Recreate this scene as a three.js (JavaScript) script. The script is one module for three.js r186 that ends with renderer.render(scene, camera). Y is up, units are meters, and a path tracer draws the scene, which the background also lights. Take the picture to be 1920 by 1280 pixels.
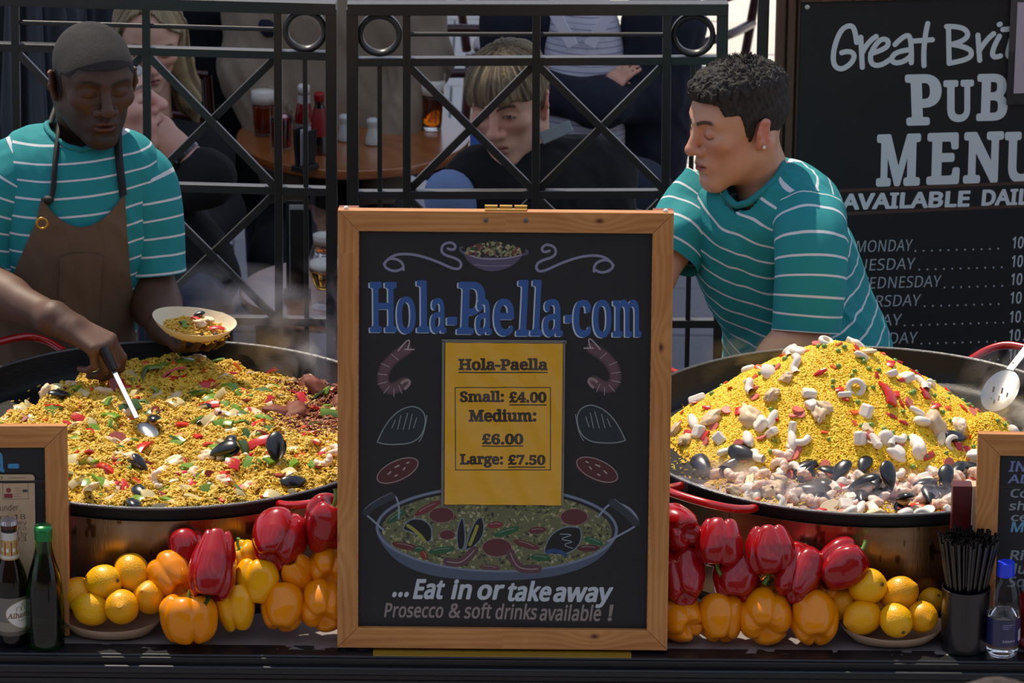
import * as THREE from 'three';
import { mergeGeometries, mergeVertices } from 'three/addons/utils/BufferGeometryUtils.js';
import { RoundedBoxGeometry } from 'three/addons/geometries/RoundedBoxGeometry.js';

// ---------------------------------------------------------------- camera, sky, sun, exposure
const scene = new THREE.Scene();
const V = (x, y, z) => new THREE.Vector3(x, y, z);
const R = (d) => (d * Math.PI) / 180;
const camera = new THREE.PerspectiveCamera((2 * Math.atan(640 / 9000) * 180) / Math.PI, 1.5, 0.5, 100);
camera.position.set(0, 1.3 + 9 * Math.sin(R(19.2)), 9 * Math.cos(R(19.2)));
camera.lookAt(0, 1.3, 0);
camera.rotateZ(R(0.5));
camera.focus = 8.95;
camera.userData.fStop = 14;
camera.updateMatrixWorld(true);

const renderer = new THREE.WebGLRenderer();
renderer.toneMapping = THREE.LinearToneMapping;
renderer.toneMappingExposure = 1.0;
renderer.shadowMap.enabled = true;

const sun = new THREE.DirectionalLight(0xfff0da, 5.6);
sun.position.set(-2.2, 8.6, -4.3);
sun.target.position.set(0, 1, 0);
sun.castShadow = true;
sun.shadow.mapSize.set(2048, 2048);
Object.assign(sun.shadow.camera, { left: -6, right: 6, top: 6, bottom: -6, near: 1, far: 25 });
scene.add(sun, sun.target);

{ // a blue sky with scattered white cloud
  const W = 256, H = 128, d = new Float32Array(W * H * 4);
  for (let j = 0; j < H; j++) for (let i = 0; i < W; i++) {
    const up = Math.max(0, Math.sin(((j + 0.5) / H - 0.5) * Math.PI)), a = (i / W) * Math.PI * 2;
    const c = 0.5 + 0.22 * Math.sin(a * 3 + up * 5) * Math.cos(up * 9 + a * 2) + 0.16 * Math.sin(a * 7 - up * 13) + 0.1 * Math.sin(a * 13 + up * 31);
    const k = Math.min(1, Math.max(0, (c - 0.45) * 2.2)), o = (j * W + i) * 4, h = 1 - up;
    d[o] = (0.42 + 0.25 * h * h) * (1 - k) + 1.0 * k; d[o + 1] = (0.55 + 0.2 * h * h) * (1 - k) + 1.03 * k; d[o + 2] = (0.85 + 0.1 * h) * (1 - k) + 1.08 * k; d[o + 3] = 1;
  }
  const t = new THREE.DataTexture(d, W, H, THREE.RGBAFormat, THREE.FloatType);
  t.mapping = THREE.EquirectangularReflectionMapping; t.magFilter = THREE.LinearFilter; t.needsUpdate = true;
  scene.background = t; scene.environment = t; scene.backgroundIntensity = 0.8; scene.environmentIntensity = 0.8;
}

// ---------------------------------------------------------------- helpers
const inv = camera.projectionMatrixInverse.clone();
camera.updateProjectionMatrix();
const ray = (px, py) => { const c = V((px - 960) / 9000, (640 - py) / 9000, -1).transformDirection(camera.matrixWorld); return c; };
const U = (px, py, z) => { const r = ray(px, py), o = camera.position; return o.clone().addScaledVector(r, (z - o.z) / r.z); };   // measured pixel -> point on the upright plane at depth z
const G = (px, py, y) => { const r = ray(px, py), o = camera.position; return o.clone().addScaledVector(r, (y - o.y) / r.y); };   // measured pixel -> point on the level plane at height y

let seed = 7;
const rnd = () => { seed = (seed * 1664525 + 1013904223) >>> 0; return seed / 4294967296; };
const rr = (a, b) => a + (b - a) * rnd();
const reseed = (s) => { seed = s >>> 0; };
const clamp = (x, a, b) => Math.min(b, Math.max(a, x)), lerp = (a, b, t) => a + (b - a) * t;
const sst = (a, b, x) => { const t = clamp((x - a) / (b - a), 0, 1); return t * t * (3 - 2 * t); };
const hash3 = (x, y, z) => { let h = (Math.imul(x | 0, 374761393) + Math.imul(y | 0, 668265263) + Math.imul(z | 0, 1274126177)) | 0; h = Math.imul(h ^ (h >>> 13), 1274126177); return ((h ^ (h >>> 16)) >>> 0) / 4294967295; };
function noise(x, y, z = 0) {
  const xi = Math.floor(x), yi = Math.floor(y), zi = Math.floor(z); let u = x - xi, v = y - yi, w = z - zi;
  u = u * u * (3 - 2 * u); v = v * v * (3 - 2 * v); w = w * w * (3 - 2 * w);
  const L = lerp, h = hash3;
  return L(L(L(h(xi, yi, zi), h(xi + 1, yi, zi), u), L(h(xi, yi + 1, zi), h(xi + 1, yi + 1, zi), u), v), L(L(h(xi, yi, zi + 1), h(xi + 1, yi, zi + 1), u), L(h(xi, yi + 1, zi + 1), h(xi + 1, yi + 1, zi + 1), u), v), w) * 2 - 1;
}
const fbm = (x, y, z = 0, n = 4) => { let s = 0, a = 0.5; for (let i = 0; i < n; i++) { s += a * noise(x, y, z); x *= 2.03; y *= 2.03; z *= 2.03; a *= 0.5; } return s; };

const names = {};
const numbered = (n) => { const k = (names[n] = (names[n] ?? -1) + 1); return k ? `${n}_${String(k).padStart(3, '0')}` : n; };
function tag(o, label, category, group, kind) {
  if (label) o.userData.label = label; if (category) o.userData.category = category;
  if (group) o.userData.group = group; if (kind) o.userData.kind = kind;
  return o;
}
function thing(name, label, category, pos = [0, 0, 0], group, kind) {
  const o = new THREE.Group(); o.name = numbered(name); scene.add(o);
  Array.isArray(pos) ? o.position.set(...pos) : o.position.copy(pos);
  return tag(o, label, category, group, kind);
}
function obj(name, geo, material, parent, label) {
  const g = Array.isArray(geo) ? merge(geo) : geo;
  const m = new THREE.Mesh(g, material); m.castShadow = m.receiveShadow = true;
  m.name = parent ? name : numbered(name); (parent ?? scene).add(m);
  if (label) m.userData.label = label;
  return m;
}
function solo(name, geo, material, label, category, pos, group, kind) {
  const m = obj(name, geo, material); if (pos) m.position.copy(pos);
  return tag(m, label, category, group, kind);
}
function merge(list) {
  const any = list.some((g) => !g.index); const hasC = list.every((g) => g.attributes.color);
  const l = list.map((g) => { let q = any && g.index ? g.toNonIndexed() : g; q = q.clone(); for (const k of Object.keys(q.attributes)) if (!['position', 'normal', 'uv'].includes(k) && !(k === 'color' && hasC)) q.deleteAttribute(k); if (!q.attributes.uv) q.setAttribute('uv', new THREE.BufferAttribute(new Float32Array(q.attributes.position.count * 2), 2)); return q; });
  return mergeGeometries(l);
}
const M = (c, rough = 0.6, more = {}) => new THREE.MeshPhysicalMaterial({ color: c, roughness: rough, ...more });
const box = (w, h, d, x = 0, y = 0, z = 0, r = 0.002) => new RoundedBoxGeometry(w, h, d, 2, Math.min(r, w / 3, h / 3, d / 3)).translate(x, y, z);
const at = (g, p, rx = 0, ry = 0, rz = 0) => g.applyMatrix4(new THREE.Matrix4().compose(p, new THREE.Quaternion().setFromEuler(new THREE.Euler(rx, ry, rz)), V(1, 1, 1)));
const lathe = (pts, seg = 40) => new THREE.LatheGeometry(pts.map((p) => new THREE.Vector2(p[0], p[1])), seg);
const tube = (pts, r, seg = 40, rad = 10, closed = false) => new THREE.TubeGeometry(new THREE.CatmullRomCurve3(pts, closed, 'centripetal'), seg, r, rad, closed);
function rod(a, b, r, r2 = r, n = 10) { // a capped straight rod from a to b
  const d = b.clone().sub(a), L = d.length(), g = new THREE.CylinderGeometry(r2, r, L, n);
  return g.applyMatrix4(new THREE.Matrix4().compose(a.clone().addScaledVector(d, 0.5), new THREE.Quaternion().setFromUnitVectors(V(0, 1, 0), d.normalize()), V(1, 1, 1)));
}
function bar(a, b, w, d, r = 0.0015) { // a flat bar from a to b, w across, d deep (along z)
  const v = b.clone().sub(a), L = v.length(), g = new RoundedBoxGeometry(w, L, d, 2, r);
  const y = v.normalize(), z0 = V(0, 0, 1), x = V().crossVectors(y, z0).normalize(), z = V().crossVectors(x, y);
  return g.applyMatrix4(new THREE.Matrix4().makeBasis(x, y, z).setPosition(a.clone().lerp(b, 0.5)));
}
function shapeOf(pts) { return new THREE.Shape(pts.map((p) => new THREE.Vector2(p[0], p[1]))); }
const extrude = (pts, depth, bevel = 0.0015) => new THREE.ExtrudeGeometry(shapeOf(pts), { depth: depth - 2 * bevel, bevelEnabled: bevel > 0, bevelSize: bevel, bevelThickness: bevel, bevelOffset: -bevel, bevelSegments: 2 }).translate(0, 0, bevel);

// textures -------------------------------------------------------
function dataTex(w, h, f, srgb = true) { // f(x, y in 0..1) -> [r, g, b] 0..255
  const d = new Uint8Array(w * h * 4);
  for (let j = 0; j < h; j++) for (let i = 0; i < w; i++) { const c = f(i / w, j / h), o = (j * w + i) * 4; d[o] = clamp(c[0], 0, 255); d[o + 1] = clamp(c[1], 0, 255); d[o + 2] = clamp(c[2], 0, 255); d[o + 3] = 255; }
  const t = new THREE.DataTexture(d, w, h); t.wrapS = t.wrapT = THREE.RepeatWrapping; t.magFilter = THREE.LinearFilter; if (srgb) t.colorSpace = THREE.SRGBColorSpace; t.needsUpdate = true;
  return t;
}
const scaled = (t, sx, sy, rot = 0) => { const c = t.clone(); c.repeat.set(sx, sy); c.rotation = rot; c.needsUpdate = true; return c; };
function canvasTex(W, H, draw) {
  const c = document.createElement('canvas'); c.width = W; c.height = H; const g = c.getContext('2d'); draw(g, W, H);
  const t = new THREE.CanvasTexture(c); t.colorSpace = THREE.SRGBColorSpace; return t;
}
// lets lettering be drawn in the photograph's measured pixel frame on a board whose corners are tl, tr, bl there
function layout(g, W, H, tl, tr, bl) {
  const a = (tr[0] - tl[0]) / W, b = (tr[1] - tl[1]) / W, c = (bl[0] - tl[0]) / H, d = (bl[1] - tl[1]) / H, det = a * d - b * c;
  g.setTransform(d / det, -b / det, -c / det, a / det, (c * tl[1] - d * tl[0]) / det, (b * tl[0] - a * tl[1]) / det);
}
function strokes(g, list, width, color, ox = 0, oy = 0, k = 1) { // smooth brush strokes, each a flat list of x, y
  g.strokeStyle = color; g.lineWidth = width; g.lineCap = 'round'; g.lineJoin = 'round';
  for (const s of list) {
    const p = []; for (let i = 0; i < s.length; i += 2) p.push([ox + s[i] * k, oy + s[i + 1] * k]);
    g.beginPath(); g.moveTo(...p[0]);
    if (p.length === 2) g.lineTo(...p[1]);
    else { for (let i = 1; i < p.length - 1; i++) { const e = i === p.length - 2 ? p[i + 1] : [(p[i][0] + p[i + 1][0]) / 2, (p[i][1] + p[i + 1][1]) / 2]; g.quadraticCurveTo(p[i][0], p[i][1], e[0], e[1]); } }
    g.stroke();
  }
}
function fitText(g, s, font, x0, y0, x1, y1, color, { slope = 0, skew = 0, stroke = 0 } = {}) { // text fitted to a box: x0..x1, cap top y0 .. baseline y1
  g.save(); g.font = `100px ${font}`; g.fillStyle = color; g.textBaseline = 'alphabetic'; g.textAlign = 'left';
  const w = g.measureText(s).width, cap = 71.5;
  g.transform(1, slope, skew, 1, x0, y1); g.scale((x1 - x0) / w, (y1 - y0) / cap); g.fillText(s, 0, 0);
  if (stroke) { g.lineWidth = stroke; g.strokeStyle = color; g.lineJoin = 'round'; g.strokeText(s, 0, 0); }
  g.restore();
}
const woodTex = dataTex(256, 1024, (x, y) => {
  const k1 = Math.hypot((x - 0.63) * 4, (y - 0.28) * 14), k2 = Math.hypot((x - 0.2) * 4, (y - 0.77) * 14);
  const warp = fbm(x * 2, y * 3, 1, 3) * 0.35 + 0.5 * Math.exp(-k1 * k1) + 0.4 * Math.exp(-k2 * k2);
  const ringv = Math.sin((x * 9 + warp * 5) * 6.283), fine = noise(x * 120, y * 7, 3) * 0.5 + noise(x * 60, y * 3, 9) * 0.5;
  const kn = Math.exp(-k1 * k1 * 40) + Math.exp(-k2 * k2 * 60), t = 0.5 + 0.28 * ringv * (0.6 + 0.4 * fine) + 0.16 * fine + 0.3 * fbm(x * 3, y * 9, 5, 3);
  return [lerp(204, 164, t) - kn * 110, lerp(146, 101, t) - kn * 90, lerp(84, 46, t) - kn * 50];
});
const darkWoodTex = dataTex(256, 512, (x, y) => { const t = 0.5 + fbm(x * 22, y * 2.2, 2, 4) + 0.25 * noise(x * 90, y * 4); return [lerp(112, 52, t), lerp(78, 36, t), lerp(58, 27, t)]; });
const grainBump = dataTex(256, 256, (x, y) => { const v = 128 + 90 * fbm(x * 40, y * 40, 1, 3); return [v, v, v]; }, false);
const woodV = M(0xffffff, 0.45, { map: woodTex }), woodH = M(0xffffff, 0.45, { map: woodTex });
woodV.map = scaled(woodTex, 8, 1.4); woodH.map = scaled(woodTex, 8, 1.4, Math.PI / 2);
// ---------------------------------------------------------------- ground
const sunlitTones = [0xd2cdc4, 0xc8c3bb].map((c) => M(c, 0.85, { bumpMap: grainBump, bumpScale: 0.002 }));  // far slabs coloured paler to stand in for glaring sun on them
const slabTones = [0x8c8a8e, 0x817f84, 0x97949a, 0x8a868a].map((c) => M(c, 0.85, { bumpMap: grainBump, bumpScale: 0.002 }));
{
  const t = thing('ground', 'grey stone paving of the square and the pub terrace', null, [0, 0, 0], null, 'structure');
  obj('bedding', box(60, 0.1, 60, 0, -0.057, 4, 0.01), M(0x77757a, 0.9), t);
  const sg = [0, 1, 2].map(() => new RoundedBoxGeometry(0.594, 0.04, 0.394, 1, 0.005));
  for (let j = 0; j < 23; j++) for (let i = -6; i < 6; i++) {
    const m = obj('paving_slab', sg[(i + j + 9) % 3], j > 11 ? sunlitTones[(i * 7 + j * 5 + 70) % 2] : slabTones[(i * 7 + j * 5 + 70) % 4], t);
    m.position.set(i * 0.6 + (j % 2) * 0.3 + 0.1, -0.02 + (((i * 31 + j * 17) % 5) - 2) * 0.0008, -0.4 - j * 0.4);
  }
}
// canopy sheets added out of view to keep the sun off the terrace
{
  const t = thing('added_shade_canopy', 'unseen dark canvas canopy on poles, added to shade the pub terrace', 'canopy');
  const cm = M(0x1d2a26, 0.9, { side: THREE.DoubleSide }), pm = M(0x222222, 0.5);
  const a = new THREE.PlaneGeometry(11, 4.1, 44, 18), p = a.attributes.position;
  for (let i = 0; i < p.count; i++) p.setZ(i, 0.06 * Math.cos(p.getX(i) * 2.2) * Math.cos(p.getY(i) * 1.5));
  a.rotateX(-Math.PI / 2); a.computeVertexNormals();
  obj('canvas', a.translate(-1.34, 6, -6.54), cm, t);
  obj('canvas', new THREE.PlaneGeometry(5.2, 2.5, 12, 8).rotateX(-Math.PI / 2).translate(-4.14, 5.9, -9.6), cm, t);
  obj('added_valance', box(11, 0.12, 0.006, -1.34, 5.94, -4.49), cm, t);
  for (const [x, z] of [[-6.7, -4.6], [4.1, -4.6], [-6.7, -10.8], [4.1, -8.5]]) obj('pole', rod(V(x, 0, z), V(x, 5.97, z), 0.05), pm, t);
}
{ // unseen brick front, added to darken what the shiny things reflect
  const t = thing('added_brick_front', 'unseen brown brick front behind the camera, added to darken reflections', 'building', [0, 0, 17]), w = M(0x5a4232, 0.9), gl = M(0x15181c, 0.1), st = M(0x8a8070, 0.8);
  obj('wall', box(44, 9, 0.5, 0, 4.5, 0.3, 0.01), w, t); obj('cornice', box(44.4, 0.5, 0.9, 0, 9.1, 0.1, 0.02), st, t); obj('plinth', box(44.2, 0.7, 0.2, 0, 0.35, -0.02, 0.02), st, t);
  for (let i = -8; i <= 8; i++) for (const y of [2.2, 6.2]) { const f = obj('window_frame', box(1.5, 2.6, 0.12, i * 2.5, y, 0.02, 0.02), st, t); obj('pane', box(1.26, 2.36, 0.05, i * 2.5, y, -0.05, 0.01), gl, f); }
}
// ---------------------------------------------------------------- counter
const CY = 0.92, EDGE = 0.632;
const blackPaint = M(0x0b0c0e, 0.42, { bumpMap: grainBump, bumpScale: 0.0004 });
{
  const t = thing('market_stall', 'long black painted stall counter with moulded front edge', 'stall');
  obj('counter_top', box(5.2, 0.04, 1.106, 0, CY - 0.02, 0.079), blackPaint, t);
  obj('edge_lip', box(5.2, 0.012, 0.05, 0, CY - 0.002, EDGE - 0.03, 0.004), M(0x14161a, 0.3, {}), t);
  obj('edge_moulding', box(5.2, 0.016, 0.02, 0, CY - 0.02, EDGE + 0.002, 0.005), M(0x101216, 0.35), t);
  obj('front_panel', box(5.2, 0.86, 0.03, 0, 0.45, EDGE - 0.03, 0.003), M(0x0a0b0d, 0.6, { bumpMap: grainBump, bumpScale: 0.0005 }), t);
  obj('lower_moulding', box(5.2, 0.014, 0.016, 0, CY - 0.048, EDGE - 0.012, 0.004), M(0x14161a, 0.4), t);
  for (const x of [-2.5, 2.5]) obj('end_panel', box(0.03, 0.88, 1.05, x, 0.44, 0.079), blackPaint, t);
  obj('back_panel', box(5.0, 0.88, 0.03, 0, 0.44, -0.44), blackPaint, t);
}
{ // crinkled foil sheet over the counter top
  const foil = (x0, x1, s) => {
    const w = x1 - x0, g = new THREE.PlaneGeometry(w, 0.26, Math.round(w * 110), 40).rotateX(-Math.PI / 2), p = g.attributes.position;
    for (let i = 0; i < p.count; i++) p.setY(i, 0.003 + 0.0016 * fbm(p.getX(i) * 26 + s, p.getZ(i) * 26, s, 3) + 0.0012 * Math.abs(noise(p.getX(i) * 60, p.getZ(i) * 45, s)));
    g.computeVertexNormals(); return g.translate((x0 + x1) / 2, CY, 0.47);
  };
  const fm = M(0x8a8281, 0.4, { metalness: 0.35, side: THREE.DoubleSide });
  solo('foil_sheet', foil(-1.2, -0.232, 3), fm, 'crinkled silvery foil on the counter under the yellow peppers and lemons beside the bottles', 'foil');
  solo('foil_sheet', foil(0.262, 1.3, 8), fm, 'crinkled silvery foil on the counter under the straw cup and water bottle', 'foil');
}
// ---------------------------------------------------------------- iron railing behind the cooks
const iron = M(0x343230, 0.5, { metalness: 0.75, clearcoat: 1, clearcoatRoughness: 0.3, bumpMap: scaled(grainBump, 6, 6), bumpScale: 0.0006 });
function railing(label, L, Rr, zL, zR, cols, yAt) {
  // L, Rr: pixel x of the panel's ends; cols: [x, width, what]; yAt: pixel y of the rails at the left end and the right end
  const t = thing('iron_railing', label, 'railing', [0, 0, 0]);
  const zOf = (x) => lerp(zL, zR, (x - L) / (Rr - L)), P = (x, k, dy = 0) => U(x, lerp(yAt[0][k], yAt[1][k], (x - L) / (Rr - L)) + dy, zOf(x));
  const S = 1 / 868, down = (p) => V(p.x, 0.12, p.z);
  const rail = (x0, x1, k, h, d, name) => obj(name, bar(P(x0, k), P(x1, k), h, d), iron, t);
  rail(L - 10, Rr + 10, 0, 0.026, 0.034, 'top_rail');
  rail(L - 10, Rr + 10, 2, 0.018, 0.022, 'rail'); rail(L - 10, Rr + 10, 3, 0.018, 0.022, 'rail'); rail(L - 10, Rr + 10, 4, 0.018, 0.022, 'rail');
  const big = cols.filter((c) => c[2] !== 'ring');
  for (const [x, w, what] of cols) {
    const top = P(x, 0), low = down(P(x, 4));
    if (what === 'ring') {
      const c = P(x, 1), s = P(x, 2);
      obj('ring', new THREE.CylinderGeometry(1, 1, 1, 4), iron, t).geometry = (() => { return lathe([[0.036, -0.009], [0.0475, -0.009], [0.0475, 0.009], [0.036, 0.009], [0.036, -0.009]], 56).toNonIndexed().rotateX(Math.PI / 2).translate(c.x, c.y, c.z); })();
      obj('baluster', bar(s, V(s.x, 0.12, s.z), 0.0105, 0.014), iron, t);
    } else obj(what, bar(V(top.x, top.y, top.z), low, w * S, 0.026), iron, t);
  }
  for (let i = 0; i + 1 < big.length; i++) if (big[i][2] !== 'end_post' && big[i + 1][2] !== 'end_post') {
    const a = big[i][0] + 6, b = big[i + 1][0] - 6;
    obj('slim_rail', tube([P(a - 6, 1), P(b + 6, 1)], 0.0052, 2, 10), iron, t);
    for (const [k, l] of [[2, 3], [3, 4]]) {
      const o = V(0, 0, 0.006);
      obj('cross_bar', bar(P(a, k, 10).add(o), P(b, l, -8).add(o), 0.0165, 0.012), iron, t);
      obj('cross_bar', bar(P(b, k, 10).sub(o), P(a, l, -8).sub(o), 0.0165, 0.012), iron, t);
    }
  }
  obj('bottom_rail', bar(down(P(L, 4)), down(P(Rr, 4)), 0.02, 0.03), iron, t);
}
railing('black iron railing with ring and cross bars behind the cook in the brown apron', -30, 621, -1.52, -1.45,
  [[-22, 20, 'end_post'], [28, 15, 'post'], [274, 15, 'post'], [521, 15, 'post'], [572, 0, 'ring'], [621, 21, 'end_post']], [[-4, 40, 86, 340, 592], [14, 58, 104, 358, 602]]);
railing('black iron railing with ring and cross bars behind the price board', 661, 1355, -1.45, -1.485,
  [[661, 22, 'end_post'], [712, 0, 'ring'], [763, 15, 'post'], [1006, 15, 'post'], [1251, 16, 'post'], [1300, 0, 'ring'], [1355, 21, 'end_post']], [[15, 64, 115, 364, 606], [15, 65, 112, 362, 605]]);
{
  const p = U(1432, 0, -1.49);
  solo('gate_post', bar(V(p.x, 0, p.z), V(p.x, 1.62, p.z), 0.024, 0.03), iron, 'single dark iron post next to the wooden post of the pub menu board', 'post');
}
// ---------------------------------------------------------------- pub menu board and its post
const chalkWhite = '#cfd8da';
{
  const z = -1.3, p0 = U(1476, 300, z);
  const t = thing('wooden_post', 'dark weathered wooden post with moulded grooves beside the pub menu board', 'post', [p0.x, 0, z]);
  const wm = M(0xffffff, 0.7, { map: scaled(darkWoodTex, 6, 1.2) });
  obj('moulding', [box(0.02, 2.0, 0.05, -0.022, 1, 0, 0.006), box(0.016, 2.0, 0.058, 0.0, 1, 0, 0.006), box(0.018, 2.0, 0.05, 0.021, 1, 0, 0.006)], wm, t);
  obj('core', box(0.058, 2.0, 0.04, 0, 1, -0.012, 0.003), wm, t);
  const b0 = U(1502, 4, z + 0.03), W = 0.56, H = 1.0, yaw = R(7);
  const t2 = thing('menu_board', 'large black pub menu board with white hand lettering and days of the week', 'menu board', b0); t2.rotation.y = yaw;
  const tx = canvasTex(1120, 2000, (g, w, h) => {
    g.fillStyle = '#121518'; g.fillRect(0, 0, w, h);
    for (let i = 0; i < 900; i++) { g.fillStyle = `rgba(${150 + rnd() * 60 | 0},${160 + rnd() * 50 | 0},${165 + rnd() * 50 | 0},${rnd() * 0.03})`; g.fillRect(rnd() * w, rnd() * h, 2 + rnd() * 40, 1 + rnd() * 3); }
    layout(g, w, h, [1502, 4], [1502 + 470, -6.3], [1494, 4 + 826]);
    const K = 1 / 3.765;
    strokes(g, [[612, 285, 600, 190, 560, 165, 500, 200, 455, 330, 455, 440, 510, 475, 580, 430, 605, 370, 560, 340, 512, 355], [640, 250, 655, 455], [650, 360, 690, 275, 745, 245], [710, 362, 825, 330, 830, 265, 770, 262, 705, 360, 715, 440, 790, 445, 840, 405],
      [875, 300, 935, 235, 990, 245, 990, 425], [985, 335, 890, 345, 845, 400, 880, 432, 960, 410, 990, 370], [1095, 158, 1065, 300, 1078, 445], [1000, 277, 1130, 268],
      [1238, 178, 1250, 428], [1225, 178, 1330, 175, 1385, 235, 1330, 285, 1262, 300], [1262, 300, 1385, 320, 1410, 380, 1340, 415, 1250, 430], [1442, 238, 1460, 410], [1452, 350, 1500, 265, 1550, 228], [1590, 245, 1545, 330, 1548, 400, 1602, 380], [1586, 165, 1592, 163], [1706, 147, 1655, 320, 1650, 400, 1702, 390], [1612, 200, 1755, 188], [1768, 300, 1745, 350, 1755, 400]], 9.6, chalkWhite, 1440, 0, K);
    const gl = (s, x0, x1, y0, y1, sk) => fitText(g, s, 'serif', 1440 + x0 * K, y0 * K, 1440 + x1 * K, y1 * K, chalkWhite, { skew: sk, stroke: 5 });
    g.save(); const f = (s, ...a) => { fitText(g, s, '"Droid Serif", serif', 1440 + a[0] * K, a[2] * K, 1440 + a[1] * K, a[3] * K, chalkWhite, { skew: a[4], slope: -0.02, stroke: 9 }); };
    f('P', 970, 1215, 525, 840, 0.06); f('U', 1230, 1425, 562, 818, 0.03); f('B', 1450, 1668, 522, 812, 0); f('M', 770, 1070, 938, 1262, 0); f('E', 1118, 1345, 930, 1252, 0); f('N', 1372, 1640, 925, 1245, 0); f('U', 1660, 1880, 925, 1240, 0); g.restore();
    g.strokeStyle = '#4a3429'; g.lineWidth = 6; for (const [a, b] of [[348, 334], [391, 377]]) { g.beginPath(); g.moveTo(1570, a); g.lineTo(2000, b - 2); g.stroke(); }
    fitText(g, 'AVAILABLE', 'sans-serif', 1583, 355, 1818, 382, chalkWhite, { slope: -0.02, skew: -0.06, stroke: 9 }); fitText(g, 'DAILY', 'sans-serif', 1837, 349, 1948, 376, chalkWhite, { slope: -0.02, skew: -0.06, stroke: 9 });
    [['MONDAY', 1713, 462, 1720], ['TUESDAY', 1719, 497, 1728], ['WEDNESDAY', 1768, 531, 1776], ['THURSDAY', 1731, 566, 1740], ['FRIDAY', 1697, 602, 1704], ['SATURDAY', 1727, 637, 1736], ['SUNDAY', 1705, 672, 1712]].forEach(([s, x, y, d]) => {
      const x0 = x - s.length * 17.6; fitText(g, s, 'sans-serif', x0, y - 21, x, y + 0.5, '#a3adb2', { slope: -0.02, skew: -0.1, stroke: 0 });
      g.fillStyle = '#a3adb2'; for (let q = d; q < 1888; q += 15.3) { g.beginPath(); g.arc(q, y - 0.02 * (q - d) - 1, 1.9, 0, 7); g.fill(); }
      fitText(g, '10', 'sans-serif', 1897, y - 26, 1920, y - 5, '#bcc5c8', { skew: -0.06, stroke: 4 }); fitText(g, '.00', 'sans-serif', 1924, y - 26, 1950, y - 5, '#bcc5c8', { skew: -0.06, stroke: 4 });
    });
  });
  obj('board', box(W, H, 0.014, W / 2, -H / 2, -0.009, 0.002), M(0x121518, 0.6), t2);
  obj('lettering', new THREE.PlaneGeometry(W - 0.004, H - 0.004).translate(W / 2, -H / 2, -0.0012), M(0xffffff, 0.62, { map: tx }), t2, 'white hand-painted lettering');
  obj('top_strip', box(W, 0.012, 0.022, W / 2, 0.006, -0.006), M(0xffffff, 0.7, { map: scaled(darkWoodTex, 3, 3) }), t2);
  obj('bolt', new THREE.SphereGeometry(0.0056, 16, 10).scale(1, 1, 0.6).translate(0.0135, -0.011, 0), M(0xc9c8c2, 0.3, { metalness: 0.4 }), t2);
  for (const x of [0.1, W - 0.1]) obj('leg', box(0.03, b0.y - H + 0.02, 0.02, x, -H - (b0.y - H) / 2, -0.01), M(0x17130f, 0.7), t2);
  const q = V(0.508, -0.11, 0.006).applyAxisAngle(V(0, 1, 0), yaw).add(b0);
  const t3 = thing('paper_sheet', 'pale paper sheet in a clear sleeve pinned over the end of the pub menu lettering', 'paper', q); t3.rotation.y = yaw;
  obj('paper', box(0.09, 0.2, 0.0015, 0, 0, 0.001, 0.0005), M(0xb7a9b2, 0.75), t3);
  obj('sleeve', box(0.112, 0.235, 0.0012, -0.003, -0.008, -0.001, 0.0005), M(0x2e2d2e, 0.25, { clearcoat: 0.6 }), t3);
}
// ---------------------------------------------------------------- framed boards
const blackboard = '#14171a';
function frame(t, W, H, s, d) { // four mitred stiles, front face at z = d
  const w = W / 2, hs = [[[-w, 0], [w, 0], [w - s, s], [-w + s, s]], [[-w + s, H - s], [w - s, H - s], [w, H], [-w, H]]];
  const vs = [[[-w, 0], [-w + s, s], [-w + s, H - s], [-w, H]], [[w, 0], [w, H], [w - s, H - s], [w - s, s]]];
  for (const p of hs) obj('frame_rail', extrude(p, d, 0.0018), woodH, t);
  for (const p of vs) obj('frame_stile', extrude(p, d, 0.0018), woodV, t);
}
function drawShrimp(g, x, y, m) { // m = 1 or -1: mirrored
  g.save(); g.translate(x, y); g.scale(m, 1);
  strokes(g, [[22, -46, 4, -36, -18, -12, -20, 14, -2, 26, 18, 12]], 21, '#4a3538'); strokes(g, [[22, -46, 4, -36, -18, -12, -20, 14, -2, 26, 18, 12]], 15, '#5c4245');
  strokes(g, [[-4, -38, 8, -28], [-22, -22, -8, -16], [-28, -4, -12, -2], [-28, 14, -12, 10], [-18, 30, -8, 18], [0, 36, 0, 22], [14, 30, 8, 16]], 1.3, '#9a8f8c');
  strokes(g, [[8, -44, 24, -64, 30, -60, 24, -46], [20, -46, 36, -46]], 2.2, '#a89c98'); strokes(g, [[14, 12, 24, 4, 30, 14, 20, 22]], 5, '#8d7872'); g.restore();
}
function drawMussel(g, x, y, m) {
  g.save(); g.translate(x, y); g.scale(m, 1); g.beginPath(); g.moveTo(-44, 28); g.quadraticCurveTo(-20, -30, 18, -34); g.quadraticCurveTo(46, -30, 40, 0); g.quadraticCurveTo(34, 32, -4, 32); g.quadraticCurveTo(-30, 34, -44, 28); g.closePath();
  g.fillStyle = '#1a262b'; g.fill(); g.lineWidth = 2; g.strokeStyle = '#7d8a86'; g.stroke();
  strokes(g, [[-18, 4, -12, -10], [-8, 6, -2, -18], [2, 6, 10, -22], [12, 6, 18, -20], [20, 4, 26, -14], [44, -18, 40, 14, 30, 28]], 1.4, '#87938f'); g.restore();
}
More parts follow.
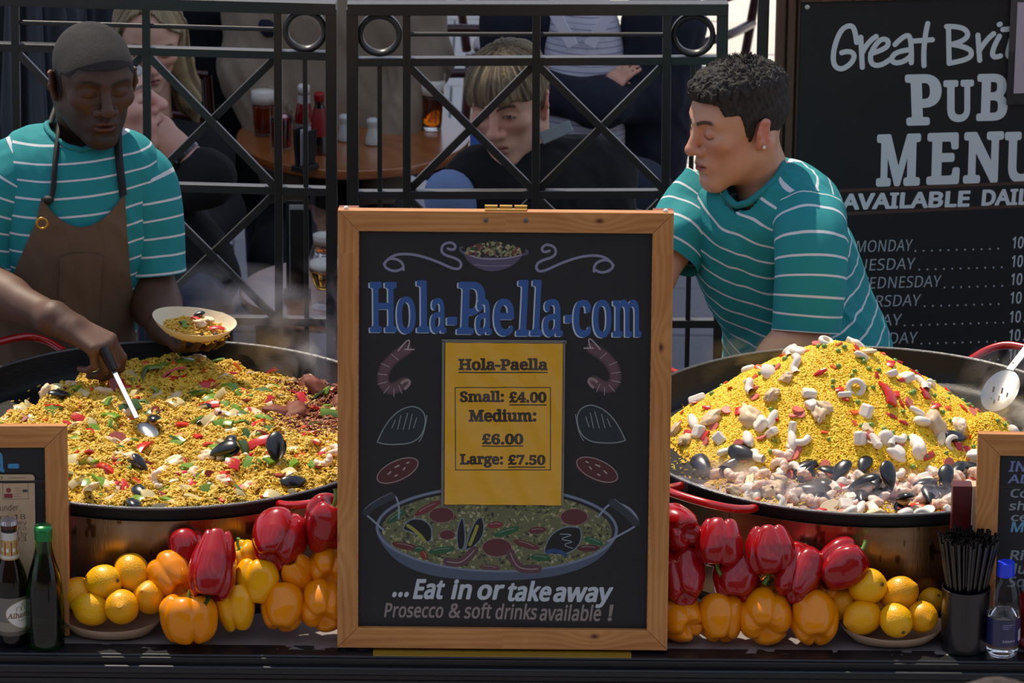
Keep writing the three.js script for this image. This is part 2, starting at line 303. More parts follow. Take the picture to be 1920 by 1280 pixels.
function drawSlice(g, x, y, m) {
  g.save(); g.translate(x, y); g.scale(m, 1); g.rotate(-0.42); g.beginPath(); g.ellipse(0, 3, 40, 18, 0, 0, 7); g.fillStyle = '#2d1517'; g.fill(); g.beginPath(); g.ellipse(0, -1, 39, 17, 0, 0, 7); g.fillStyle = '#4d2323'; g.fill(); g.lineWidth = 1.8; g.strokeStyle = '#94847d'; g.stroke();
  strokes(g, [[-18, -2, -12, -4], [-2, -8, 6, -8], [10, 2, 14, 0], [-8, 6, -4, 6], [20, -6, 24, -6]], 2.4, '#a99a90'); g.restore();
}
const signTex = canvasTex(1460, 1970, (g, W, H) => {
  reseed(11);
  g.fillStyle = blackboard; g.fillRect(0, 0, W, H);
  for (let i = 0; i < 1500; i++) { g.fillStyle = `rgba(200,205,210,${rnd() * 0.022})`; g.fillRect(rnd() * W, rnd() * H, 1 + rnd() * 26, 1 + rnd() * 2); }
  layout(g, W, H, [697, 452], [1212, 460], [690, 1146]);
  const violet = '#807f96';
  for (const [m, ox, oy] of [[1, 0, 0], [-1, 1884, 5]]) { // scrolls either side of the bowl
    const q = (s) => s.map((v, i) => (i % 2 ? v + oy : m > 0 ? v : ox - v));
    strokes(g, [q([769, 517, 757, 512, 758, 522, 775, 522, 776, 508, 750, 500, 738, 516, 762, 527, 772, 520]).slice(6), q([741, 512, 752, 496, 790, 494, 830, 506, 868, 524, 878, 516, 872, 504, 842, 496, 842, 480, 858, 474, 868, 482, 862, 490, 853, 486])], 4.6, violet);
  }
  g.beginPath(); g.moveTo(880, 494); g.quadraticCurveTo(892, 522, 930, 526); g.quadraticCurveTo(972, 522, 984, 497); g.quadraticCurveTo(930, 508, 880, 494); g.fillStyle = '#544c60'; g.fill();
  strokes(g, [[880, 492, 900, 503, 932, 505, 965, 503, 984, 497]], 2.4, '#8f8a92'); strokes(g, [[880, 494, 870, 486, 878, 484], [984, 498, 998, 494, 990, 490]], 4, '#544c60'); strokes(g, [[900, 514, 930, 519, 962, 515]], 1.2, '#847a8c');
  for (let i = 0; i < 260; i++) { const a = rnd() * 6.28, r = Math.sqrt(rnd()); const x = 932 + Math.cos(a) * r * 48, y = 492 + Math.sin(a) * r * 11 - (1 - Math.abs(x - 932) / 50) * 6; g.fillStyle = ['#8b8a63', '#a09a72', '#6f3334', '#2f4a2d', '#1b241b', '#7b7b58'][(rnd() * 6) | 0]; g.beginPath(); g.ellipse(x, y, 2 + rnd() * 3, 1.5 + rnd() * 1.6, rnd() * 3, 0, 7); g.fill(); }
  const blue = '#2c5590', hl = '#b4bfc4';
  const word = (s, x0, x1, y0, y1, skew) => { fitText(g, s, '"Droid Serif", serif', x0 - 3, y0 + 1, x1 - 3, y1 + 1.5, hl, { slope: 0.011, skew, stroke: 4 }); fitText(g, s, '"Droid Serif", serif', x0, y0, x1, y1, blue, { slope: 0.011, skew, stroke: 5 }); };
  word('H', 715, 764, 545, 627, 0); word('o', 761, 798, 552, 629, 0); word('l', 799, 822, 548, 628, 0); word('a', 821, 851, 556, 629, 0); word('-', 851, 869, 560, 642, 0);
  word('P', 867, 917, 546, 631, -0.04); word('a', 900, 931, 557, 632, 0); word('e', 931, 971, 557, 634, 0); word('l', 973, 996, 549, 635, -0.05); word('l', 998, 1018, 549, 635, -0.05); word('a', 1018, 1056, 558, 636, 0); word('-', 1058, 1070, 558, 640, 0);
  word('c', 1071, 1105, 560, 637, 0); word('o', 1106, 1142, 560, 638, 0); word('m', 1142, 1193, 560, 638, 0);
  drawShrimp(g, 757, 706, 1); drawShrimp(g, 1128, 706, -1); drawMussel(g, 771, 793, 1); drawMussel(g, 1121, 793, -1); drawSlice(g, 763, 872, 1); drawSlice(g, 1115, 873, -1);
  // the painted pan
  g.beginPath(); g.ellipse(936, 980, 214, 72, 0.02, 0, 7); g.fillStyle = '#20242b'; g.fill();
  g.beginPath(); g.moveTo(722, 968); g.bezierCurveTo(740, 1040, 800, 1066, 940, 1066); g.bezierCurveTo(1070, 1066, 1130, 1040, 1152, 985); g.bezierCurveTo(1090, 1060, 790, 1070, 722, 968); g.fillStyle = '#4a5466'; g.fill();
  g.beginPath(); g.ellipse(938, 975, 212, 74, 0.02, 0, 7); g.lineWidth = 5; g.strokeStyle = '#6f7889'; g.stroke();
  g.save(); g.beginPath(); g.ellipse(938, 978, 204, 70, 0.02, 0, 7); g.clip(); g.fillStyle = '#5f6240'; g.fillRect(700, 880, 500, 220);
  for (let i = 0; i < 1500; i++) { g.fillStyle = ['#7c7c4f', '#8d8a5c', '#4a4d35', '#2c3024', '#9a9a72', '#6b6d44'][(rnd() * 6) | 0]; g.beginPath(); g.ellipse(rr(725, 1150), rr(905, 1055), 1 + rnd() * 4, 0.8 + rnd() * 1.8, rnd() * 3, 0, 7); g.fill(); }
  for (const [x, y, a, c, l] of [[815, 938, -0.5, '#6b2a2c', 26], [845, 957, -0.2, '#5a2a2c', 22], [775, 1004, 0.2, '#5a2628', 24], [1075, 955, 0.1, '#5a2a2c', 26], [990, 1003, 0.3, '#5d292b', 24], [1010, 978, -0.1, '#5a2a2c', 16], [1100, 1010, 0, '#4f2426', 20], [935, 968, -0.1, '#74282a', 14], [925, 1043, 0.1, '#5b3b3d', 18], [840, 1012, -0.15, '#205432', 24], [955, 980, -0.3, '#205432', 24], [1015, 1026, 0.1, '#205432', 18], [1110, 998, 0.3, '#1e5a34', 18], [760, 952, -0.6, '#205432', 20], [800, 1010, 0, '#205432', 10], [808, 1020, 1, '#7c2b26', 9]]) { g.save(); g.translate(x, y); g.rotate(a); g.beginPath(); g.ellipse(0, 0, l, 6, 0, 0, 7); g.fillStyle = c; g.fill(); strokes(g, [[-l * 0.6, -2, 0, -4, l * 0.6, -1]], 1.2, '#8a7f78'); g.restore(); }
  for (const [x, y, r] of [[840, 950, 22], [938, 1008, 26], [1075, 955, 24], [850, 985, 14]]) { g.beginPath(); g.ellipse(x, y, r, r * 0.62, 0, 0, 7); g.fillStyle = '#55282a'; g.fill(); g.lineWidth = 1.2; g.strokeStyle = '#8b6f66'; g.stroke(); }
  g.restore();
  const shell = (pts, inner) => { g.beginPath(); g.moveTo(pts[0], pts[1]); g.bezierCurveTo(...pts.slice(2, 8)); g.bezierCurveTo(...pts.slice(8, 14)); g.closePath(); g.fillStyle = '#0d1115'; g.fill(); g.lineWidth = 2; g.strokeStyle = '#6f7d87'; g.stroke(); if (inner) strokes(g, [inner], 6, '#8a8a3a'); };
  shell([772, 975, 775, 950, 815, 950, 822, 975, 825, 1005, 812, 1000, 800, 985], [780, 968, 800, 980, 810, 996]); shell([870, 1010, 862, 985, 872, 955, 878, 955, 884, 985, 882, 1005, 876, 1012]); shell([882, 1012, 888, 985, 900, 950, 912, 955, 922, 985, 905, 1005, 882, 1012], [890, 1002, 898, 985, 903, 970]);
  shell([1022, 1018, 1025, 980, 1060, 965, 1085, 975, 1095, 1000, 1075, 1030, 1022, 1018]); strokes(g, [[1050, 985, 1080, 985, 1045, 994, 1078, 998, 1050, 1004, 1072, 1010]], 1.5, '#8b989c'); strokes(g, [[1028, 1016, 1045, 1010, 1060, 1022]], 7, '#22406a');
  for (const s of [[850, 1032, 868, 1036, 884, 1028, 898, 1012], [962, 1018, 968, 1036, 985, 1048, 1010, 1046]]) { strokes(g, [s], 15, '#55393c'); strokes(g, [s], 2, '#8f7d78'); }
  strokes(g, [[736, 975, 715, 955, 702, 945, 712, 930, 742, 918, 758, 912, 766, 935, 764, 955], [1135, 998, 1160, 985, 1184, 972, 1190, 962, 1175, 940, 1145, 928, 1128, 940, 1118, 955]], 3.5, '#828b99'); strokes(g, [[706, 944, 722, 928, 752, 916], [1142, 930, 1165, 945, 1184, 966]], 13, '#2c333b'); strokes(g, [[704, 938, 722, 922, 752, 910], [1146, 924, 1170, 940, 1190, 962]], 1.3, '#6a727d');
  // words at the foot
  const cs = '#b3bbbe', k = '#877a72';
  fitText(g, '...', 'sans-serif', 750, 1060, 782, 1092, cs, { skew: -0.2, stroke: 8 }); fitText(g, 'Eat', 'sans-serif', 786, 1064, 840, 1096, cs, { skew: -0.22, slope: 0.012, stroke: 8 }); fitText(g, 'in', 'sans-serif', 854, 1066, 892, 1097, cs, { skew: -0.22, slope: 0.012, stroke: 8 }); fitText(g, 'or', 'sans-serif', 900, 1067, 946, 1098, cs, { skew: -0.22, slope: 0.012, stroke: 8 });
  fitText(g, 'take', 'sans-serif', 954, 1070, 1032, 1101, cs, { skew: -0.22, slope: 0.012, stroke: 8 }); fitText(g, 'away', 'sans-serif', 1036, 1072, 1138, 1103, cs, { skew: -0.22, slope: 0.012, stroke: 8 });
  fitText(g, 'Prosecco', 'sans-serif', 735, 1105, 842, 1129, k, { skew: -0.15, slope: 0.015, stroke: 5 }); fitText(g, '&', 'sans-serif', 850, 1107, 872, 1131, k, { skew: -0.15, stroke: 5 }); fitText(g, 'soft', 'sans-serif', 878, 1107, 926, 1132, k, { skew: -0.15, slope: 0.015, stroke: 5 });
  fitText(g, 'drinks', 'sans-serif', 933, 1109, 1008, 1134, k, { skew: -0.15, slope: 0.015, stroke: 5 }); fitText(g, 'available', 'sans-serif', 1012, 1111, 1122, 1137, k, { skew: -0.15, slope: 0.015, stroke: 5 }); fitText(g, '!', 'sans-serif', 1132, 1111, 1144, 1138, k, { skew: -0.15, stroke: 5 });
});
const priceTex = canvasTex(840, 1160, (g, W, H) => {
  g.fillStyle = '#d9a012'; g.fillRect(0, 0, W, H); reseed(5);
  for (let i = 0; i < 300; i++) { g.fillStyle = `rgba(${rnd() > 0.5 ? '255,220,120' : '140,90,0'},${rnd() * 0.035})`; g.fillRect(rnd() * W, rnd() * H, 20 + rnd() * 120, 6 + rnd() * 40); }
  layout(g, W, H, [841, 650], [1048, 652], [838, 940]);
  const ink = '#241a0c', s = '"Droid Serif", serif', o = { stroke: 10.5 };
  fitText(g, 'Hola-Paella', s, 864, 680, 1021, 698, ink, o); fitText(g, 'Small:', s, 866, 738, 945, 755, ink, o); fitText(g, '£4.00', s, 953, 739, 1019, 756, ink, o); fitText(g, 'Medium:', s, 882, 771, 1002, 790, ink, o);
  fitText(g, '£6.00', s, 905, 814, 978, 831, ink, o); fitText(g, 'Large:', s, 866, 850, 943, 867, ink, o); fitText(g, '£7.50', s, 951, 852, 1017, 868, ink, o);
  g.fillStyle = ink; for (const [a, b, y] of [[864, 1021, 702], [953, 1019, 760], [905, 978, 834], [951, 1017, 872]]) g.fillRect(a, y, b - a, 2.2);
  g.strokeStyle = ink; g.lineWidth = 1.6; g.strokeRect(858, 730, 168, 148);
});
{
  const W = 0.588, H = 0.79, base = U(942, 1184, 0.575);
  const t = thing('price_board', 'tall pine framed blackboard with blue painted title and a yellow price sheet', 'sign board', [base.x, CY + 0.006, 0.575]); t.rotation.x = R(-8);
  frame(t, W, H, 0.037, 0.03);
  const pw = W - 0.07, ph = H - 0.07;
  obj('panel', box(pw, ph, 0.008, 0, H / 2, 0.012, 0.001), M(0x101316, 0.6), t);
  obj('painted_face', new THREE.PlaneGeometry(pw - 0.002, ph - 0.002).translate(0, H / 2, 0.0168), M(0xffffff, 0.55, { map: signTex, bumpMap: scaled(grainBump, 4, 5), bumpScale: 0.0002 }), t, 'black painted face with chalk-coloured lettering and food drawings');
  const brass = M(0xb58c42, 0.35, { metalness: 0.7 });
  const hg = obj('hinge', [box(0.074, 0.003, 0.018, 0, H + 0.0015, 0.018, 0.001), ...[-0.026, 0, 0.026].map((x) => new THREE.CylinderGeometry(0.0042, 0.0042, 0.022, 12).rotateZ(Math.PI / 2).translate(x, H + 0.004, 0.006))], brass, t, 'brass hinge');
  for (const x of [-0.035, 0.035]) obj('screw', new THREE.SphereGeometry(0.0042, 12, 8).scale(1, 1, 0.5).translate(x, H - 0.0155, 0.0305), M(0x6d6c68, 0.35, { metalness: 0.8 }), t);
  for (const x of [-0.28, 0.28]) obj('stud', new THREE.SphereGeometry(0.0045, 12, 8).translate(x, H + 0.002, 0.02), M(0xe8e0d2, 0.4), t);
  { // rear leaf of the folding board, leaning back
    const q = new THREE.Group(); const gs = []; for (const x of [-1, 1]) gs.push(box(0.036, H, 0.02, x * (W / 2 - 0.018), -H / 2, 0)); gs.push(box(W, 0.036, 0.02, 0, -H + 0.02, 0));
    const m = obj('rear_leaf', gs, M(0x7b3a1e, 0.5), t); m.position.set(0, H, -0.012); m.rotation.x = R(1);
  }
  const up = V(0, Math.cos(R(8)), -Math.sin(R(8))), nz = V(0, Math.sin(R(8)), Math.cos(R(8)));
  const pc = U(944, 795, 0.53); const h = (pc.y - t.position.y) / Math.cos(R(8));
  const pos = V(pc.x, t.position.y, t.position.z).addScaledVector(up, h).addScaledVector(nz, 0.0185);
  const s = thing('price_sheet', 'yellow paper price sheet in a plastic sleeve on the black board', 'price list', pos); s.rotation.x = R(-8);
  const pg = new THREE.PlaneGeometry(0.207, 0.292, 40, 56), pp = pg.attributes.position;
  for (let i = 0; i < pp.count; i++) { const x = pp.getX(i), y = pp.getY(i); pp.setZ(i, 0.002 + 0.0022 * fbm(x * 22, y * 16, 4, 3) + 0.0008 * Math.sin((x + y * 0.6) * 90 + 3 * noise(x * 10, y * 10))); } pg.computeVertexNormals();
  obj('paper', pg, M(0xffffff, 0.5, { map: priceTex, side: THREE.DoubleSide, clearcoat: 1, clearcoatRoughness: 0.12 }), s, 'yellow paper with black printed prices');
  obj('sleeve_edge', [box(0.22, 0.006, 0.0012, 0, 0.149, 0.0005, 0.0004), box(0.005, 0.3, 0.0012, -0.107, 0, 0.0005, 0.0004), box(0.004, 0.3, 0.0012, 0.106, 0, 0.0005, 0.0004)], M(0x63625a, 0.2, { clearcoat: 1 }), s);
  solo('yellow_card', box(0.46, 0.004, 0.05, base.x - 0.0, CY + 0.003, 0.6, 0.001), M(0x8a6a10, 0.6), 'flat strip of yellow card lying under the foot of the tall price board', 'card');
}
function smallBoard(name, label, corner, z, W, H, lean, yaw, side, draw) { // corner: pixel of the top corner nearest the frame's middle
  const c = U(corner[0], corner[1], z), t = thing(name, label, 'sign board', [0, 0, 0]);
  t.rotation.set(R(-lean), 0, 0); t.rotation.order = 'YXZ'; t.rotation.y = R(yaw);
  frame(t, W, H, 0.04, 0.022);
  const tx = canvasTex(Math.round((W - 0.076) * 2600), Math.round((H - 0.076) * 2600), draw);
  obj('panel', box(W - 0.074, H - 0.074, 0.006, 0, H / 2, 0.009, 0.001), M(0x101316, 0.6), t);
  obj('painted_face', new THREE.PlaneGeometry(W - 0.076, H - 0.076).translate(0, H / 2, 0.0128), M(0xffffff, 0.55, { map: tx }), t);
  obj('stand', box(W - 0.06, H * 0.8, 0.008, 0, H * 0.4, 0).rotateX(R(lean + 14)).translate(0, 0.0, -0.1), M(0x2a2320, 0.7), t);
  t.updateMatrix(); const q = V((side * W) / 2, H, 0.022).applyEuler(t.rotation); t.position.copy(c.sub(q));
  t.position.y = CY + 0.004; return t;
}
const lb = smallBoard('ingredient_board', 'pine framed blackboard beside the two glass bottles, with a card pinned on it', [125, 787], 0.5, 0.36, 0.385, 8, 2, 1, (g, W, H) => {
  g.fillStyle = '#13161a'; g.fillRect(0, 0, W, H); layout(g, W, H, [-199, 831], [85, 834], [-205, 1136]);
  fitText(g, 'Hola', '"Droid Serif", serif', -150, 838, -18, 880, '#3b6f94', { stroke: 6 }); fitText(g, 'a', '"Droid Serif", serif', -8, 836, 10, 879, '#3f86b0', { stroke: 6 }); fitText(g, '-', 'sans-serif', 16, 846, 36, 884, '#3f86b0', { stroke: 8 });
  fitText(g, 'ingredients', 'sans-serif', -150, 980, 60, 1000, '#4c6278', { skew: -0.1, stroke: 3 }); fitText(g, 'S', 'sans-serif', 56, 982, 68, 1004, '#4d6577', { skew: -0.1, stroke: 4 }); fitText(g, 's', 'sans-serif', 54, 1048, 62, 1066, '#4d6577', { skew: -0.1, stroke: 4 });
});
const rb = smallBoard('ingredient_board', 'pine framed blackboard behind the water bottle, with chalk lettering cut off by the picture edge', [1835, 798], 0.5, 0.36, 0.385, 7, -2, -1, (g, W, H) => {
  g.fillStyle = '#15191c'; g.fillRect(0, 0, W, H); layout(g, W, H, [1876, 842], [2160, 845], [1886, 1148]);
  const v = '#6f7aa6', c = '#7f8a8d', o = { skew: -0.12, stroke: 5 };
  fitText(g, 'INGREDIENTS', 'sans-serif', 1895, 856, 2080, 874, v, o); fitText(g, 'ALLERGENS', 'sans-serif', 1896, 880, 2060, 895, v, o); fitText(g, 'Contains', 'sans-serif', 1900, 906, 2010, 921, c, o); fitText(g, 'shellfish', 'sans-serif', 1900, 929, 2010, 944, c, o);
  fitText(g, 'celery', 'sans-serif', 1904, 950, 1990, 964, c, o); fitText(g, 'MUSSELS', 'sans-serif', 1904, 966, 2030, 984, '#5c93ad', o); fitText(g, 'Rice', 'sans-serif', 1906, 1018, 1965, 1035, c, o); fitText(g, 'Mussels', 'sans-serif', 1898, 1042, 2000, 1060, c, o); fitText(g, 'Squid', 'sans-serif', 1907, 1066, 1980, 1084, c, o);
});
{ // the age-check card on the board beside the bottles
  const tx = canvasTex(520, 860, (g, W, H) => {
    g.fillStyle = '#b49a78'; g.fillRect(0, 0, W, H); reseed(21); for (let i = 0; i < 200; i++) { g.fillStyle = `rgba(${rnd() > 0.5 ? '225,200,160' : '120,95,65'},0.05)`; g.fillRect(rnd() * W, rnd() * H, 30, 60); }
    layout(g, W, H, [-64, 884], [66, 886], [-66, 1099]); const k = '#3b2f28', s = 'sans-serif';
    fitText(g, 'Act 2003', s, -40, 888, 10, 894, k); g.fillStyle = '#5d4d41'; g.fillRect(18, 891, 32, 1); g.strokeStyle = '#6d5c4f'; g.lineWidth = 1; g.strokeRect(9, 901, 45, 29);
    g.fillStyle = '#7c1f26'; g.beginPath(); g.arc(19, 914, 4.5, 0, 7); g.fill(); g.fillRect(11, 920, 15, 8); g.fillStyle = '#33302e'; g.fillRect(44, 913, 9, 5); g.fillStyle = '#8a7663'; for (let i = 0; i < 4; i++) g.fillRect(28, 910 + i * 5, 12, 1);
    fitText(g, 'If you look under', s, -60, 940, 36, 951, k); fitText(g, 'you are 18', s, -50, 958, 49, 967, k); for (const [q, y] of [['proof of age they', 977], ['must be 18 to buy it is', 987], ['served and signed by', 997], ['from 2003', 1007]]) fitText(g, q, s, -56, y - 8, 50, y, '#4a3c32');
  });
  const c = U(1, 990, 0.5), t = solo('notice_card', new THREE.ExtrudeGeometry((() => { const s = new THREE.Shape(), w = 0.065, h = 0.108, r = 0.008; s.moveTo(-w + r, -h); s.lineTo(w - r, -h); s.quadraticCurveTo(w, -h, w, -h + r); s.lineTo(w, h - r); s.quadraticCurveTo(w, h, w - r, h); s.lineTo(-w + r, h); s.quadraticCurveTo(-w, h, -w, h - r); s.lineTo(-w, -h + r); s.quadraticCurveTo(-w, -h, -w + r, -h); return s; })(), { depth: 0.002, bevelEnabled: false }), M(0xffffff, 0.35, { map: tx, clearcoat: 0.4 }), 'tan printed card with a small red figure fixed to the blackboard behind the bottles', 'card');
  const uv = t.geometry.attributes.uv; for (let i = 0; i < uv.count; i++) uv.setXY(i, (uv.getX(i) + 0.065) / 0.13, (uv.getY(i) + 0.108) / 0.216);
  t.rotation.order = 'YXZ'; t.rotation.set(R(-8), R(2), 0);
  const n = V(0, Math.sin(R(8)), Math.cos(R(8))), dz = 0.0135, yy = c.y - lb.position.y; t.position.set(c.x, c.y, lb.position.z - yy * Math.tan(R(8)) + dz / Math.cos(R(8)));
}
// ---------------------------------------------------------------- paella pans on their burner drums
const RIM = 1.135, PR = 0.455, PANS = [V(-0.645, RIM, 0), V(0.668, RIM, 0)];
const panBlack = M(0x0e0f11, 0.5, { metalness: 0.2, specularIntensity: 0.7, bumpMap: scaled(grainBump, 10, 4), bumpScale: 0.0006 });
const redEnamel = M(0xb5140f, 0.22, { clearcoat: 0.8, clearcoatRoughness: 0.12 });
const drumTex = dataTex(1024, 128, (x, y) => {
  const h = 0.5 + 0.5 * Math.sin(x * 60 + 3 * fbm(x * 18, y * 2, 3)), b = fbm(x * 40, y * 1.6, 7, 4), s = noise(x * 10, y * 400, 2) * 8, sp = fbm(x * 220, y * 26, 4, 2) > 0.46 ? -55 : 0;
  const k = clamp(0.35 + b * 1.1 + 0.2 * h, 0, 1);
  return [lerp(176, 122, k) + s + sp, lerp(166, 88, k) + s + sp, lerp(150, 56, k) + s + sp];
});
const drumSteel = M(0xffffff, 0.3, { metalness: 0.95, map: drumTex, anisotropy: 0.5, bumpMap: scaled(grainBump, 30, 1), bumpScale: 0.0003 });
PANS.forEach((c, n) => {
  const d = thing('burner_drum', n ? 'round stained steel burner drum under the pan of heaped bright yellow rice' : 'round stained steel burner drum under the pan of mixed paella being served', 'burner', [c.x, CY + 0.004, 0]);
  obj('drum_wall', lathe([[0.4612, 0], [0.464, 0], [0.464, RIM - CY - 0.026], [0.4612, RIM - CY - 0.026], [0.4612, 0]], 140), drumSteel, d);
  obj('seam', box(0.004, RIM - CY - 0.04, 0.003, 0.19, (RIM - CY - 0.04) / 2, 0.4235), M(0x1d1712, 0.6), d);
  obj('base_ring', lathe([[0.4645, 0], [0.469, 0], [0.469, 0.012], [0.4645, 0.012]], 90), M(0x2a2622, 0.5, { metalness: 0.6 }), d);
  const p = thing('paella_pan', n ? 'wide black steel pan with red handles holding heaped raw yellow rice and seafood' : 'wide black steel pan with red handles full of cooked paella', 'pan', c);
  obj('bowl', lathe([[0.0001, -0.0575], [0.41, -0.0575], [0.43, -0.054], [0.441, -0.042], [0.447, -0.022], [0.4535, -0.001], [0.4535, 0.0], [0.459, 0.0], [0.4585, -0.02], [0.456, -0.04], [0.446, -0.056], [0.42, -0.0625], [0.0001, -0.0625]], 160), panBlack, p);
  obj('rim', new THREE.TorusGeometry(0.4572, 0.0034, 10, 180).rotateX(Math.PI / 2), M(0x6b6c6e, 0.32, { metalness: 0.85, bumpMap: scaled(grainBump, 40, 2), bumpScale: 0.0008 }), p, 'worn bare metal rim');
  for (const a of n ? [40, 320, 140, 238] : [40, 320, 123, 220]) {
    const u = V(Math.sin(R(a)), 0, Math.cos(R(a))), t = V(u.z, 0, -u.x), P = (s, r, h) => V(0, h, 0).addScaledVector(u, r).addScaledVector(t, s);
    obj('handle', tube([P(-0.085, 0.452, -0.01), P(-0.084, 0.475, -0.006), P(-0.074, 0.512, 0.004), P(-0.05, 0.536, 0.012), P(0, 0.543, 0.014), P(0.05, 0.536, 0.012), P(0.074, 0.512, 0.004), P(0.084, 0.475, -0.006), P(0.085, 0.452, -0.01)], 0.0078, 60, 14), redEnamel, p, 'red enamelled loop handle');
  }
});
// ---------------------------------------------------------------- what is in them
const e1 = (x, a, b) => Math.exp(-((x / a) ** 2) * b);
const bump = (x, z, cx, cz, r, h) => h * Math.exp(-((x - cx) ** 2 + (z - cz) ** 2) / (r * r));
function H0(x, z) { // cooked paella, height over the rim plane
  const r = Math.hypot(x, z), e = r - 0.437 + 0.15 * sst(-0.05, -0.36, x) * sst(0.12, -0.22, z);
  let h = -0.017 - 0.016 * sst(-0.12, -0.4, z) + 0.014 * fbm(x * 9, z * 9, 3, 3) + 0.02 * fbm(x * 34, z * 34, 8, 3);
  h += bump(x, z, 0.02, -0.33, 0.09, 0.03) + bump(x, z, -0.12, -0.31, 0.12, 0.012) + bump(x, z, 0.18, 0.12, 0.13, 0.012) - bump(x, z, -0.03, -0.02, 0.07, 0.012) + bump(x, z, -0.2, 0.25, 0.15, 0.008) - bump(x, z, 0.2, -0.42, 0.09, 0.02);
  return lerp(h, -0.057, sst(-0.03, 0.012, e));
}
function H1(x, z) { // raw rice heaped over the seafood
  const dx = (x + 0.045) / (x < -0.045 ? 0.335 : 0.31), dz = (z + 0.105) / (z > -0.105 ? 0.30 : 0.26), q = Math.hypot(dx, dz) + 0.05 * fbm(x * 8, z * 8, 5, 2);
  let h = -0.0565 + 0.192 * Math.pow(Math.max(0, 1 - Math.pow(q, 1.25)), 0.92);
  h += 0.006 * fbm(x * 26, z * 26, 2, 3) * sst(1.1, 0.6, q);
  const f = sst(0.11, 0.2, z + 0.12 * x * x) * sst(0.43, 0.38, Math.hypot(x, z)) * sst(-0.36, -0.2, x); // the bed of seafood in front
  h = Math.max(h, -0.0565 + 0.022 * f + 0.008 * f * fbm(x * 22, z * 22, 9, 2));
  h = Math.max(h, -0.0565 + bump(x, z, 0.235, -0.03, 0.06, 0.075));
  return h;
}
const HS = [H0, H1];
function onFood(n, px, py) { let y = RIM - 0.01, p; for (let i = 0; i < 10; i++) { p = G(px, py, y); y = RIM + HS[n](p.x - PANS[n].x, p.z); } return p; }
function normalAt(n, x, z) { const e = 0.006, f = HS[n]; return V(f(x - e, z) - f(x + e, z), 2 * e, f(x, z - e) - f(x, z + e)).normalize(); }
const burnt = (x, z) => sst(0.16, 0.27, x + 0.05 * fbm(x * 14, z * 14, 1, 2)) * sst(0.06, -0.03, z) * sst(-0.36, -0.3, z);
{
  const gr = new THREE.IcosahedronGeometry(1, 1).scale(0.0013, 0.0013, 0.0037), q = new THREE.Quaternion(), m4 = new THREE.Matrix4(), col = new THREE.Color();
  const beds = [[0xa67a18, 66000], [0xd9a711, 70000]];
  PANS.forEach((c, n) => {
    reseed(31 + n);
    const t = thing('rice', n ? 'heap of bright yellow raw rice in the pan behind the small chalk board' : 'layer of golden cooked rice spread over the whole pan', 'rice', c, null, 'stuff');
    const N = 150, g = new THREE.CircleGeometry(0.44, 120, 0, 6.2832), pos = [], idx = [];
    for (let i = 0; i <= N; i++) for (let j = 0; j <= 160; j++) { const r = (i / N) * 0.442, a = (j / 160) * 6.28319, x = r * Math.cos(a), z = r * Math.sin(a); pos.push(x, HS[n](x, z) - 0.0025, z); }
    for (let i = 0; i < N; i++) for (let j = 0; j < 160; j++) { const k = i * 161 + j; idx.push(k, k + 1, k + 161, k + 1, k + 162, k + 161); }
    const keep = []; for (let i = 0; i < idx.length; i += 3) { const hh = Math.max(pos[idx[i] * 3 + 1], pos[idx[i + 1] * 3 + 1], pos[idx[i + 2] * 3 + 1]); if (hh > -0.0545) keep.push(idx[i], idx[i + 1], idx[i + 2]); }
    const bg = new THREE.BufferGeometry(); bg.setAttribute('position', new THREE.Float32BufferAttribute(pos, 3)); bg.setIndex(keep); bg.computeVertexNormals();
    const cl = []; for (let i = 0; i < pos.length; i += 3) { const b = n ? 0 : burnt(pos[i], pos[i + 2]); col.setHex(beds[n][0]); if (b > 0) col.lerp(new THREE.Color(0x5a260c), b); if (n) col.lerp(new THREE.Color(0xa58c80), sst(0.13, 0.19, pos[i + 2]) * sst(-0.02, -0.03, pos[i + 1])); cl.push(col.r, col.g, col.b); }
    bg.setAttribute('color', new THREE.Float32BufferAttribute(cl, 3));
    obj('bed', bg, new THREE.MeshPhysicalMaterial({ roughness: 0.6, vertexColors: true, side: THREE.DoubleSide }), t);
    const count = beds[n][1], im = new THREE.InstancedMesh(gr, M(0xffffff, 0.42), count); im.name = 'rice_grain'; t.add(im);
    let k = 0;
    for (let tries = 0; k < count && tries < count * 6; tries++) {
      const a = rnd() * 6.2832, r = Math.sqrt(rnd()) * 0.436, x = r * Math.cos(a), z = r * Math.sin(a), h = HS[n](x, z);
      if (h < -0.05 && rnd() > (n ? 0.018 * sst(0.2, -0.3, x) : 0.03)) continue;
      if (n && z > 0.14 && h < -0.02 && rnd() > 0.045) continue;
      const nn = normalAt(n, x, z), cluster = n ? 0 : 0.007 * Math.max(-0.2, noise(x * 75, z * 75, 4)) + 0.003 * noise(x * 170, z * 170, 6);
      q.setFromUnitVectors(V(0, 1, 0), nn).multiply(new THREE.Quaternion().setFromEuler(new THREE.Euler(rr(-0.5, 0.5), rnd() * 6.28, rnd() * 3)));
      const s = n ? rr(0.9, 1.2) : rr(1.0, 1.5);
      m4.compose(V(x, h + rr(-0.0018, 0.0012) + cluster, z), q, V(s, s, s)); im.setMatrixAt(k, m4);
      const v = rnd();
      if (n) col.set(v < 0.72 ? 0xf5cc18 : v < 0.93 ? 0xf8d838 : 0xf2b022); else { const b = burnt(x, z); col.set(v < 0.45 ? 0xd9b02a : v < 0.8 ? 0xe4bd38 : v < 0.93 ? 0xcb9c20 : 0xead066); if (rnd() < b * 0.93) col.set(rnd() < 0.55 ? 0x7a3210 : rnd() < 0.6 ? 0xac5e1c : 0x4f2008); }
      col.multiplyScalar(rr(0.86, 1.04)); im.setColorAt(k, col); k++;
    }
    im.count = k;
  });
}
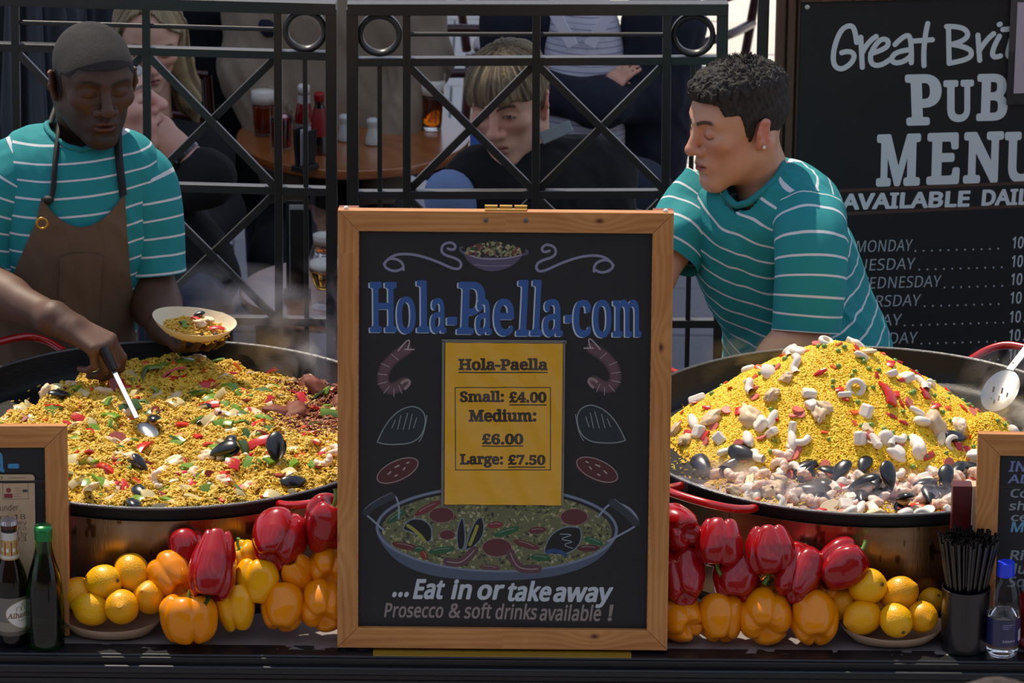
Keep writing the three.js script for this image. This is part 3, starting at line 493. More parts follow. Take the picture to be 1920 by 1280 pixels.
// ingredients: one shape of each kind, cloned where the photograph shows more
function lump(rx, ry, rz, s, amp, f = 1.2, n = 3) {
  const g = mergeVertices(new THREE.IcosahedronGeometry(1, n).deleteAttribute('uv').deleteAttribute('normal')), p = g.attributes.position;
  for (let i = 0; i < p.count; i++) { const x = p.getX(i), y = p.getY(i), z = p.getZ(i), k = 1 + amp * fbm(x * f + s, y * f, z * f - s, 3); p.setXYZ(i, x * k * rx, y * k * ry, z * k * rz); }
  g.computeVertexNormals(); return g;
}
const foodM = { squid: M(0xe6dccd, 0.3, { clearcoat: 0.4, clearcoatRoughness: 0.3 }), chicken: M(0xd8bb94, 0.5), onion: M(0xd9c98f, 0.25, { transmission: 0.25, roughness: 0.3 }), sausage: M(0xc9685a, 0.4), chorizo: M(0x8d3224, 0.4), red: M(0xc2180c, 0.3, { clearcoat: 0.35, side: THREE.DoubleSide }), orange: M(0xdf5a18, 0.3, { clearcoat: 0.4, side: THREE.DoubleSide }), green: M(0x688c1c, 0.3, { clearcoat: 0.3, side: THREE.DoubleSide }), darkGreen: M(0x3c5c14, 0.3, { clearcoat: 0.3, side: THREE.DoubleSide }), pea: M(0x6d8f36, 0.35, { clearcoat: 0.3 }), mush: M(0xd8c3a0, 0.5), shell: M(0x08090c, 0.3, { clearcoat: 0.5, clearcoatRoughness: 0.15 }), nacre: M(0x5a5660, 0.25, { clearcoat: 0.8 }), meat: M(0xc98a3c, 0.4, { clearcoat: 0.4 }) };
function slab(w, l, t, bend, taper = 1, n = 12) { // a bent strip of vegetable
  const g = new THREE.BoxGeometry(w, t, l, 4, 1, n), p = g.attributes.position;
  for (let i = 0; i < p.count; i++) { const z = p.getZ(i) / l, x = p.getX(i); p.setX(i, x * (1 - (1 - taper) * Math.abs(z) * 2)); p.setY(i, p.getY(i) + bend * (0.25 - z * z) - (x / w) ** 2 * t * 1.2); }
  g.computeVertexNormals(); return g;
}
const disc = (r, t) => { const g = new THREE.CylinderGeometry(r, r * 0.97, t, 22, 1); return g; };
function valve(open) { // one half of a mussel shell, hinge at the origin, along +z
  const g = new THREE.SphereGeometry(1, 28, 12, 0, Math.PI * 2, 0, Math.PI / 2), p = g.attributes.position;
  for (let i = 0; i < p.count; i++) { const x = p.getX(i), y = p.getY(i), z = p.getZ(i), u = (z + 1) / 2; p.setXYZ(i, (x + 0.22 * x * x) * 0.0155 * Math.pow(u, 0.5) * (1.3 - 0.3 * u), y * 0.0105 * Math.pow(u, 0.4) * (1.15 - 0.3 * u), u * 0.05); }
  g.computeVertexNormals(); return g.rotateX(-open);
}
function prawn() {
  const pts = []; for (let i = 0; i <= 10; i++) { const a = -1.9 + (i / 10) * 3.8; pts.push(V(Math.cos(a) * 0.0135, 0.002 * Math.sin(i), Math.sin(a) * 0.0135)); }
  const g = new THREE.TubeGeometry(new THREE.CatmullRomCurve3(pts), 40, 1, 12), c = new THREE.CatmullRomCurve3(pts), p = g.attributes.position, o = V(), cl = [];
  for (let i = 0; i < p.count; i++) { const k = Math.floor(i / 13), u = k / 40; c.getPointAt(u, o); const r = (0.0075 * Math.pow(Math.sin(Math.PI * clamp(0.12 + u * 0.86, 0, 1)), 0.7) + 0.0006) * (1 + 0.07 * Math.sin(u * 44)); const vx = p.getX(i) - o.x, vy = p.getY(i) - o.y, vz = p.getZ(i) - o.z; p.setXYZ(i, o.x + vx * r, o.y + vy * r, o.z + vz * r); const out = Math.max(0, vx * o.x + vz * o.z) / 0.0135, w = clamp(out * (0.55 + 0.45 * Math.sin(u * 44)), 0, 1) + (u > 0.9 ? 0.5 : 0); const a = new THREE.Color(0xeccfb6).lerp(new THREE.Color(0xe07a4c), clamp(w * 0.55, 0, 1)); cl.push(a.r, a.g, a.b); }
  g.setAttribute('color', new THREE.Float32BufferAttribute(cl, 3)); g.computeVertexNormals(); return g;
}
const prawnM = new THREE.MeshPhysicalMaterial({ vertexColors: true, roughness: 0.3, clearcoat: 0.5, clearcoatRoughness: 0.25 });
const ringG = (() => { const g = new THREE.TorusGeometry(0.01, 0.0042, 10, 24).scale(1, 1, 1.1).rotateX(Math.PI / 2); return g; })();
const kinds = {
  squid_chunk: [[box(0.018, 0.012, 0.02, 0, 0, 0, 0.004), box(0.012, 0.011, 0.024, 0, 0, 0, 0.004), lump(0.012, 0.008, 0.014, 3, 0.3)], 'squid', 'squid'],
  squid_tentacle: [[tube([V(-0.015, 0, 0.003), V(-0.006, 0.003, -0.003), V(0.006, 0.001, 0.002), V(0.016, 0, -0.002)], 0.0055, 20, 10), lump(0.017, 0.007, 0.007, 5, 0.25)], 'squid', 'squid'],
  squid_ring: [[ringG], 'squid', 'squid'],
  chicken_chunk: [[lump(0.014, 0.009, 0.011, 1, 0.9, 1.9), lump(0.01, 0.008, 0.015, 9, 0.9, 1.9)], 'chicken', 'chicken piece'],
  sausage_slice: [[disc(0.0095, 0.004)], 'sausage', 'sausage slice'], chorizo_slice: [[disc(0.009, 0.004)], 'chorizo', 'sausage slice'],
  red_pepper_piece: [[slab(0.011, 0.03, 0.003, 0.012), slab(0.008, 0.022, 0.003, 0.006, 0.5), slab(0.016, 0.018, 0.003, 0.006)], 'red', 'pepper piece'], orange_pepper_piece: [[slab(0.01, 0.014, 0.004, 0.002)], 'orange', 'pepper piece'],
  green_pepper_piece: [[slab(0.012, 0.03, 0.003, 0.012), slab(0.018, 0.02, 0.003, 0.008)], 'green', 'pepper piece'], dark_green_pepper_piece: [[slab(0.014, 0.028, 0.003, 0.012)], 'darkGreen', 'pepper piece'],
  pea: [[new THREE.SphereGeometry(0.0043, 14, 10)], 'pea', 'pea'], onion_piece: [[slab(0.017, 0.02, 0.0035, 0.01), slab(0.01, 0.026, 0.003, 0.008)], 'onion', 'onion piece'],
  mushroom_slice: [[(() => { const s = new THREE.Shape(); s.moveTo(-0.004, -0.011); s.lineTo(0.004, -0.011); s.lineTo(0.0045, -0.002); s.quadraticCurveTo(0.017, -0.003, 0.013, 0.006); s.quadraticCurveTo(0, 0.017, -0.013, 0.006); s.quadraticCurveTo(-0.017, -0.003, -0.0045, -0.002); s.closePath(); return new THREE.ExtrudeGeometry(s, { depth: 0.003, bevelEnabled: true, bevelSize: 0.0008, bevelThickness: 0.0008, bevelSegments: 1 }).rotateX(-Math.PI / 2); })()], 'mush', 'mushroom'],
};
const where = ['in the cooked paella', 'on the raw rice'];
const place = (o, n, p, sink, tilt = 0.5, yaw = rnd() * 6.28) => {
  const x = p.x - PANS[n].x, h = HS[n](x, p.z); o.position.set(p.x, RIM + h + sink, p.z);
  o.quaternion.setFromUnitVectors(V(0, 1, 0), normalAt(n, x, p.z)).multiply(new THREE.Quaternion().setFromEuler(new THREE.Euler(rr(-tilt, tilt), yaw, rr(-tilt, tilt), 'YXZ')));
};
const say = (k) => k.replace(/_/g, ' ');
const zone = (n, x, z) => n ? `${z < -0.08 ? 'high up' : z < 0.08 ? 'halfway down' : 'at the foot'} ${x < -0.16 ? 'by the price board' : x < 0.05 ? 'in the middle' : 'towards the slotted spoon'}` : `${z < -0.15 ? 'far side' : z < 0.15 ? 'mid pan' : 'near rim'} ${x < -0.14 ? 'by the small board' : x < 0.12 ? 'in the middle' : 'by the price board'}`;
const ordinal = (i) => ['first', 'second', 'third', 'fourth', 'fifth', 'sixth', 'seventh', 'eighth', 'ninth', 'tenth', 'eleventh', 'twelfth', 'thirteenth', 'fourteenth', 'fifteenth', 'sixteenth', 'seventeenth', 'eighteenth', 'nineteenth', 'twentieth', 'twenty-first', 'twenty-second', 'twenty-third', 'twenty-fourth', 'twenty-fifth', 'twenty-sixth', 'twenty-seventh', 'twenty-eighth', 'twenty-ninth', 'thirtieth', 'thirty-first', 'thirty-second'][i];
function ingredient(kind, n, p, size = 1, sink = 0.0025) {
  const [gs, mk, cat] = kinds[kind], lbl = { squid: 'white cut ', chicken: 'pale cooked ', sausage: 'pink round ', chorizo: 'dark red round ', red: 'shiny ', orange: 'small ', green: 'glossy ', darkGreen: 'soft ', pea: 'small round green ', onion: 'pale translucent ', mush: 'pale cut ' }[mk] + say(kind) + ' ' + where[n];
  const m = solo(kind, gs[(rnd() * gs.length) | 0], foodM[mk], lbl, cat, null, `${say(kind)}s in the ${n ? 'raw rice' : 'cooked paella'}`);
  place(m, n, p, sink, kind === 'squid_chunk' ? 0.9 : 0.55); m.scale.setScalar(size * rr(0.9, 1.3) * (n || kind === 'pea' ? 1 : 1.1)); if (!n && kind !== 'pea') m.position.y -= 0.0026; m.userData.label += ', ' + zone(n, p.x - PANS[n].x, p.z); m.userData.group += ' ' + zone(n, p.x - PANS[n].x, p.z); return m;
}
const shellG = valve(0), meatG = lump(0.008, 0.005, 0.016, 4, 0.3).translate(0, 0.002, 0.026);
function mussel(n, p, open, yaw, tilt, size, label, group) {
  const t = thing('mussel', label, 'mussel', [0, 0, 0], group);
  const a = obj('shell', shellG, foodM.shell, t), b = obj('shell', shellG, foodM.shell, t); a.rotation.x = -open / 2; b.rotation.set(open / 2, 0, Math.PI); b.rotation.order = 'XYZ';
  if (open > 0.25) obj('flesh', meatG, foodM.meat, t, 'orange mussel flesh');
  place(t, n, p, 0.006, tilt, yaw); t.scale.setScalar(size * (n ? 1.15 : 1.1)); return t;
}
reseed(77);
for (const [x, y, o, s, l] of [[389, 862, 0.15, 1.15, 'biggest of all, beside a red pepper piece'], [434, 842, 0.5, 0.8, 'above the bright red pepper pieces'], [517, 882, 0.2, 1.15, 'half covered by rice grains'], [547, 822, 0.3, 0.95, 'standing upright by the green pepper'], [575, 898, 0.4, 0.95, 'close to the front handle'], [367, 807, 0.2, 0.6, 'small and half buried in rice'], [371, 769, 0.5, 0.9, 'below the dark green pepper'], [132, 748, 0.2, 0.9, 'standing on its end by the far edge'], [281, 788, 0.5, 0.9, 'next to the spoon bowl'], [277, 888, 0.3, 0.8, 'grey and open in the front middle'], [272, 937, 0.4, 0.9, 'against the front rim'], [238, 940, 0.1, 0.9, 'lying purple against the front rim']])
  mussel(0, onFood(0, x, y), o, rr(0, 6), 0.3, s, `black mussel in the cooked paella, ${l}`, 'mussels in the cooked paella');
for (const [x, y, o, s, i] of [[1330, 896, 0.5, 1.1], [1387, 876, 0.1, 0.8], [1419, 878, 0.1, 1], [1486, 893, 0.7, 1], [1440, 910, 0.1, 0.8], [1525, 890, 0.1, 0.9], [1483, 928, 0.6, 1], [1520, 914, 0.2, 1], [1549, 930, 0.4, 1], [1563, 916, 0.7, 0.9], [1595, 902, 0.9, 1], [1612, 898, 0.1, 0.8], [1588, 927, 0.8, 1], [1640, 935, 0.3, 1], [1672, 934, 0.8, 1], [1735, 932, 0.1, 1.1], [1791, 887, 0.1, 1.1], [1815, 862, 0.1, 0.9], [1759, 911, 0.2, 0.9], [1783, 903, 0.3, 1], [1743, 953, 0.1, 1.05], [1615, 950, 0.3, 1], [1682, 950, 0.5, 1], [1815, 878, 0.5, 0.8], [1775, 930, 0.6, 0.9]].sort((a, b) => a[0] - b[0]).map((a, i) => [...a, i])) {
  const p = onFood(1, x, y); mussel(1, p, o, rr(0, 6), 0.35, s * 1.1, `${o > 0.4 ? 'gaping' : 'nearly shut'} black mussel before the raw rice, ${ordinal(i)} mussel along from the price board`, 'mussels in the raw rice pan').position.y += 0.006;
}
const prawnG = prawn();
const prawnAt = (n, p, s, i) => { const m = solo('prawn', prawnG, prawnM, n ? `pink curled prawn before the raw rice, ${ordinal(i)} prawn along from the price board` : `pink curled prawn in the cooked paella, ${ordinal(i)} prawn from the price board`, 'prawn', null, n ? 'prawns in the raw rice pan' : 'prawns in the cooked paella'); place(m, n, p, 0.006, 0.7); m.scale.setScalar(s); return m; };
for (const [x, y, i] of [[1357, 884], [1402, 912], [1432, 893], [1455, 925], [1460, 892], [1420, 925], [1380, 895], [1500, 900], [1560, 903], [1540, 908], [1465, 875], [1580, 905], [1605, 915], [1632, 913], [1625, 925], [1655, 942], [1690, 920], [1710, 905], [1700, 925], [1725, 912], [1755, 945], [1800, 905], [1830, 900], [1570, 943], [1600, 940], [1645, 952], [1660, 915], [1535, 945], [1716, 938], [1810, 918], [1770, 950], [1500, 940]].sort((a, b) => a[0] - b[0]).map((a, i) => [...a, i])) prawnAt(1, onFood(1, x, y), rr(0.95, 1.35), i);
for (const [x, y, i] of [[620, 850, 0], [605, 866, 1], [420, 777, 2], [300, 905, 3], [103, 715, 4]]) prawnAt(0, onFood(0, x, y), 1, i);
function scatter(n, kind, count, pick, size, sink) { for (let i = 0; i < count; i++) ingredient(kind, n, pick(), size, sink); }
const inPan = (n, test) => () => { for (let i = 0; i < 400; i++) { const a = rnd() * 6.28, r = Math.sqrt(rnd()) * 0.42, x = r * Math.cos(a), z = r * Math.sin(a); if (HS[n](x, z) > -0.045 && test(x, z)) return V(PANS[n].x + x, 0, z); } return V(PANS[n].x, 0, 0); };
const vis0 = (x, z) => !(x > 0.3 && z > -0.3), vis1 = (x, z) => x > -0.4 && z > -0.2 && rnd() < 0.35 + 2.2 * (z + 0.12) && !(x > 0.22 && z > 0.05);
reseed(101);
scatter(0, 'red_pepper_piece', 76, inPan(0, vis0), 1.1); scatter(0, 'orange_pepper_piece', 44, inPan(0, vis0), 1.05); scatter(0, 'green_pepper_piece', 60, inPan(0, vis0), 1.15); scatter(0, 'dark_green_pepper_piece', 24, inPan(0, vis0), 1.2); scatter(0, 'onion_piece', 80, inPan(0, vis0), 1.15); scatter(0, 'pea', 26, inPan(0, vis0), 1, 0.003);
scatter(0, 'chorizo_slice', 26, inPan(0, vis0), 1); scatter(0, 'chicken_chunk', 22, inPan(0, vis0), 0.95, 0.002); scatter(0, 'mushroom_slice', 10, inPan(0, vis0), 0.9);
for (const [x, y, k] of [[415, 890, 'red_pepper_piece'], [435, 872, 'red_pepper_piece'], [420, 900, 'red_pepper_piece'], [488, 835, 'red_pepper_piece'], [268, 845, 'red_pepper_piece'], [200, 876, 'red_pepper_piece'], [345, 678, 'green_pepper_piece'], [285, 693, 'green_pepper_piece'], [363, 743, 'dark_green_pepper_piece'], [550, 872, 'green_pepper_piece'], [332, 830, 'green_pepper_piece'], [218, 738, 'chorizo_slice'], [220, 826, 'chorizo_slice'], [164, 932, 'onion_piece'], [355, 918, 'onion_piece']]) ingredient(k, 0, onFood(0, x, y), 1.4, 0.004);
const meatLump = lump(0.034, 0.014, 0.022, 12, 0.6, 1.6);
for (const [x, y, s, l] of [[525, 772, 1.1, 'in front of the crust'], [556, 775, 1, 'at the near edge of the crust'], [600, 740, 1, 'in the middle of the crust'], [575, 722, 0.8, 'at the far edge of the crust'], [640, 755, 0.9, 'next to the price board']]) { const m = solo('meat_chunk', meatLump, M(0x6e2e10, 0.7), `dark browned meat chunk ${l} in the cooked paella`, 'meat chunk', null, 'browned meat chunks'); place(m, 0, onFood(0, x, y), 0.004, 0.4); m.scale.setScalar(s); }
reseed(202);
scatter(1, 'squid_chunk', 40, inPan(1, vis1), 1.15, 0.006); scatter(1, 'squid_tentacle', 30, inPan(1, vis1), 1.15, 0.005); scatter(1, 'squid_ring', 8, inPan(1, vis1), 1.1, 0.004); scatter(1, 'chicken_chunk', 20, inPan(1, vis1), 1, 0.006); scatter(1, 'sausage_slice', 56, inPan(1, vis1), 1); scatter(1, 'red_pepper_piece', 50, inPan(1, (x, z) => z > -0.22), 1);
scatter(1, 'orange_pepper_piece', 40, inPan(1, (x, z) => z > -0.22), 0.85); scatter(1, 'pea', 80, inPan(1, (x, z) => z > -0.2 && z < 0.16 && (x > -0.1 || rnd() < 0.35)), 1, 0.0035); scatter(1, 'mushroom_slice', 10, inPan(1, vis1), 1);
for (const [x, y, k, s] of [[1332, 840, 'chicken_chunk', 1.6], [1407, 845, 'chicken_chunk', 1.4], [1425, 848, 'squid_chunk', 1.4], [1452, 838, 'chicken_chunk', 1.4], [1560, 827, 'mushroom_slice', 1.5], [1590, 838, 'squid_chunk', 1.5], [1612, 873, 'squid_chunk', 1.3], [1718, 870, 'squid_tentacle', 1.7], [1726, 790, 'squid_chunk', 1.2], [1753, 848, 'chicken_chunk', 1.4], [1666, 855, 'squid_ring', 1.3], [1683, 877, 'squid_chunk', 1.3], [1795, 848, 'squid_chunk', 1.2], [1735, 732, 'squid_tentacle', 1.2], [1406, 732, 'squid_tentacle', 1.3], [1488, 742, 'squid_tentacle', 1.3], [1404, 768, 'squid_tentacle', 1.4], [1583, 777, 'squid_chunk', 1.2], [1665, 722, 'red_pepper_piece', 1.8], [1735, 757, 'red_pepper_piece', 1.4], [1537, 752, 'red_pepper_piece', 1.3], [1627, 682, 'red_pepper_piece', 1.3]]) ingredient(k, 1, onFood(1, x, y), s, 0.006);
{ // shallow cloudy broth round the seafood
  const s = new THREE.Shape(); s.moveTo(-0.36, 0.12); s.quadraticCurveTo(-0.25, 0.32, 0, 0.385); s.quadraticCurveTo(0.22, 0.36, 0.34, 0.2); s.quadraticCurveTo(0.1, 0.26, -0.1, 0.17); s.quadraticCurveTo(-0.24, 0.18, -0.36, 0.12);
  const g = new THREE.ShapeGeometry(s, 24).rotateX(Math.PI / 2).translate(PANS[1].x, RIM - 0.0545, 0);
  solo('broth', g, M(0x55504e, 0.14, { side: THREE.DoubleSide, clearcoat: 1, clearcoatRoughness: 0.06 }), 'thin cloudy grey broth on the floor of the raw rice pan', 'broth', null, null, 'stuff');
}
// ---------------------------------------------------------------- bell peppers
function pepperGeo(lobes, len, wid, s, taper = 0.8, depth = 0.16) {
  const NU = 72, NV = 44, pos = [], idx = [];
  for (let j = 0; j <= NV; j++) {
    const ph = (j / NV) * Math.PI, cy = Math.cos(ph), sy = Math.sin(ph), prof = Math.pow(sy, 0.62), t = (1 - cy) / 2;
    for (let i = 0; i < NU; i++) {
      const th = (i / NU) * Math.PI * 2, l = Math.abs(Math.cos((th + 0.25 * Math.sin(th + s) + s) * lobes * 0.5)), lob = 1 - Math.pow(1 - l, 2.2);
      const k = depth * (0.55 + 0.7 * Math.abs(cy)), r = wid * prof * (1 - k + k * lob) * lerp(1, taper, sst(0.25, 1, t)) * (1 + 0.05 * Math.sin(th + s * 3)) * (1 + 0.04 * noise(Math.cos(th) * 1.5 + s, cy * 2, Math.sin(th) * 1.5));
      let y = (len / 2) * Math.sign(cy) * Math.pow(Math.abs(cy), 0.85);
      const q = r / wid;
      if (cy > 0) y -= 0.2 * len * Math.exp(-(q * q) / 0.12) - 0.03 * len * lob * sst(0.2, 0.6, q); else y += 0.17 * len * Math.exp(-(q * q) / 0.1) - 0.06 * len * (lob - 0.5) * sst(0.15, 0.5, q) * sst(0.2, 0.9, -cy);
      pos.push(r * Math.cos(th), y, r * Math.sin(th));
    }
  }
  for (let j = 0; j < NV; j++) for (let i = 0; i < NU; i++) { const a = j * NU + i, b = j * NU + ((i + 1) % NU), c = a + NU, d = b + NU; idx.push(a, b, c, b, d, c); }
  const g = new THREE.BufferGeometry(); g.setAttribute('position', new THREE.Float32BufferAttribute(pos, 3)); g.setIndex(idx); g.computeVertexNormals(); return g;
}
const stemGeo = (() => {
  const g = tube([V(0, 0, 0), V(0.001, 0.008, 0), V(0.004, 0.018, 0.001), V(0.011, 0.028, 0.001)], 0.0036, 16, 10), cap = new THREE.CylinderGeometry(0.0046, 0.0036, 0.003, 10).rotateZ(-0.7).translate(0.012, 0.029, 0.001);
  const c = lathe([[0.0001, 0.004], [0.005, 0.004], [0.009, 0.001], [0.013, -0.002], [0.012, -0.003], [0.0001, 0]], 24), p = c.attributes.position; for (let i = 0; i < p.count; i++) { const a = Math.atan2(p.getZ(i), p.getX(i)), r = Math.hypot(p.getX(i), p.getZ(i)); p.setY(i, p.getY(i) - (r > 0.006 ? 0.0025 * Math.cos(a * 5) : 0)); } c.computeVertexNormals();
  return merge([g, cap, c]);
})();
const skins = { red: M(0x98060b, 0.26, { specularIntensity: 0.3, clearcoat: 0.9, clearcoatRoughness: 0.1 }), yellow: M(0xe38600, 0.34, { specularIntensity: 0.25, clearcoat: 0.6, clearcoatRoughness: 0.12 }), lightYellow: M(0xeba400, 0.34, { specularIntensity: 0.25, clearcoat: 0.6, clearcoatRoughness: 0.12 }) };
const stemM = M(0x5f8a35, 0.5), stemDark = M(0x31461f, 0.5);
const pg = [pepperGeo(4, 0.09, 0.047, 0.3), pepperGeo(3, 0.088, 0.046, 1.7, 0.85, 0.2), pepperGeo(3, 0.13, 0.044, 2.4, 0.66, 0.09), pepperGeo(3, 0.1, 0.045, 3.3, 0.7, 0.22), pepperGeo(4, 0.082, 0.05, 4.1, 0.92, 0.2)];
const pTop = [0.03, 0.03, 0.047, 0.034, 0.028];
function pepper(color, px, py, z, wpx, variant, rot, label, group, dark) {
  const t = thing('bell_pepper', label, 'bell pepper', U(px, py, z), group); t.rotation.set(R(rot[0]), R(rot[1]), R(rot[2]), 'ZXY');
  obj('flesh', pg[variant], skins[color], t); const s = obj('stem', stemGeo, dark ? stemDark : stemM, t, 'green stem'); s.position.y = pTop[variant]; s.rotation.y = rot[1] * 0.02;
  t.scale.setScalar(wpx / 1000 / (variant === 2 ? 0.084 : 0.092)); return t;
}
const gL = 'peppers piled beside the lemons in front of the pan being served', gR = 'peppers piled in front of the heaped raw rice pan';
for (const a of [
  ['yellow', 608, 1137, 0.545, 88, 4, [-70, 20, 8], 'yellow bell pepper lowest in the stack next to the foot of the tall price board', gL],
  ['yellow', 532, 1139, 0.548, 86, 1, [-38, 60, -8], 'amber bell pepper on the foil between two lower yellow peppers, its groove facing out', gL],
  ['lightYellow', 442, 1138, 0.55, 84, 3, [-12, 20, 8], 'tall yellow bell pepper leaning on the foil beneath the pale oval one', gL],
  ['yellow', 355, 1158, 0.578, 100, 4, [-12, 15, 3], 'big four-lobed yellow bell pepper at the counter edge, under a red one', gL],
  ['yellow', 322, 1082, 0.51, 86, 0, [-55, 40, 60], 'orange-yellow bell pepper lying on its side behind the lemons', gL],
  ['lightYellow', 460, 1047, 0.485, 66, 1, [8, 0, 28], 'yellow bell pepper half hidden behind the long red pepper', gL],
  ['lightYellow', 481, 1090, 0.53, 84, 1, [-25, 90, -8], 'smooth pale yellow bell pepper stacked in the middle, below the fat red one', gL],
  ['yellow', 557, 1070, 0.515, 76, 3, [-150, 30, 20], 'amber bell pepper tilted upside down beneath the fat red pepper', gL],
  ['yellow', 620, 1064, 0.51, 76, 4, [-75, 10, -6], 'yellow bell pepper touching the price board with its star-shaped base outwards', gL],
  ['red', 351, 1030, 0.475, 74, 1, [-40, 40, 8], 'small round red bell pepper behind the long red one', gL],
  ['red', 401, 1055, 0.55, 88, 2, [36, 140, 172], 'long red bell pepper hanging stem down over the big yellow pepper', gL, 1],
  ['red', 520, 1012, 0.5, 106, 0, [-62, 30, -20], 'fat glossy dark red bell pepper lying on top of the yellow ones', gL],
  ['red', 614, 985, 0.5, 98, 3, [4, 60, -18], 'red bell pepper with green stem upright, under the red pan handle', gL],
  ['yellow', 1274, 1160, 0.54, 90, 0, [-60, 90, 80], 'dull yellow bell pepper lying sideways right against the price board frame', gR],
  ['yellow', 1350, 1158, 0.545, 88, 0, [-35, 50, 4], 'yellow bell pepper with a pale vertical seam, second along from the price board', gR],
  ['yellow', 1435, 1158, 0.55, 95, 4, [-72, 25, 5], 'yellow bell pepper turned base outwards, third along from the price board', gR],
  ['yellow', 1527, 1160, 0.555, 95, 1, [-55, 60, 10], 'bright yellow bell pepper at the end of the row, next to the lemon plate', gR],
  ['yellow', 1441, 1103, 0.5, 42, 0, [30, 0, 0], 'little yellow bell pepper glimpsed through the gap between red peppers', gR],
  ['yellow', 1551, 1112, 0.505, 46, 0, [20, 0, 0], 'yellow bell pepper peeping out behind the lowest red pepper', gR],
  ['red', 1280, 1081, 0.525, 102, 3, [-60, 20, 10], 'deep red bell pepper with bulging lobes, below the top one by the price board', gR],
  ['red', 1381, 1085, 0.52, 92, 1, [-50, 60, -10], 'dark red bell pepper shaded under two shiny red ones, small green stem above it', gR],
  ['red', 1497, 1080, 0.53, 98, 3, [-55, 90, -35], 'red bell pepper resting on the last yellow pepper of the row', gR],
  ['red', 1500, 1052, 0.485, 70, 0, [30, 0, 70], 'red bell pepper mostly hidden behind the others near the drum', gR],
  ['red', 1270, 990, 0.49, 90, 1, [-60, 30, 100], 'red bell pepper topmost beside the price board, creased across the middle', gR],
  ['red', 1347, 1016, 0.51, 92, 0, [152, 20, -6], 'tall shiny red bell pepper under the red pan handle', gR],
  ['red', 1441, 1030, 0.515, 94, 0, [156, 75, 4], 'upright red bell pepper with the brightest highlight, in the middle of the pile', gR],
  ['red', 1577, 1060, 0.515, 96, 1, [-15, 60, -58], 'red bell pepper on its side with a long green stem pointing up', gR],
]) pepper(...a);
// ---------------------------------------------------------------- lemons on leaf plates
const lemonGeo = (() => {
  const pts = []; for (let i = 0; i <= 40; i++) { const t = i / 40, a = t * Math.PI; let y = -Math.cos(a) * 0.0345, r = Math.pow(Math.sin(a), 0.9) * 0.031; if (t > 0.82) { const k = (t - 0.82) / 0.18; y += 0.006 * k * k; r = Math.max(r, 0.0075 * (1 - k * k)); } pts.push([Math.max(r, 0.0001), y]); }
  const g = lathe(pts, 40), p = g.attributes.position; for (let i = 0; i < p.count; i++) { const x = p.getX(i), y = p.getY(i), z = p.getZ(i), k = 1 + 0.025 * noise(x * 60, y * 60, z * 60); p.setXYZ(i, x * k, y * k, z * k); } g.computeVertexNormals(); return g;
})();
const pore = dataTex(256, 256, (x, y) => { const v = 170 + 60 * noise(x * 64, y * 64) - 60 * Math.max(0, noise(x * 46, y * 46, 7)); return [v, v, v]; }, false);
const lemonM = [0xeaa404, 0xe8a002, 0xeeae08].map((c) => M(c, 0.36, { bumpMap: scaled(pore, 2, 1), bumpScale: 0.0009, specularIntensity: 0.5, clearcoat: 0.25, clearcoatRoughness: 0.3 }));
const scarM = M(0x5a4a22, 0.8);
function lemon(px, py, r, z, rot, k, label, group) {
  const t = thing('lemon', label, 'lemon', U(px, py, z), group); t.rotation.set(R(rot[0]), R(rot[1]), R(rot[2]));
  obj('rind', lemonGeo, lemonM[k % 3], t); obj('stem_scar', new THREE.CylinderGeometry(0.003, 0.0035, 0.003, 10).translate(0, -0.0343, 0), scarM, t, 'small brown stem scar'); t.scale.setScalar(r / 31.5);
}
const lL = 'lemons on the plate beside the green bottle', lR = 'lemons on the plate beside the straw cup';
[[240, 1106, 24, 0.49, [20, 0, 90], 'lemon hidden at the back between the two upper lemons', lL], [147, 1113, 31, 0.515, [30, 20, 60], 'lemon nearest the green bottle, half behind the others', lL], [171, 1142, 30, 0.548, [10, 0, 75], 'lower front lemon with its brown end turned to the bottles', lL], [228, 1137, 32, 0.556, [70, 0, 0], 'front middle lemon with its pointed tip facing out', lL], [281, 1119, 31, 0.53, [50, 0, 20], 'lemon next to the orange-yellow pepper, tip turned upwards', lL], [194, 1091, 32, 0.52, [60, 0, 130], 'upper lemon with a dark stem scar near its top', lL], [247, 1073, 33, 0.5, [-60, 20, 200], 'topmost lemon of the pile beside the green bottle', lL],
  [1580, 1130, 28, 0.51, [-40, 0, 160], 'dull lemon tucked between the end yellow pepper and the plate', lR], [1650, 1136, 27, 0.5, [20, 0, 50], 'lemon hidden in the middle of the pile beside the straw cup', lR], [1746, 1126, 24, 0.475, [60, 30, 150], 'lone lemon against the drum behind the plate rim', lR], [1617, 1157, 32, 0.552, [0, 30, 95], 'front lemon lying sideways on the plate, beside the end yellow pepper', lR], [1680, 1163, 30, 0.565, [-70, 0, 20], 'front middle lemon with its dark stem end outwards', lR], [1728, 1156, 29, 0.545, [80, 0, -20], 'front lemon nearest the straw cup, its knobbly tip outwards', lR], [1686, 1113, 32, 0.52, [30, 0, -50], 'upper oval lemon leaning towards the straw cup', lR], [1627, 1099, 33, 0.525, [60, 0, 140], 'large topmost lemon standing out against the drum', lR],
].forEach((a, i) => lemon(a[0], a[1], a[2], a[3], a[4], i, a[5], a[6]));
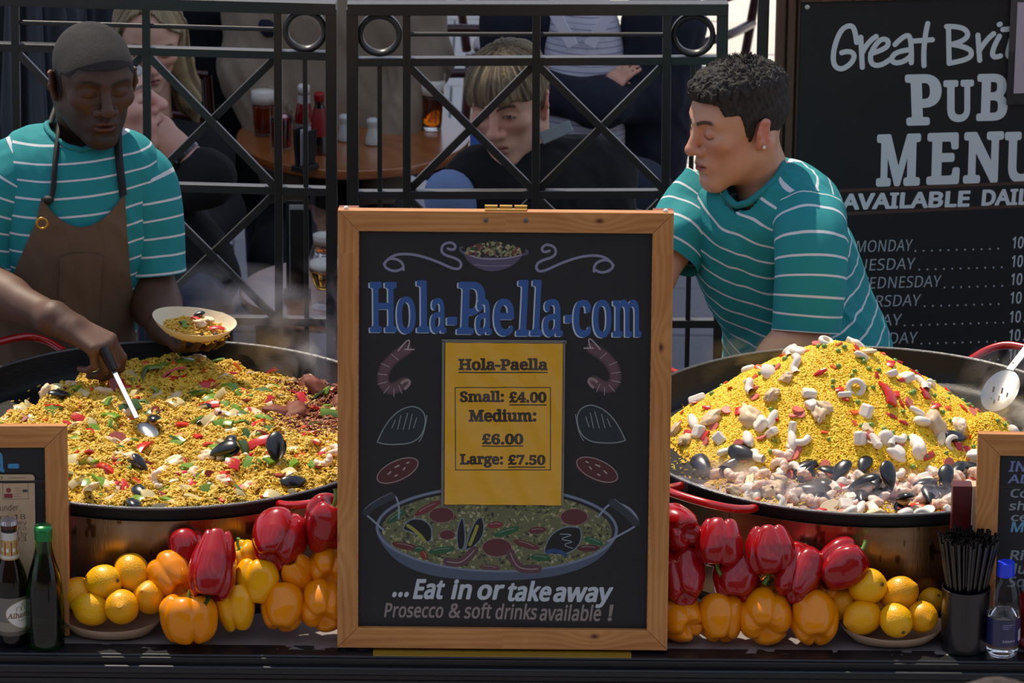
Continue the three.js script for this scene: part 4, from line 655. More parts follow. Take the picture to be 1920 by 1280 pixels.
function plate(px, py, z, w, d, label) {
  const p0 = U(px, py, z), t = thing('leaf_plate', label, 'plate', [p0.x, CY + 0.006, z]);
  const g = lathe([[0.0001, 0], [0.55, 0], [0.75, 0.1], [0.92, 0.42], [1, 0.75], [0.985, 0.77], [0.9, 0.45], [0.73, 0.15], [0.54, 0.06], [0.0001, 0.06]], 56).scale(w / 2, 0.03, d / 2), p = g.attributes.position;
  for (let i = 0; i < p.count; i++) { const x = p.getX(i) / (w / 2), y = p.getY(i); p.setY(i, y + (y > 0.008 ? 0.009 * x * x : 0)); } g.computeVertexNormals();
  obj('dish', g, M(0xc0a488, 0.6, { bumpMap: scaled(woodTex, 1, 1), bumpScale: 0.0006 }), t); return t;
}
plate(209, 1160, 0.535, 0.182, 0.105, 'oval pale leaf plate under the lemons next to the green bottle');
plate(1673, 1165, 0.53, 0.192, 0.13, 'oval pale leaf plate under the lemons next to the straw cup');
// ---------------------------------------------------------------- bottles, straws, can, cartons
{
  const brown = M(0xffffff, 0.04, { transmission: 1, thickness: 0.06, ior: 1.45, attenuationColor: new THREE.Color(0x7a3410), attenuationDistance: 0.03 });
  const c = U(22, 1184, 0.575), t = thing('beer_bottle', 'small brown glass beer bottle with a white label and silver crown cap', 'bottle', [c.x, CY + 0.001, 0.575]);
  obj('glass', lathe([[0.0001, 0.003], [0.024, 0.0], [0.0295, 0.004], [0.0305, 0.012], [0.0305, 0.118], [0.029, 0.13], [0.0235, 0.148], [0.0175, 0.163], [0.0148, 0.18], [0.0138, 0.222], [0.0145, 0.2235], [0.0145, 0.228], [0.0132, 0.231], [0.0001, 0.231]], 64), brown, t);
  const cg = new THREE.CylinderGeometry(0.0138, 0.0158, 0.0075, 63, 1).translate(0, 0.2335, 0), cp = cg.attributes.position; for (let i = 0; i < cp.count; i++) { const a = Math.atan2(cp.getZ(i), cp.getX(i)), r = Math.hypot(cp.getX(i), cp.getZ(i)); if (cp.getY(i) < 0.232 && r > 0.01) { const k = 1 + 0.05 * Math.cos(a * 21); cp.setX(i, cp.getX(i) * k); cp.setZ(i, cp.getZ(i) * k); } } cg.computeVertexNormals();
  obj('crown_cap', cg, M(0xb9bcc0, 0.28, { metalness: 0.85 }), t, 'silver crown cap');
  const lt = canvasTex(1024, 512, (g, W, H) => {
    g.fillStyle = '#6a655c'; g.fillRect(0, 0, W, H); g.fillStyle = '#8b8270'; g.fillRect(0, 330, W, 130); g.fillStyle = '#57524a'; g.fillRect(0, 455, W, 57);
    for (const u of [256, 768]) { g.save(); g.translate(u, 230); g.beginPath(); g.moveTo(0, -190); g.bezierCurveTo(110, -180, 190, -90, 175, 0); g.bezierCurveTo(165, 90, 70, 175, 0, 195); g.bezierCurveTo(-70, 175, -165, 90, -175, 0); g.bezierCurveTo(-190, -90, -110, -180, 0, -190); g.fillStyle = '#d9d4cb'; g.fill(); g.lineWidth = 8; g.strokeStyle = '#a88f58'; g.stroke();
      g.strokeStyle = '#8d7a4c'; g.lineWidth = 7; for (const x of [-50, 0, 50]) { g.beginPath(); g.moveTo(x - 22, -50); g.lineTo(x - 22, -85); g.arc(x, -85, 22, Math.PI, 0); g.lineTo(x + 22, -50); g.stroke(); } g.strokeRect(-14, -150, 28, 28);
      fitText(g, 'Alhambra', 'serif', -160, -25, 160, 38, '#6b4a24', { skew: -0.15, stroke: 6 }); fitText(g, 'Especial', 'serif', -60, 62, 60, 88, '#8a6f4e', { skew: -0.1 }); g.restore(); }
  });
  obj('body_label', new THREE.CylinderGeometry(0.0309, 0.0309, 0.072, 64, 1, true, Math.PI * 0.78).translate(0, 0.062, 0), M(0xffffff, 0.4, { map: lt, side: THREE.DoubleSide }), t, 'white rounded label with printed name');
  const nt = canvasTex(256, 128, (g, W, H) => { g.fillStyle = '#b99a5c'; g.fillRect(0, 0, W, H); g.fillStyle = '#c9c4bc'; g.fillRect(0, 0, W, 26); g.fillRect(0, 96, W, 22); g.fillStyle = '#7c1c20'; for (let i = 0; i < 8; i++) g.fillRect(i * 32 + 12, 32, 5, 60); g.fillStyle = '#e0dbd2'; for (let i = 0; i < 8; i++) { g.beginPath(); g.arc(i * 32 + 28, 60, 8, 0, 7); g.fill(); } });
  obj('neck_label', lathe([[0.0176, 0.166], [0.0151, 0.181], [0.0141, 0.216]], 48), M(0xffffff, 0.35, { map: nt, metalness: 0.3, side: THREE.DoubleSide }), t, 'gold and white neck label');
  const green = M(0xffffff, 0.04, { transmission: 1, thickness: 0.06, ior: 1.48, attenuationColor: new THREE.Color(0x148a2c), attenuationDistance: 0.05 });
  const c2 = U(86, 1190, 0.585), t2 = thing('wine_bottle', 'small dark green glass bottle without label, next to the brown beer bottle', 'bottle', [c2.x, CY + 0.001, 0.585]);
  obj('glass', lathe([[0.0001, 0.012], [0.018, 0.006], [0.03, 0.0], [0.0335, 0.005], [0.034, 0.012], [0.034, 0.095], [0.032, 0.118], [0.0265, 0.145], [0.0195, 0.17], [0.0155, 0.188], [0.0142, 0.205], [0.0142, 0.214], [0.0158, 0.216], [0.0158, 0.222], [0.0143, 0.2235], [0.0001, 0.2235]], 64), green, t2);
  obj('foil_cap', lathe([[0.016, 0.205], [0.0163, 0.222], [0.0152, 0.2305], [0.0001, 0.2315]], 40), M(0x1f7a3c, 0.3, { metalness: 0.5 }), t2, 'green foil cap');
}
{
  const c = U(1880, 1200, 0.59), t = thing('water_bottle', 'clear plastic water bottle with a blue cap and dark blue label', 'bottle', [c.x, CY + 0.001, 0.59]);
  const out = [[0.0001, 0.004], [0.016, 0.0], [0.026, 0.002], [0.0305, 0.012], [0.031, 0.024], [0.0305, 0.03], [0.0305, 0.076], [0.031, 0.08], [0.0312, 0.1], [0.028, 0.118], [0.021, 0.14], [0.0155, 0.148], [0.0145, 0.156]];
  const g = lathe(out, 60), p = g.attributes.position; for (let i = 0; i < p.count; i++) { const y = p.getY(i), a = Math.atan2(p.getZ(i), p.getX(i)); if (y < 0.02) { const k = 1 - 0.08 * (0.5 + 0.5 * Math.cos(a * 5)) * sst(0.02, 0.004, y); p.setX(i, p.getX(i) * k); p.setZ(i, p.getZ(i) * k); } } g.computeVertexNormals();
  obj('bottle_wall', g, M(0xffffff, 0.05, { transmission: 1, thickness: 0, ior: 1.45 }), t);
  obj('water', lathe([[0.0001, 0.006], [0.024, 0.004], [0.0293, 0.014], [0.0293, 0.076], [0.0298, 0.083], [0.0001, 0.083]], 48), M(0xffffff, 0.02, { transmission: 1, thickness: 0.05, ior: 1.33 }), t);
  const lt = canvasTex(1024, 256, (q, W, H) => { q.fillStyle = '#141a4a'; q.fillRect(0, 0, W, H); for (const u of [0, 512]) { q.fillStyle = '#8e93b8'; for (let i = 0; i < 3; i++) q.fillRect(u + 120, 40 + i * 18, 110 - i * 22, 4); fitText(q, '330ml e', 'sans-serif', u + 120, 190, u + 250, 214, '#c5c8da'); q.fillStyle = '#d9dae2'; q.fillRect(u + 300, 110, 60, 110); q.fillStyle = '#20233c'; for (let i = 0; i < 9; i++) q.fillRect(u + 306 + i * 6, 116, 1 + (i % 3), 98); } });
  obj('label', new THREE.CylinderGeometry(0.0309, 0.0309, 0.05, 56, 1, true, Math.PI * 0.72).translate(0, 0.053, 0), M(0xffffff, 0.3, { map: lt, side: THREE.DoubleSide, clearcoat: 0.4 }), t, 'dark blue printed label');
  const cg = new THREE.CylinderGeometry(0.0148, 0.0156, 0.022, 60, 1).translate(0, 0.168, 0), cp = cg.attributes.position; for (let i = 0; i < cp.count; i++) { const a = Math.atan2(cp.getZ(i), cp.getX(i)), r = Math.hypot(cp.getX(i), cp.getZ(i)); if (r > 0.01) { const k = 1 + 0.02 * Math.cos(a * 30); cp.setX(i, cp.getX(i) * k); cp.setZ(i, cp.getZ(i) * k); } } cg.computeVertexNormals();
  obj('screw_cap', [cg, lathe([[0.015, 0.154], [0.0162, 0.154], [0.0162, 0.1565], [0.015, 0.1565]], 36)], M(0x2440e0, 0.35), t, 'bright blue screw cap');
}
{
  const c = U(1808, 1188, 0.565), z = 0.565, t = thing('straw_cup', 'black cylindrical cup full of straws beside the lemon plate', 'cup', [c.x, CY + 0.004, z]);
  obj('cup', lathe([[0.0001, 0.001], [0.04, 0], [0.0415, 0.003], [0.0432, 0.118], [0.0424, 0.119], [0.0412, 0.117], [0.0396, 0.006], [0.0001, 0.005]], 56), M(0x0d0d0f, 0.35, { clearcoat: 0.3 }), t);
  const sg = lathe([[0.0027, 0], [0.0033, 0], [0.0033, 0.2], [0.0027, 0.2], [0.0027, 0]], 10), sm = M(0x0c0c0e, 0.3, { clearcoat: 0.5 }); reseed(61);
  for (let i = 0; i < 118; i++) { const a = i * 2.39996, r = Math.sqrt((i + 0.5) / 118), bx = Math.cos(a) * r * 0.016, bz = Math.sin(a) * r * 0.016; const s = solo('drinking_straw', sg, sm, 'black drinking straw standing in the black cup', 'straw', V(c.x + bx, CY + 0.012 + rr(0, 0.012), z + bz), 'black straws in the cup'); s.quaternion.setFromUnitVectors(V(0, 1, 0), V(Math.cos(a) * r * 0.2 + rr(-0.015, 0.015), 1, Math.sin(a) * r * 0.17 + rr(-0.02, 0.012)).normalize()); }
  const k = U(1939, 1195, 0.56), can = thing('drink_can', 'red drink can cut off by the picture edge, beside the water bottle', 'can', [k.x, CY + 0.004, 0.56]);
  obj('can_body', lathe([[0.0001, 0.004], [0.022, 0.003], [0.0265, 0.008], [0.0295, 0.014], [0.0295, 0.1], [0.0265, 0.11]], 48), M(0xa0121a, 0.3, { metalness: 0.4, clearcoat: 0.5 }), can);
  obj('can_top', lathe([[0.0265, 0.11], [0.027, 0.113], [0.0258, 0.113], [0.0245, 0.109], [0.0001, 0.109]], 48), M(0xb8b9bd, 0.3, { metalness: 0.9 }), can, 'silver can top');
  const b = U(1815, 914, 0.5), bx = thing('carton', 'dark maroon and cream carton behind the straw cup', 'carton', [b.x, CY + 0.004, 0.478]), bh = b.y - CY - 0.004;
  obj('front', box(0.034, bh, 0.03, -0.009, bh / 2, 0, 0.0015), M(0x4e0d14, 0.4), bx, 'maroon face'); obj('side', box(0.02, bh, 0.03, 0.0185, bh / 2, 0, 0.0015), M(0xb7a58c, 0.6), bx, 'cream face');
  const d = U(113, 958, 0.5), dx = thing('carton', 'dark red carton between the small blackboard and the drum', 'carton', [d.x, CY + 0.004, 0.472]), dh = d.y - CY - 0.004;
  obj('front', box(0.028, dh, 0.03, 0, dh / 2, 0, 0.0015), M(0x5a0d10, 0.4), dx); obj('lid', box(0.0285, 0.006, 0.031, 0, dh, 0, 0.001), M(0x160608, 0.4), dx);
}
// ---------------------------------------------------------------- spoons
const steel = M(0xa9a9a8, 0.4, { metalness: 0.95, bumpMap: scaled(grainBump, 3, 3), bumpScale: 0.0002 });
function basisAt(o, p, along, normal) { const y = along.clone().normalize(), x = V().crossVectors(y, normal).normalize(), z = V().crossVectors(x, y); o.position.copy(p); o.quaternion.setFromRotationMatrix(new THREE.Matrix4().makeBasis(x, y, z)); }
{
  const T = U(1858, 770, -0.14), J = U(1893, 694, -0.27), E = U(1990, 570, -0.43);
  const t = thing('slotted_spoon', 'worn steel slotted spoon resting on the rim of the raw rice pan', 'spoon'), L = T.distanceTo(J);
  basisAt(t, J, J.clone().sub(T), V(-0.25, 0.75, 0.9));
  const slots = [[-0.016, 0.012], [0.0, 0.016], [0.013, 0.004], [-0.014, -0.012], [0.0, -0.01], [-0.005, -0.026]], N = 120, pos = [], idx = [];
  const isSlot = (x, y) => slots.some(([a, b]) => { const dx = x - a - (y - b) * -0.12, dy = y - b; return Math.abs(dx) < 0.0017 && Math.abs(dy) < 0.0085; });
  for (let j = 0; j <= N; j++) for (let i = 0; i <= N; i++) { const a = (i / N) * 2 - 1, b = (j / N) * 2 - 1, x = 0.034 * a * Math.sqrt(1 - b * b / 2), y = (L / 2) * b * Math.sqrt(1 - a * a / 2), q = (x / 0.034) ** 2 + (y / (L / 2)) ** 2; pos.push(x, y - L / 2, 0.012 * (q - 1)); }
  for (let j = 0; j < N; j++) for (let i = 0; i < N; i++) { const k = j * (N + 1) + i, x = (pos[k * 3] + pos[(k + N + 2) * 3]) / 2, y = (pos[k * 3 + 1] + pos[(k + N + 2) * 3 + 1]) / 2 + L / 2; if (!isSlot(x, y)) idx.push(k, k + 1, k + N + 1, k + 1, k + N + 2, k + N + 1); }
  const g = new THREE.BufferGeometry(); g.setAttribute('position', new THREE.Float32BufferAttribute(pos, 3)); g.setIndex(idx); g.computeVertexNormals();
  steel.side = THREE.DoubleSide;
  obj('bowl', g, steel, t);
  const h = obj('handle', bar(V(0, 0, 0), E.clone().sub(J).applyQuaternion(t.quaternion.clone().invert()), 0.016, 0.003), steel, t);
  obj('rivet', new THREE.SphereGeometry(0.003, 10, 8).translate(0.002, 0.02, 0.003), M(0x6a4a30, 0.6), t);
}
let spoonTop;
{
  const A = U(203, 672, -0.19), B = U(213, 694, -0.18), C = U(257, 784, -0.03), D = U(298, 826, 0.07); spoonTop = [A, B];
  const t = thing('serving_spoon', 'long steel serving spoon with a black grip dipped into the cooked paella', 'spoon');
  basisAt(t, C, B.clone().sub(C), V(0.2, 0.7, 0.8)); const inv2 = t.quaternion.clone().invert(), loc = (p) => p.clone().sub(C).applyQuaternion(inv2);
  obj('shaft', bar(V(0, 0, 0), loc(B), 0.0105, 0.0028), M(0x85878b, 0.55, { metalness: 0.9 }), t); obj('grip', rod(loc(B), loc(A.clone().add(V(-0.01, 0.018, -0.008))), 0.009, 0.011, 14), M(0x0c0c0d, 0.3), t, 'black plastic grip');
  const b = new THREE.SphereGeometry(1, 30, 14, 0, Math.PI * 2, Math.PI / 2, Math.PI / 2).scale(0.016, 0.013, 0.036), m = obj('bowl', b, M(0xa9a9a8, 0.4, { metalness: 0.95, side: THREE.DoubleSide }), t);
  const d = loc(D), y = d.clone().normalize(), n = V(0, 0.35, 1).normalize(), x = V().crossVectors(y, n).normalize(), z = V().crossVectors(x, y); m.quaternion.setFromRotationMatrix(new THREE.Matrix4().makeBasis(x, z, y.clone().negate())); m.position.copy(d.multiplyScalar(0.5));
}
// ---------------------------------------------------------------- figures: a distance field of tapered capsules and ellipsoids, meshed on a grid
const smin = (a, b, k) => { const h = Math.max(k - Math.abs(a - b), 0) / k; return Math.min(a, b) - h * h * k * 0.25; };
const smax = (a, b, k) => -smin(-a, -b, k);
const cap = (a, b, ra, rb = ra, k = 0.02) => { const bx = b.x - a.x, by = b.y - a.y, bz = b.z - a.z, L = 1 / Math.max(1e-9, bx * bx + by * by + bz * bz), ax = a.x, ay = a.y, az = a.z, dr = rb - ra; return { k, f: (x, y, z) => { const px = x - ax, py = y - ay, pz = z - az; let t = (px * bx + py * by + pz * bz) * L; t = t < 0 ? 0 : t > 1 ? 1 : t; const qx = px - t * bx, qy = py - t * by, qz = pz - t * bz; return Math.sqrt(qx * qx + qy * qy + qz * qz) - ra - dr * t; } }; };
const ell = (c, rx, ry, rz, k = 0.02, q = null) => { const m = q ? new THREE.Matrix4().makeRotationFromQuaternion(q.clone().invert()).elements : null; return { k, f: (x, y, z) => { let px = x - c.x, py = y - c.y, pz = z - c.z; if (m) { const X = m[0] * px + m[4] * py + m[8] * pz, Y = m[1] * px + m[5] * py + m[9] * pz; pz = m[2] * px + m[6] * py + m[10] * pz; px = X; py = Y; } px /= rx; py /= ry; pz /= rz; const a = Math.sqrt(px * px + py * py + pz * pz); px /= rx; py /= ry; pz /= rz; const b = Math.sqrt(px * px + py * py + pz * pz); return b < 1e-9 ? -Math.min(rx, ry, rz) : (a * (a - 1)) / b; } }; };
const cut = (o) => ({ ...o, sub: true });
function field(list) { return (x, y, z) => { let d = 1e3; for (let i = 0; i < list.length; i++) { const o = list[i], e = o.f(x, y, z); d = o.sub ? smax(d, -e, o.k) : smin(d, e, o.k); } return d; }; }
function meshField(f, lo, hi, h) { // naive surface nets
  const nx = Math.ceil((hi.x - lo.x) / h) + 1, ny = Math.ceil((hi.y - lo.y) / h) + 1, nz = Math.ceil((hi.z - lo.z) / h) + 1, v = new Float32Array(nx * ny * nz).fill(1), S = 4;
  const set = new Uint8Array(nx * ny * nz), val = (i, j, k) => { const o = (k * ny + j) * nx + i; if (!set[o]) { set[o] = 1; v[o] = f(lo.x + i * h, lo.y + j * h, lo.z + k * h); } return v[o]; };
  const id = new Int32Array(nx * ny * nz).fill(-1), pos = [], idx = [];
  for (let K = 0; K < nz - 1; K += S) for (let J = 0; J < ny - 1; J += S) for (let I = 0; I < nx - 1; I += S) {
    const c = f(lo.x + (I + S / 2) * h, lo.y + (J + S / 2) * h, lo.z + (K + S / 2) * h); if (Math.abs(c) > h * S * 1.5) { if (c < 0) for (let k = K; k <= Math.min(K + S, nz - 1); k++) for (let j = J; j <= Math.min(J + S, ny - 1); j++) for (let i = I; i <= Math.min(I + S, nx - 1); i++) { const o = (k * ny + j) * nx + i; if (!set[o]) { v[o] = -1; } } continue; }
    for (let k = K; k < Math.min(K + S, nz - 1); k++) for (let j = J; j < Math.min(J + S, ny - 1); j++) for (let i = I; i < Math.min(I + S, nx - 1); i++) {
      let n = 0, sx = 0, sy = 0, sz = 0; const c8 = [];
      for (let q = 0; q < 8; q++) c8.push(val(i + (q & 1), j + ((q >> 1) & 1), k + (q >> 2)));
      for (let a = 0; a < 8; a++) for (let b = 1; b < 8; b <<= 1) if (!(a & b)) { const p = c8[a], r = c8[a | b]; if (p < 0 !== r < 0) { const t = p / (p - r); sx += (a & 1) + (b === 1 ? t : 0); sy += ((a >> 1) & 1) + (b === 2 ? t : 0); sz += (a >> 2) + (b === 4 ? t : 0); n++; } }
      if (n) { id[(k * ny + j) * nx + i] = pos.length / 3; pos.push(lo.x + (i + sx / n) * h, lo.y + (j + sy / n) * h, lo.z + (k + sz / n) * h); }
    }
  }
  const ID = (i, j, k) => (i < 0 || j < 0 || k < 0 ? -1 : id[(k * ny + j) * nx + i]);
  const quad = (a, b, c, d, flip) => { if (a < 0 || b < 0 || c < 0 || d < 0) return; flip ? idx.push(a, c, b, a, d, c) : idx.push(a, b, c, a, c, d); };
  for (let k = 0; k < nz - 1; k++) for (let j = 0; j < ny - 1; j++) for (let i = 0; i < nx - 1; i++) {
    if (id[(k * ny + j) * nx + i] < 0) continue; const s = val(i, j, k) < 0;
    if (s !== val(i + 1, j, k) < 0) quad(ID(i, j, k), ID(i, j - 1, k), ID(i, j - 1, k - 1), ID(i, j, k - 1), !s);
    if (s !== val(i, j + 1, k) < 0) quad(ID(i, j, k), ID(i, j, k - 1), ID(i - 1, j, k - 1), ID(i - 1, j, k), !s);
    if (s !== val(i, j, k + 1) < 0) quad(ID(i, j, k), ID(i - 1, j, k), ID(i - 1, j - 1, k), ID(i, j - 1, k), !s);
  }
  const nn = new Float32Array(pos.length), e = h * 0.6;
  for (let i = 0; i < pos.length; i += 3) { const x = pos[i], y = pos[i + 1], z = pos[i + 2]; let a = f(x + e, y, z) - f(x - e, y, z), b = f(x, y + e, z) - f(x, y - e, z), c = f(x, y, z + e) - f(x, y, z - e); const l = 1 / (Math.hypot(a, b, c) || 1); nn[i] = a * l; nn[i + 1] = b * l; nn[i + 2] = c * l; }
  const g = new THREE.BufferGeometry(); g.setAttribute('position', new THREE.Float32BufferAttribute(pos, 3)); g.setAttribute('normal', new THREE.BufferAttribute(nn, 3)); g.setIndex(idx); return g;
}
function paint(g, fn) { const p = g.attributes.position, a = new Float32Array(p.count * 3), c = new THREE.Color(); for (let i = 0; i < p.count; i++) { fn(c, p.getX(i), p.getY(i), p.getZ(i)); a[i * 3] = c.r; a[i * 3 + 1] = c.g; a[i * 3 + 2] = c.b; } g.setAttribute('color', new THREE.BufferAttribute(a, 3)); return g; }
function uvs(g, fn) { const p = g.attributes.position, a = new Float32Array(p.count * 2), o = [0, 0]; for (let i = 0; i < p.count; i++) { fn(o, p.getX(i), p.getY(i), p.getZ(i)); a[i * 2] = o[0]; a[i * 2 + 1] = o[1]; } g.setAttribute('uv', new THREE.BufferAttribute(a, 2)); return g; }
const skinM = (r = 0.5) => new THREE.MeshPhysicalMaterial({ vertexColors: true, roughness: r, side: THREE.DoubleSide });

// head in its own axes: +z the face, +y the crown, +x the figure's left; ears at the origin's height
function headPrims(o) {
  const P = [], jw = o.jaw ?? 1, ns = o.nose ?? 1;
  P.push(ell(V(0, 0.042, -0.012), 0.0755, 0.083, 0.098, 0.02), ell(V(0, -0.028, 0.03), 0.0615 * jw, 0.085, 0.064, 0.035), ell(V(0, 0.035, 0.045), 0.062, 0.05, 0.045, 0.03));
  for (const s of [-1, 1]) P.push(cap(V(s * 0.05 * jw, -0.052, 0.005), V(s * 0.014, -0.1, 0.07), 0.019, 0.016, 0.03), ell(V(s * 0.042, -0.012, 0.066), 0.024, 0.019, 0.02, 0.022), cap(V(s * 0.012, 0.026, 0.089), V(s * 0.043, 0.031, 0.074), 0.0105, 0.009, 0.016));
  P.push(ell(V(0, -0.1, 0.074), 0.021, 0.016, 0.017, 0.025));
  for (const s of [-1, 1]) P.push(cut(ell(V(s * 0.031, 0.01, 0.102), 0.021, 0.012, 0.017, 0.02)));
  for (const s of [-1, 1]) P.push(ell(V(s * 0.0305, 0.0085, 0.0785), 0.0155, 0.0115, 0.013, 0.009));
  P.push(cap(V(0, 0.02, 0.091), V(0, -0.022, 0.113 + 0.006 * (ns - 1)), 0.008, 0.011 * ns, 0.012), ell(V(0, -0.0275, 0.1135 + 0.012 * (ns - 1)), 0.0125 * ns, 0.0105, 0.012, 0.008));
  for (const s of [-1, 1]) P.push(ell(V(s * 0.0135 * (o.noseW ?? 1), -0.031, 0.1), 0.0085, 0.0085, 0.011, 0.007), cut(ell(V(s * 0.0068, -0.039, 0.107), 0.0042, 0.004, 0.005, 0.004)));
  const lp = o.lip ?? 1;
  P.push(ell(V(0, -0.062, 0.081), 0.028, 0.02, 0.02, 0.02), cap(V(-0.017, -0.0585, 0.0925), V(0.017, -0.0585, 0.0925), 0.0052 * lp, 0.0052 * lp, 0.007), ell(V(0, -0.057, 0.0985), 0.013, 0.0055 * lp, 0.006, 0.006), cut(cap(V(-0.022, -0.0632, 0.0985), V(0.022, -0.0632, 0.0985), 0.0018, 0.0018, 0.004)), ell(V(0, -0.0702, 0.0955), 0.018, 0.0068 * lp, 0.008, 0.006));
  if (o.open) P.push(cut(ell(V(0, -0.0632, 0.1), 0.014, 0.0035, 0.01, 0.003)));
  P.push(cut(ell(V(0, -0.083, 0.1), 0.016, 0.006, 0.008, 0.01)), cut(cap(V(0, -0.041, 0.108), V(0, -0.05, 0.103), 0.0028, 0.0025, 0.006)));
  for (const s of [-1, 1]) { // ears
    const q = new THREE.Quaternion().setFromEuler(new THREE.Euler(-0.18, s * 0.45, s * -0.12)), at = (x, y, z) => V(x * s, y, z).applyQuaternion(q).add(V(s * 0.079, 0.0, -0.008));
    P.push(ell(at(0.002, 0, 0), 0.0065, 0.031, 0.0185, 0.008, q), cut(ell(at(0.0095, 0.003, 0.002), 0.006, 0.02, 0.0105, 0.005, q)), cap(at(0.0045, -0.012, -0.012), at(0.0045, 0.02, -0.012), 0.0035, 0.004, 0.006), cap(at(0.0045, 0.024, -0.008), at(0.004, 0.024, 0.01), 0.0038, 0.003, 0.006), ell(at(0.001, -0.026, 0.003), 0.005, 0.009, 0.008, 0.008));
    P.push(ell(at(0.005, -0.002, 0.014), 0.004, 0.006, 0.004, 0.005));
  }
  return P;
}
function headMatrix(o) { return new THREE.Matrix4().compose(o.at, new THREE.Quaternion().setFromEuler(new THREE.Euler(R(o.pitch ?? 0), R(o.yaw ?? 0), R(o.roll ?? 0), 'YXZ')), V(1, o.ky ?? 1, 1).multiplyScalar(o.scale ?? 1)); }
function headGeo(o) { // o.neck: world point of the neck's root
  const m = headMatrix(o), n = o.neck.clone().applyMatrix4(m.clone().invert()), L = headPrims(o), nr = o.neckR ?? 0.052;
  L.push(cap(V(0, -0.045, -0.025), n, nr, nr * 1.12, 0.035)); if (o.adam) L.push(ell(V(0, -0.045, -0.025).lerp(n, 0.55).add(V(0, 0, nr * 0.95)), 0.012, 0.016, 0.012, 0.015));
  for (const s of [-1, 1]) L.push(cap(V(s * 0.058, -0.03, -0.03), n.clone().add(V(s * 0.012, 0, 0.03)), 0.012, 0.012, 0.03));
  const lo = V(-0.105, -0.13, -0.125).min(n.clone().addScalar(-0.07)), hi = V(0.105, 0.14, 0.14).max(n.clone().addScalar(0.07)), g = meshField(field(L), lo, hi, 0.0025);
  const b = new THREE.Color(o.skin), lips = new THREE.Color(o.lips), brow = new THREE.Color(o.brow), hairC = new THREE.Color(o.stubble ?? o.skin), warm = new THREE.Color(o.warm ?? o.skin), dark = new THREE.Color(o.lash ?? 0x1a100c), br = o.browW ?? 1;
  paint(g, (c, x, y, z) => {
    c.copy(b).multiplyScalar(1 + 0.1 * fbm(x * 70, y * 70, z * 70, 2)); const ax = Math.abs(x);
    c.lerp(warm, 0.6 * Math.exp(-(((ax - 0.045) / 0.022) ** 2) - ((y + 0.022) / 0.02) ** 2) * (z > 0.02 ? 1 : 0)); if (z > 0.1 && y < 0 && y > -0.045) c.lerp(warm, 0.35); if (ax > 0.079) c.lerp(warm, 0.8);
    if (o.buzz) { const t = sst(0.05, 0.068, ax), low = z > 0.03 ? 0.055 - 0.022 * t : z > -0.012 ? lerp(-0.03, 0.033, sst(0.014, 0.03, z)) : lerp(-0.07, 0.015, sst(-0.045, -0.012, z)); c.lerp(dark, 0.6 * sst(low - 0.01, low + 0.006, y + 0.006 * noise(x * 120, y * 120, z * 120)) * (ax > 0.08 ? 0 : 1)); }
    if (o.stubble) { const k = sst(-0.028, -0.06, y) * sst(-0.15, -0.12, y) * sst(-0.02, 0.0, z) * (1 - Math.exp(-(((y + 0.065) / 0.012) ** 2) - (ax / 0.028) ** 2)); c.lerp(hairC, clamp(k * (0.62 + 0.3 * noise(x * 500, y * 500, z * 500)), 0, 0.9)); }
    if (z > 0.078 && z < 0.115) { const ly = (y + 0.0632) / (0.0105 * (0.35 + 0.65 * (o.lip ?? 1))), lx = ax / 0.025; const k = 1 - lx * lx - ly * ly; if (k > 0) c.lerp(lips, clamp(k * 3, 0, 0.85)); if (Math.abs(y + 0.0632) < 0.0016 && ax < 0.023) c.lerp(dark, 0.75); }
    if (o.open && z > 0.08 && z < 0.1 && ax < 0.012 && Math.abs(y + 0.061) < 0.002) c.setHex(0xcabdb0);
    if (z > 0.06 && y > 0.015 && y < 0.045) { const yb = 0.0275 + 0.007 * Math.sin(clamp((ax - 0.01) / 0.04, 0, 1) * 2.4), k = sst(0.008, 0.012, ax) * sst(0.055, 0.045, ax) * sst(0.0052 * br, 0.0028 * br, Math.abs(y - yb)); c.lerp(brow, 0.9 * k); }
    if (z > 0.07 && Math.abs(y) < 0.025 && ax < 0.05) { const ye = (o.openEyes ? 0.0045 : -0.0012) - 0.004 * ((ax - 0.031) / 0.016) ** 2 * (o.openEyes ? -0.6 : -1), k = sst(0.0028, 0.0012, Math.abs(y - ye)) * sst(0.0175, 0.0145, Math.abs(ax - 0.031)); c.lerp(dark, 0.85 * k);
      if (o.openEyes) { const yt = 0.0125 - 0.006 * ((ax - 0.031) / 0.015) ** 2, yb = 0.0035 + 0.004 * ((ax - 0.031) / 0.015) ** 2; if (y < yt && y > yb && Math.abs(ax - 0.031) < 0.014) { c.setHex(0x9a948c); if (Math.hypot(ax * Math.sign(x) - 0.031 * Math.sign(x) - (o.gaze ?? 0), y - 0.008) < 0.0056) c.setHex(o.iris ?? 0x2a3038); } if (Math.abs(y - yt) < 0.0012 && Math.abs(ax - 0.031) < 0.015) c.copy(dark); }
      c.lerp(warm, 0.25 * Math.exp(-(((y - 0.001) / 0.012) ** 2))); }
  });
  return g.applyMatrix4(m);
}
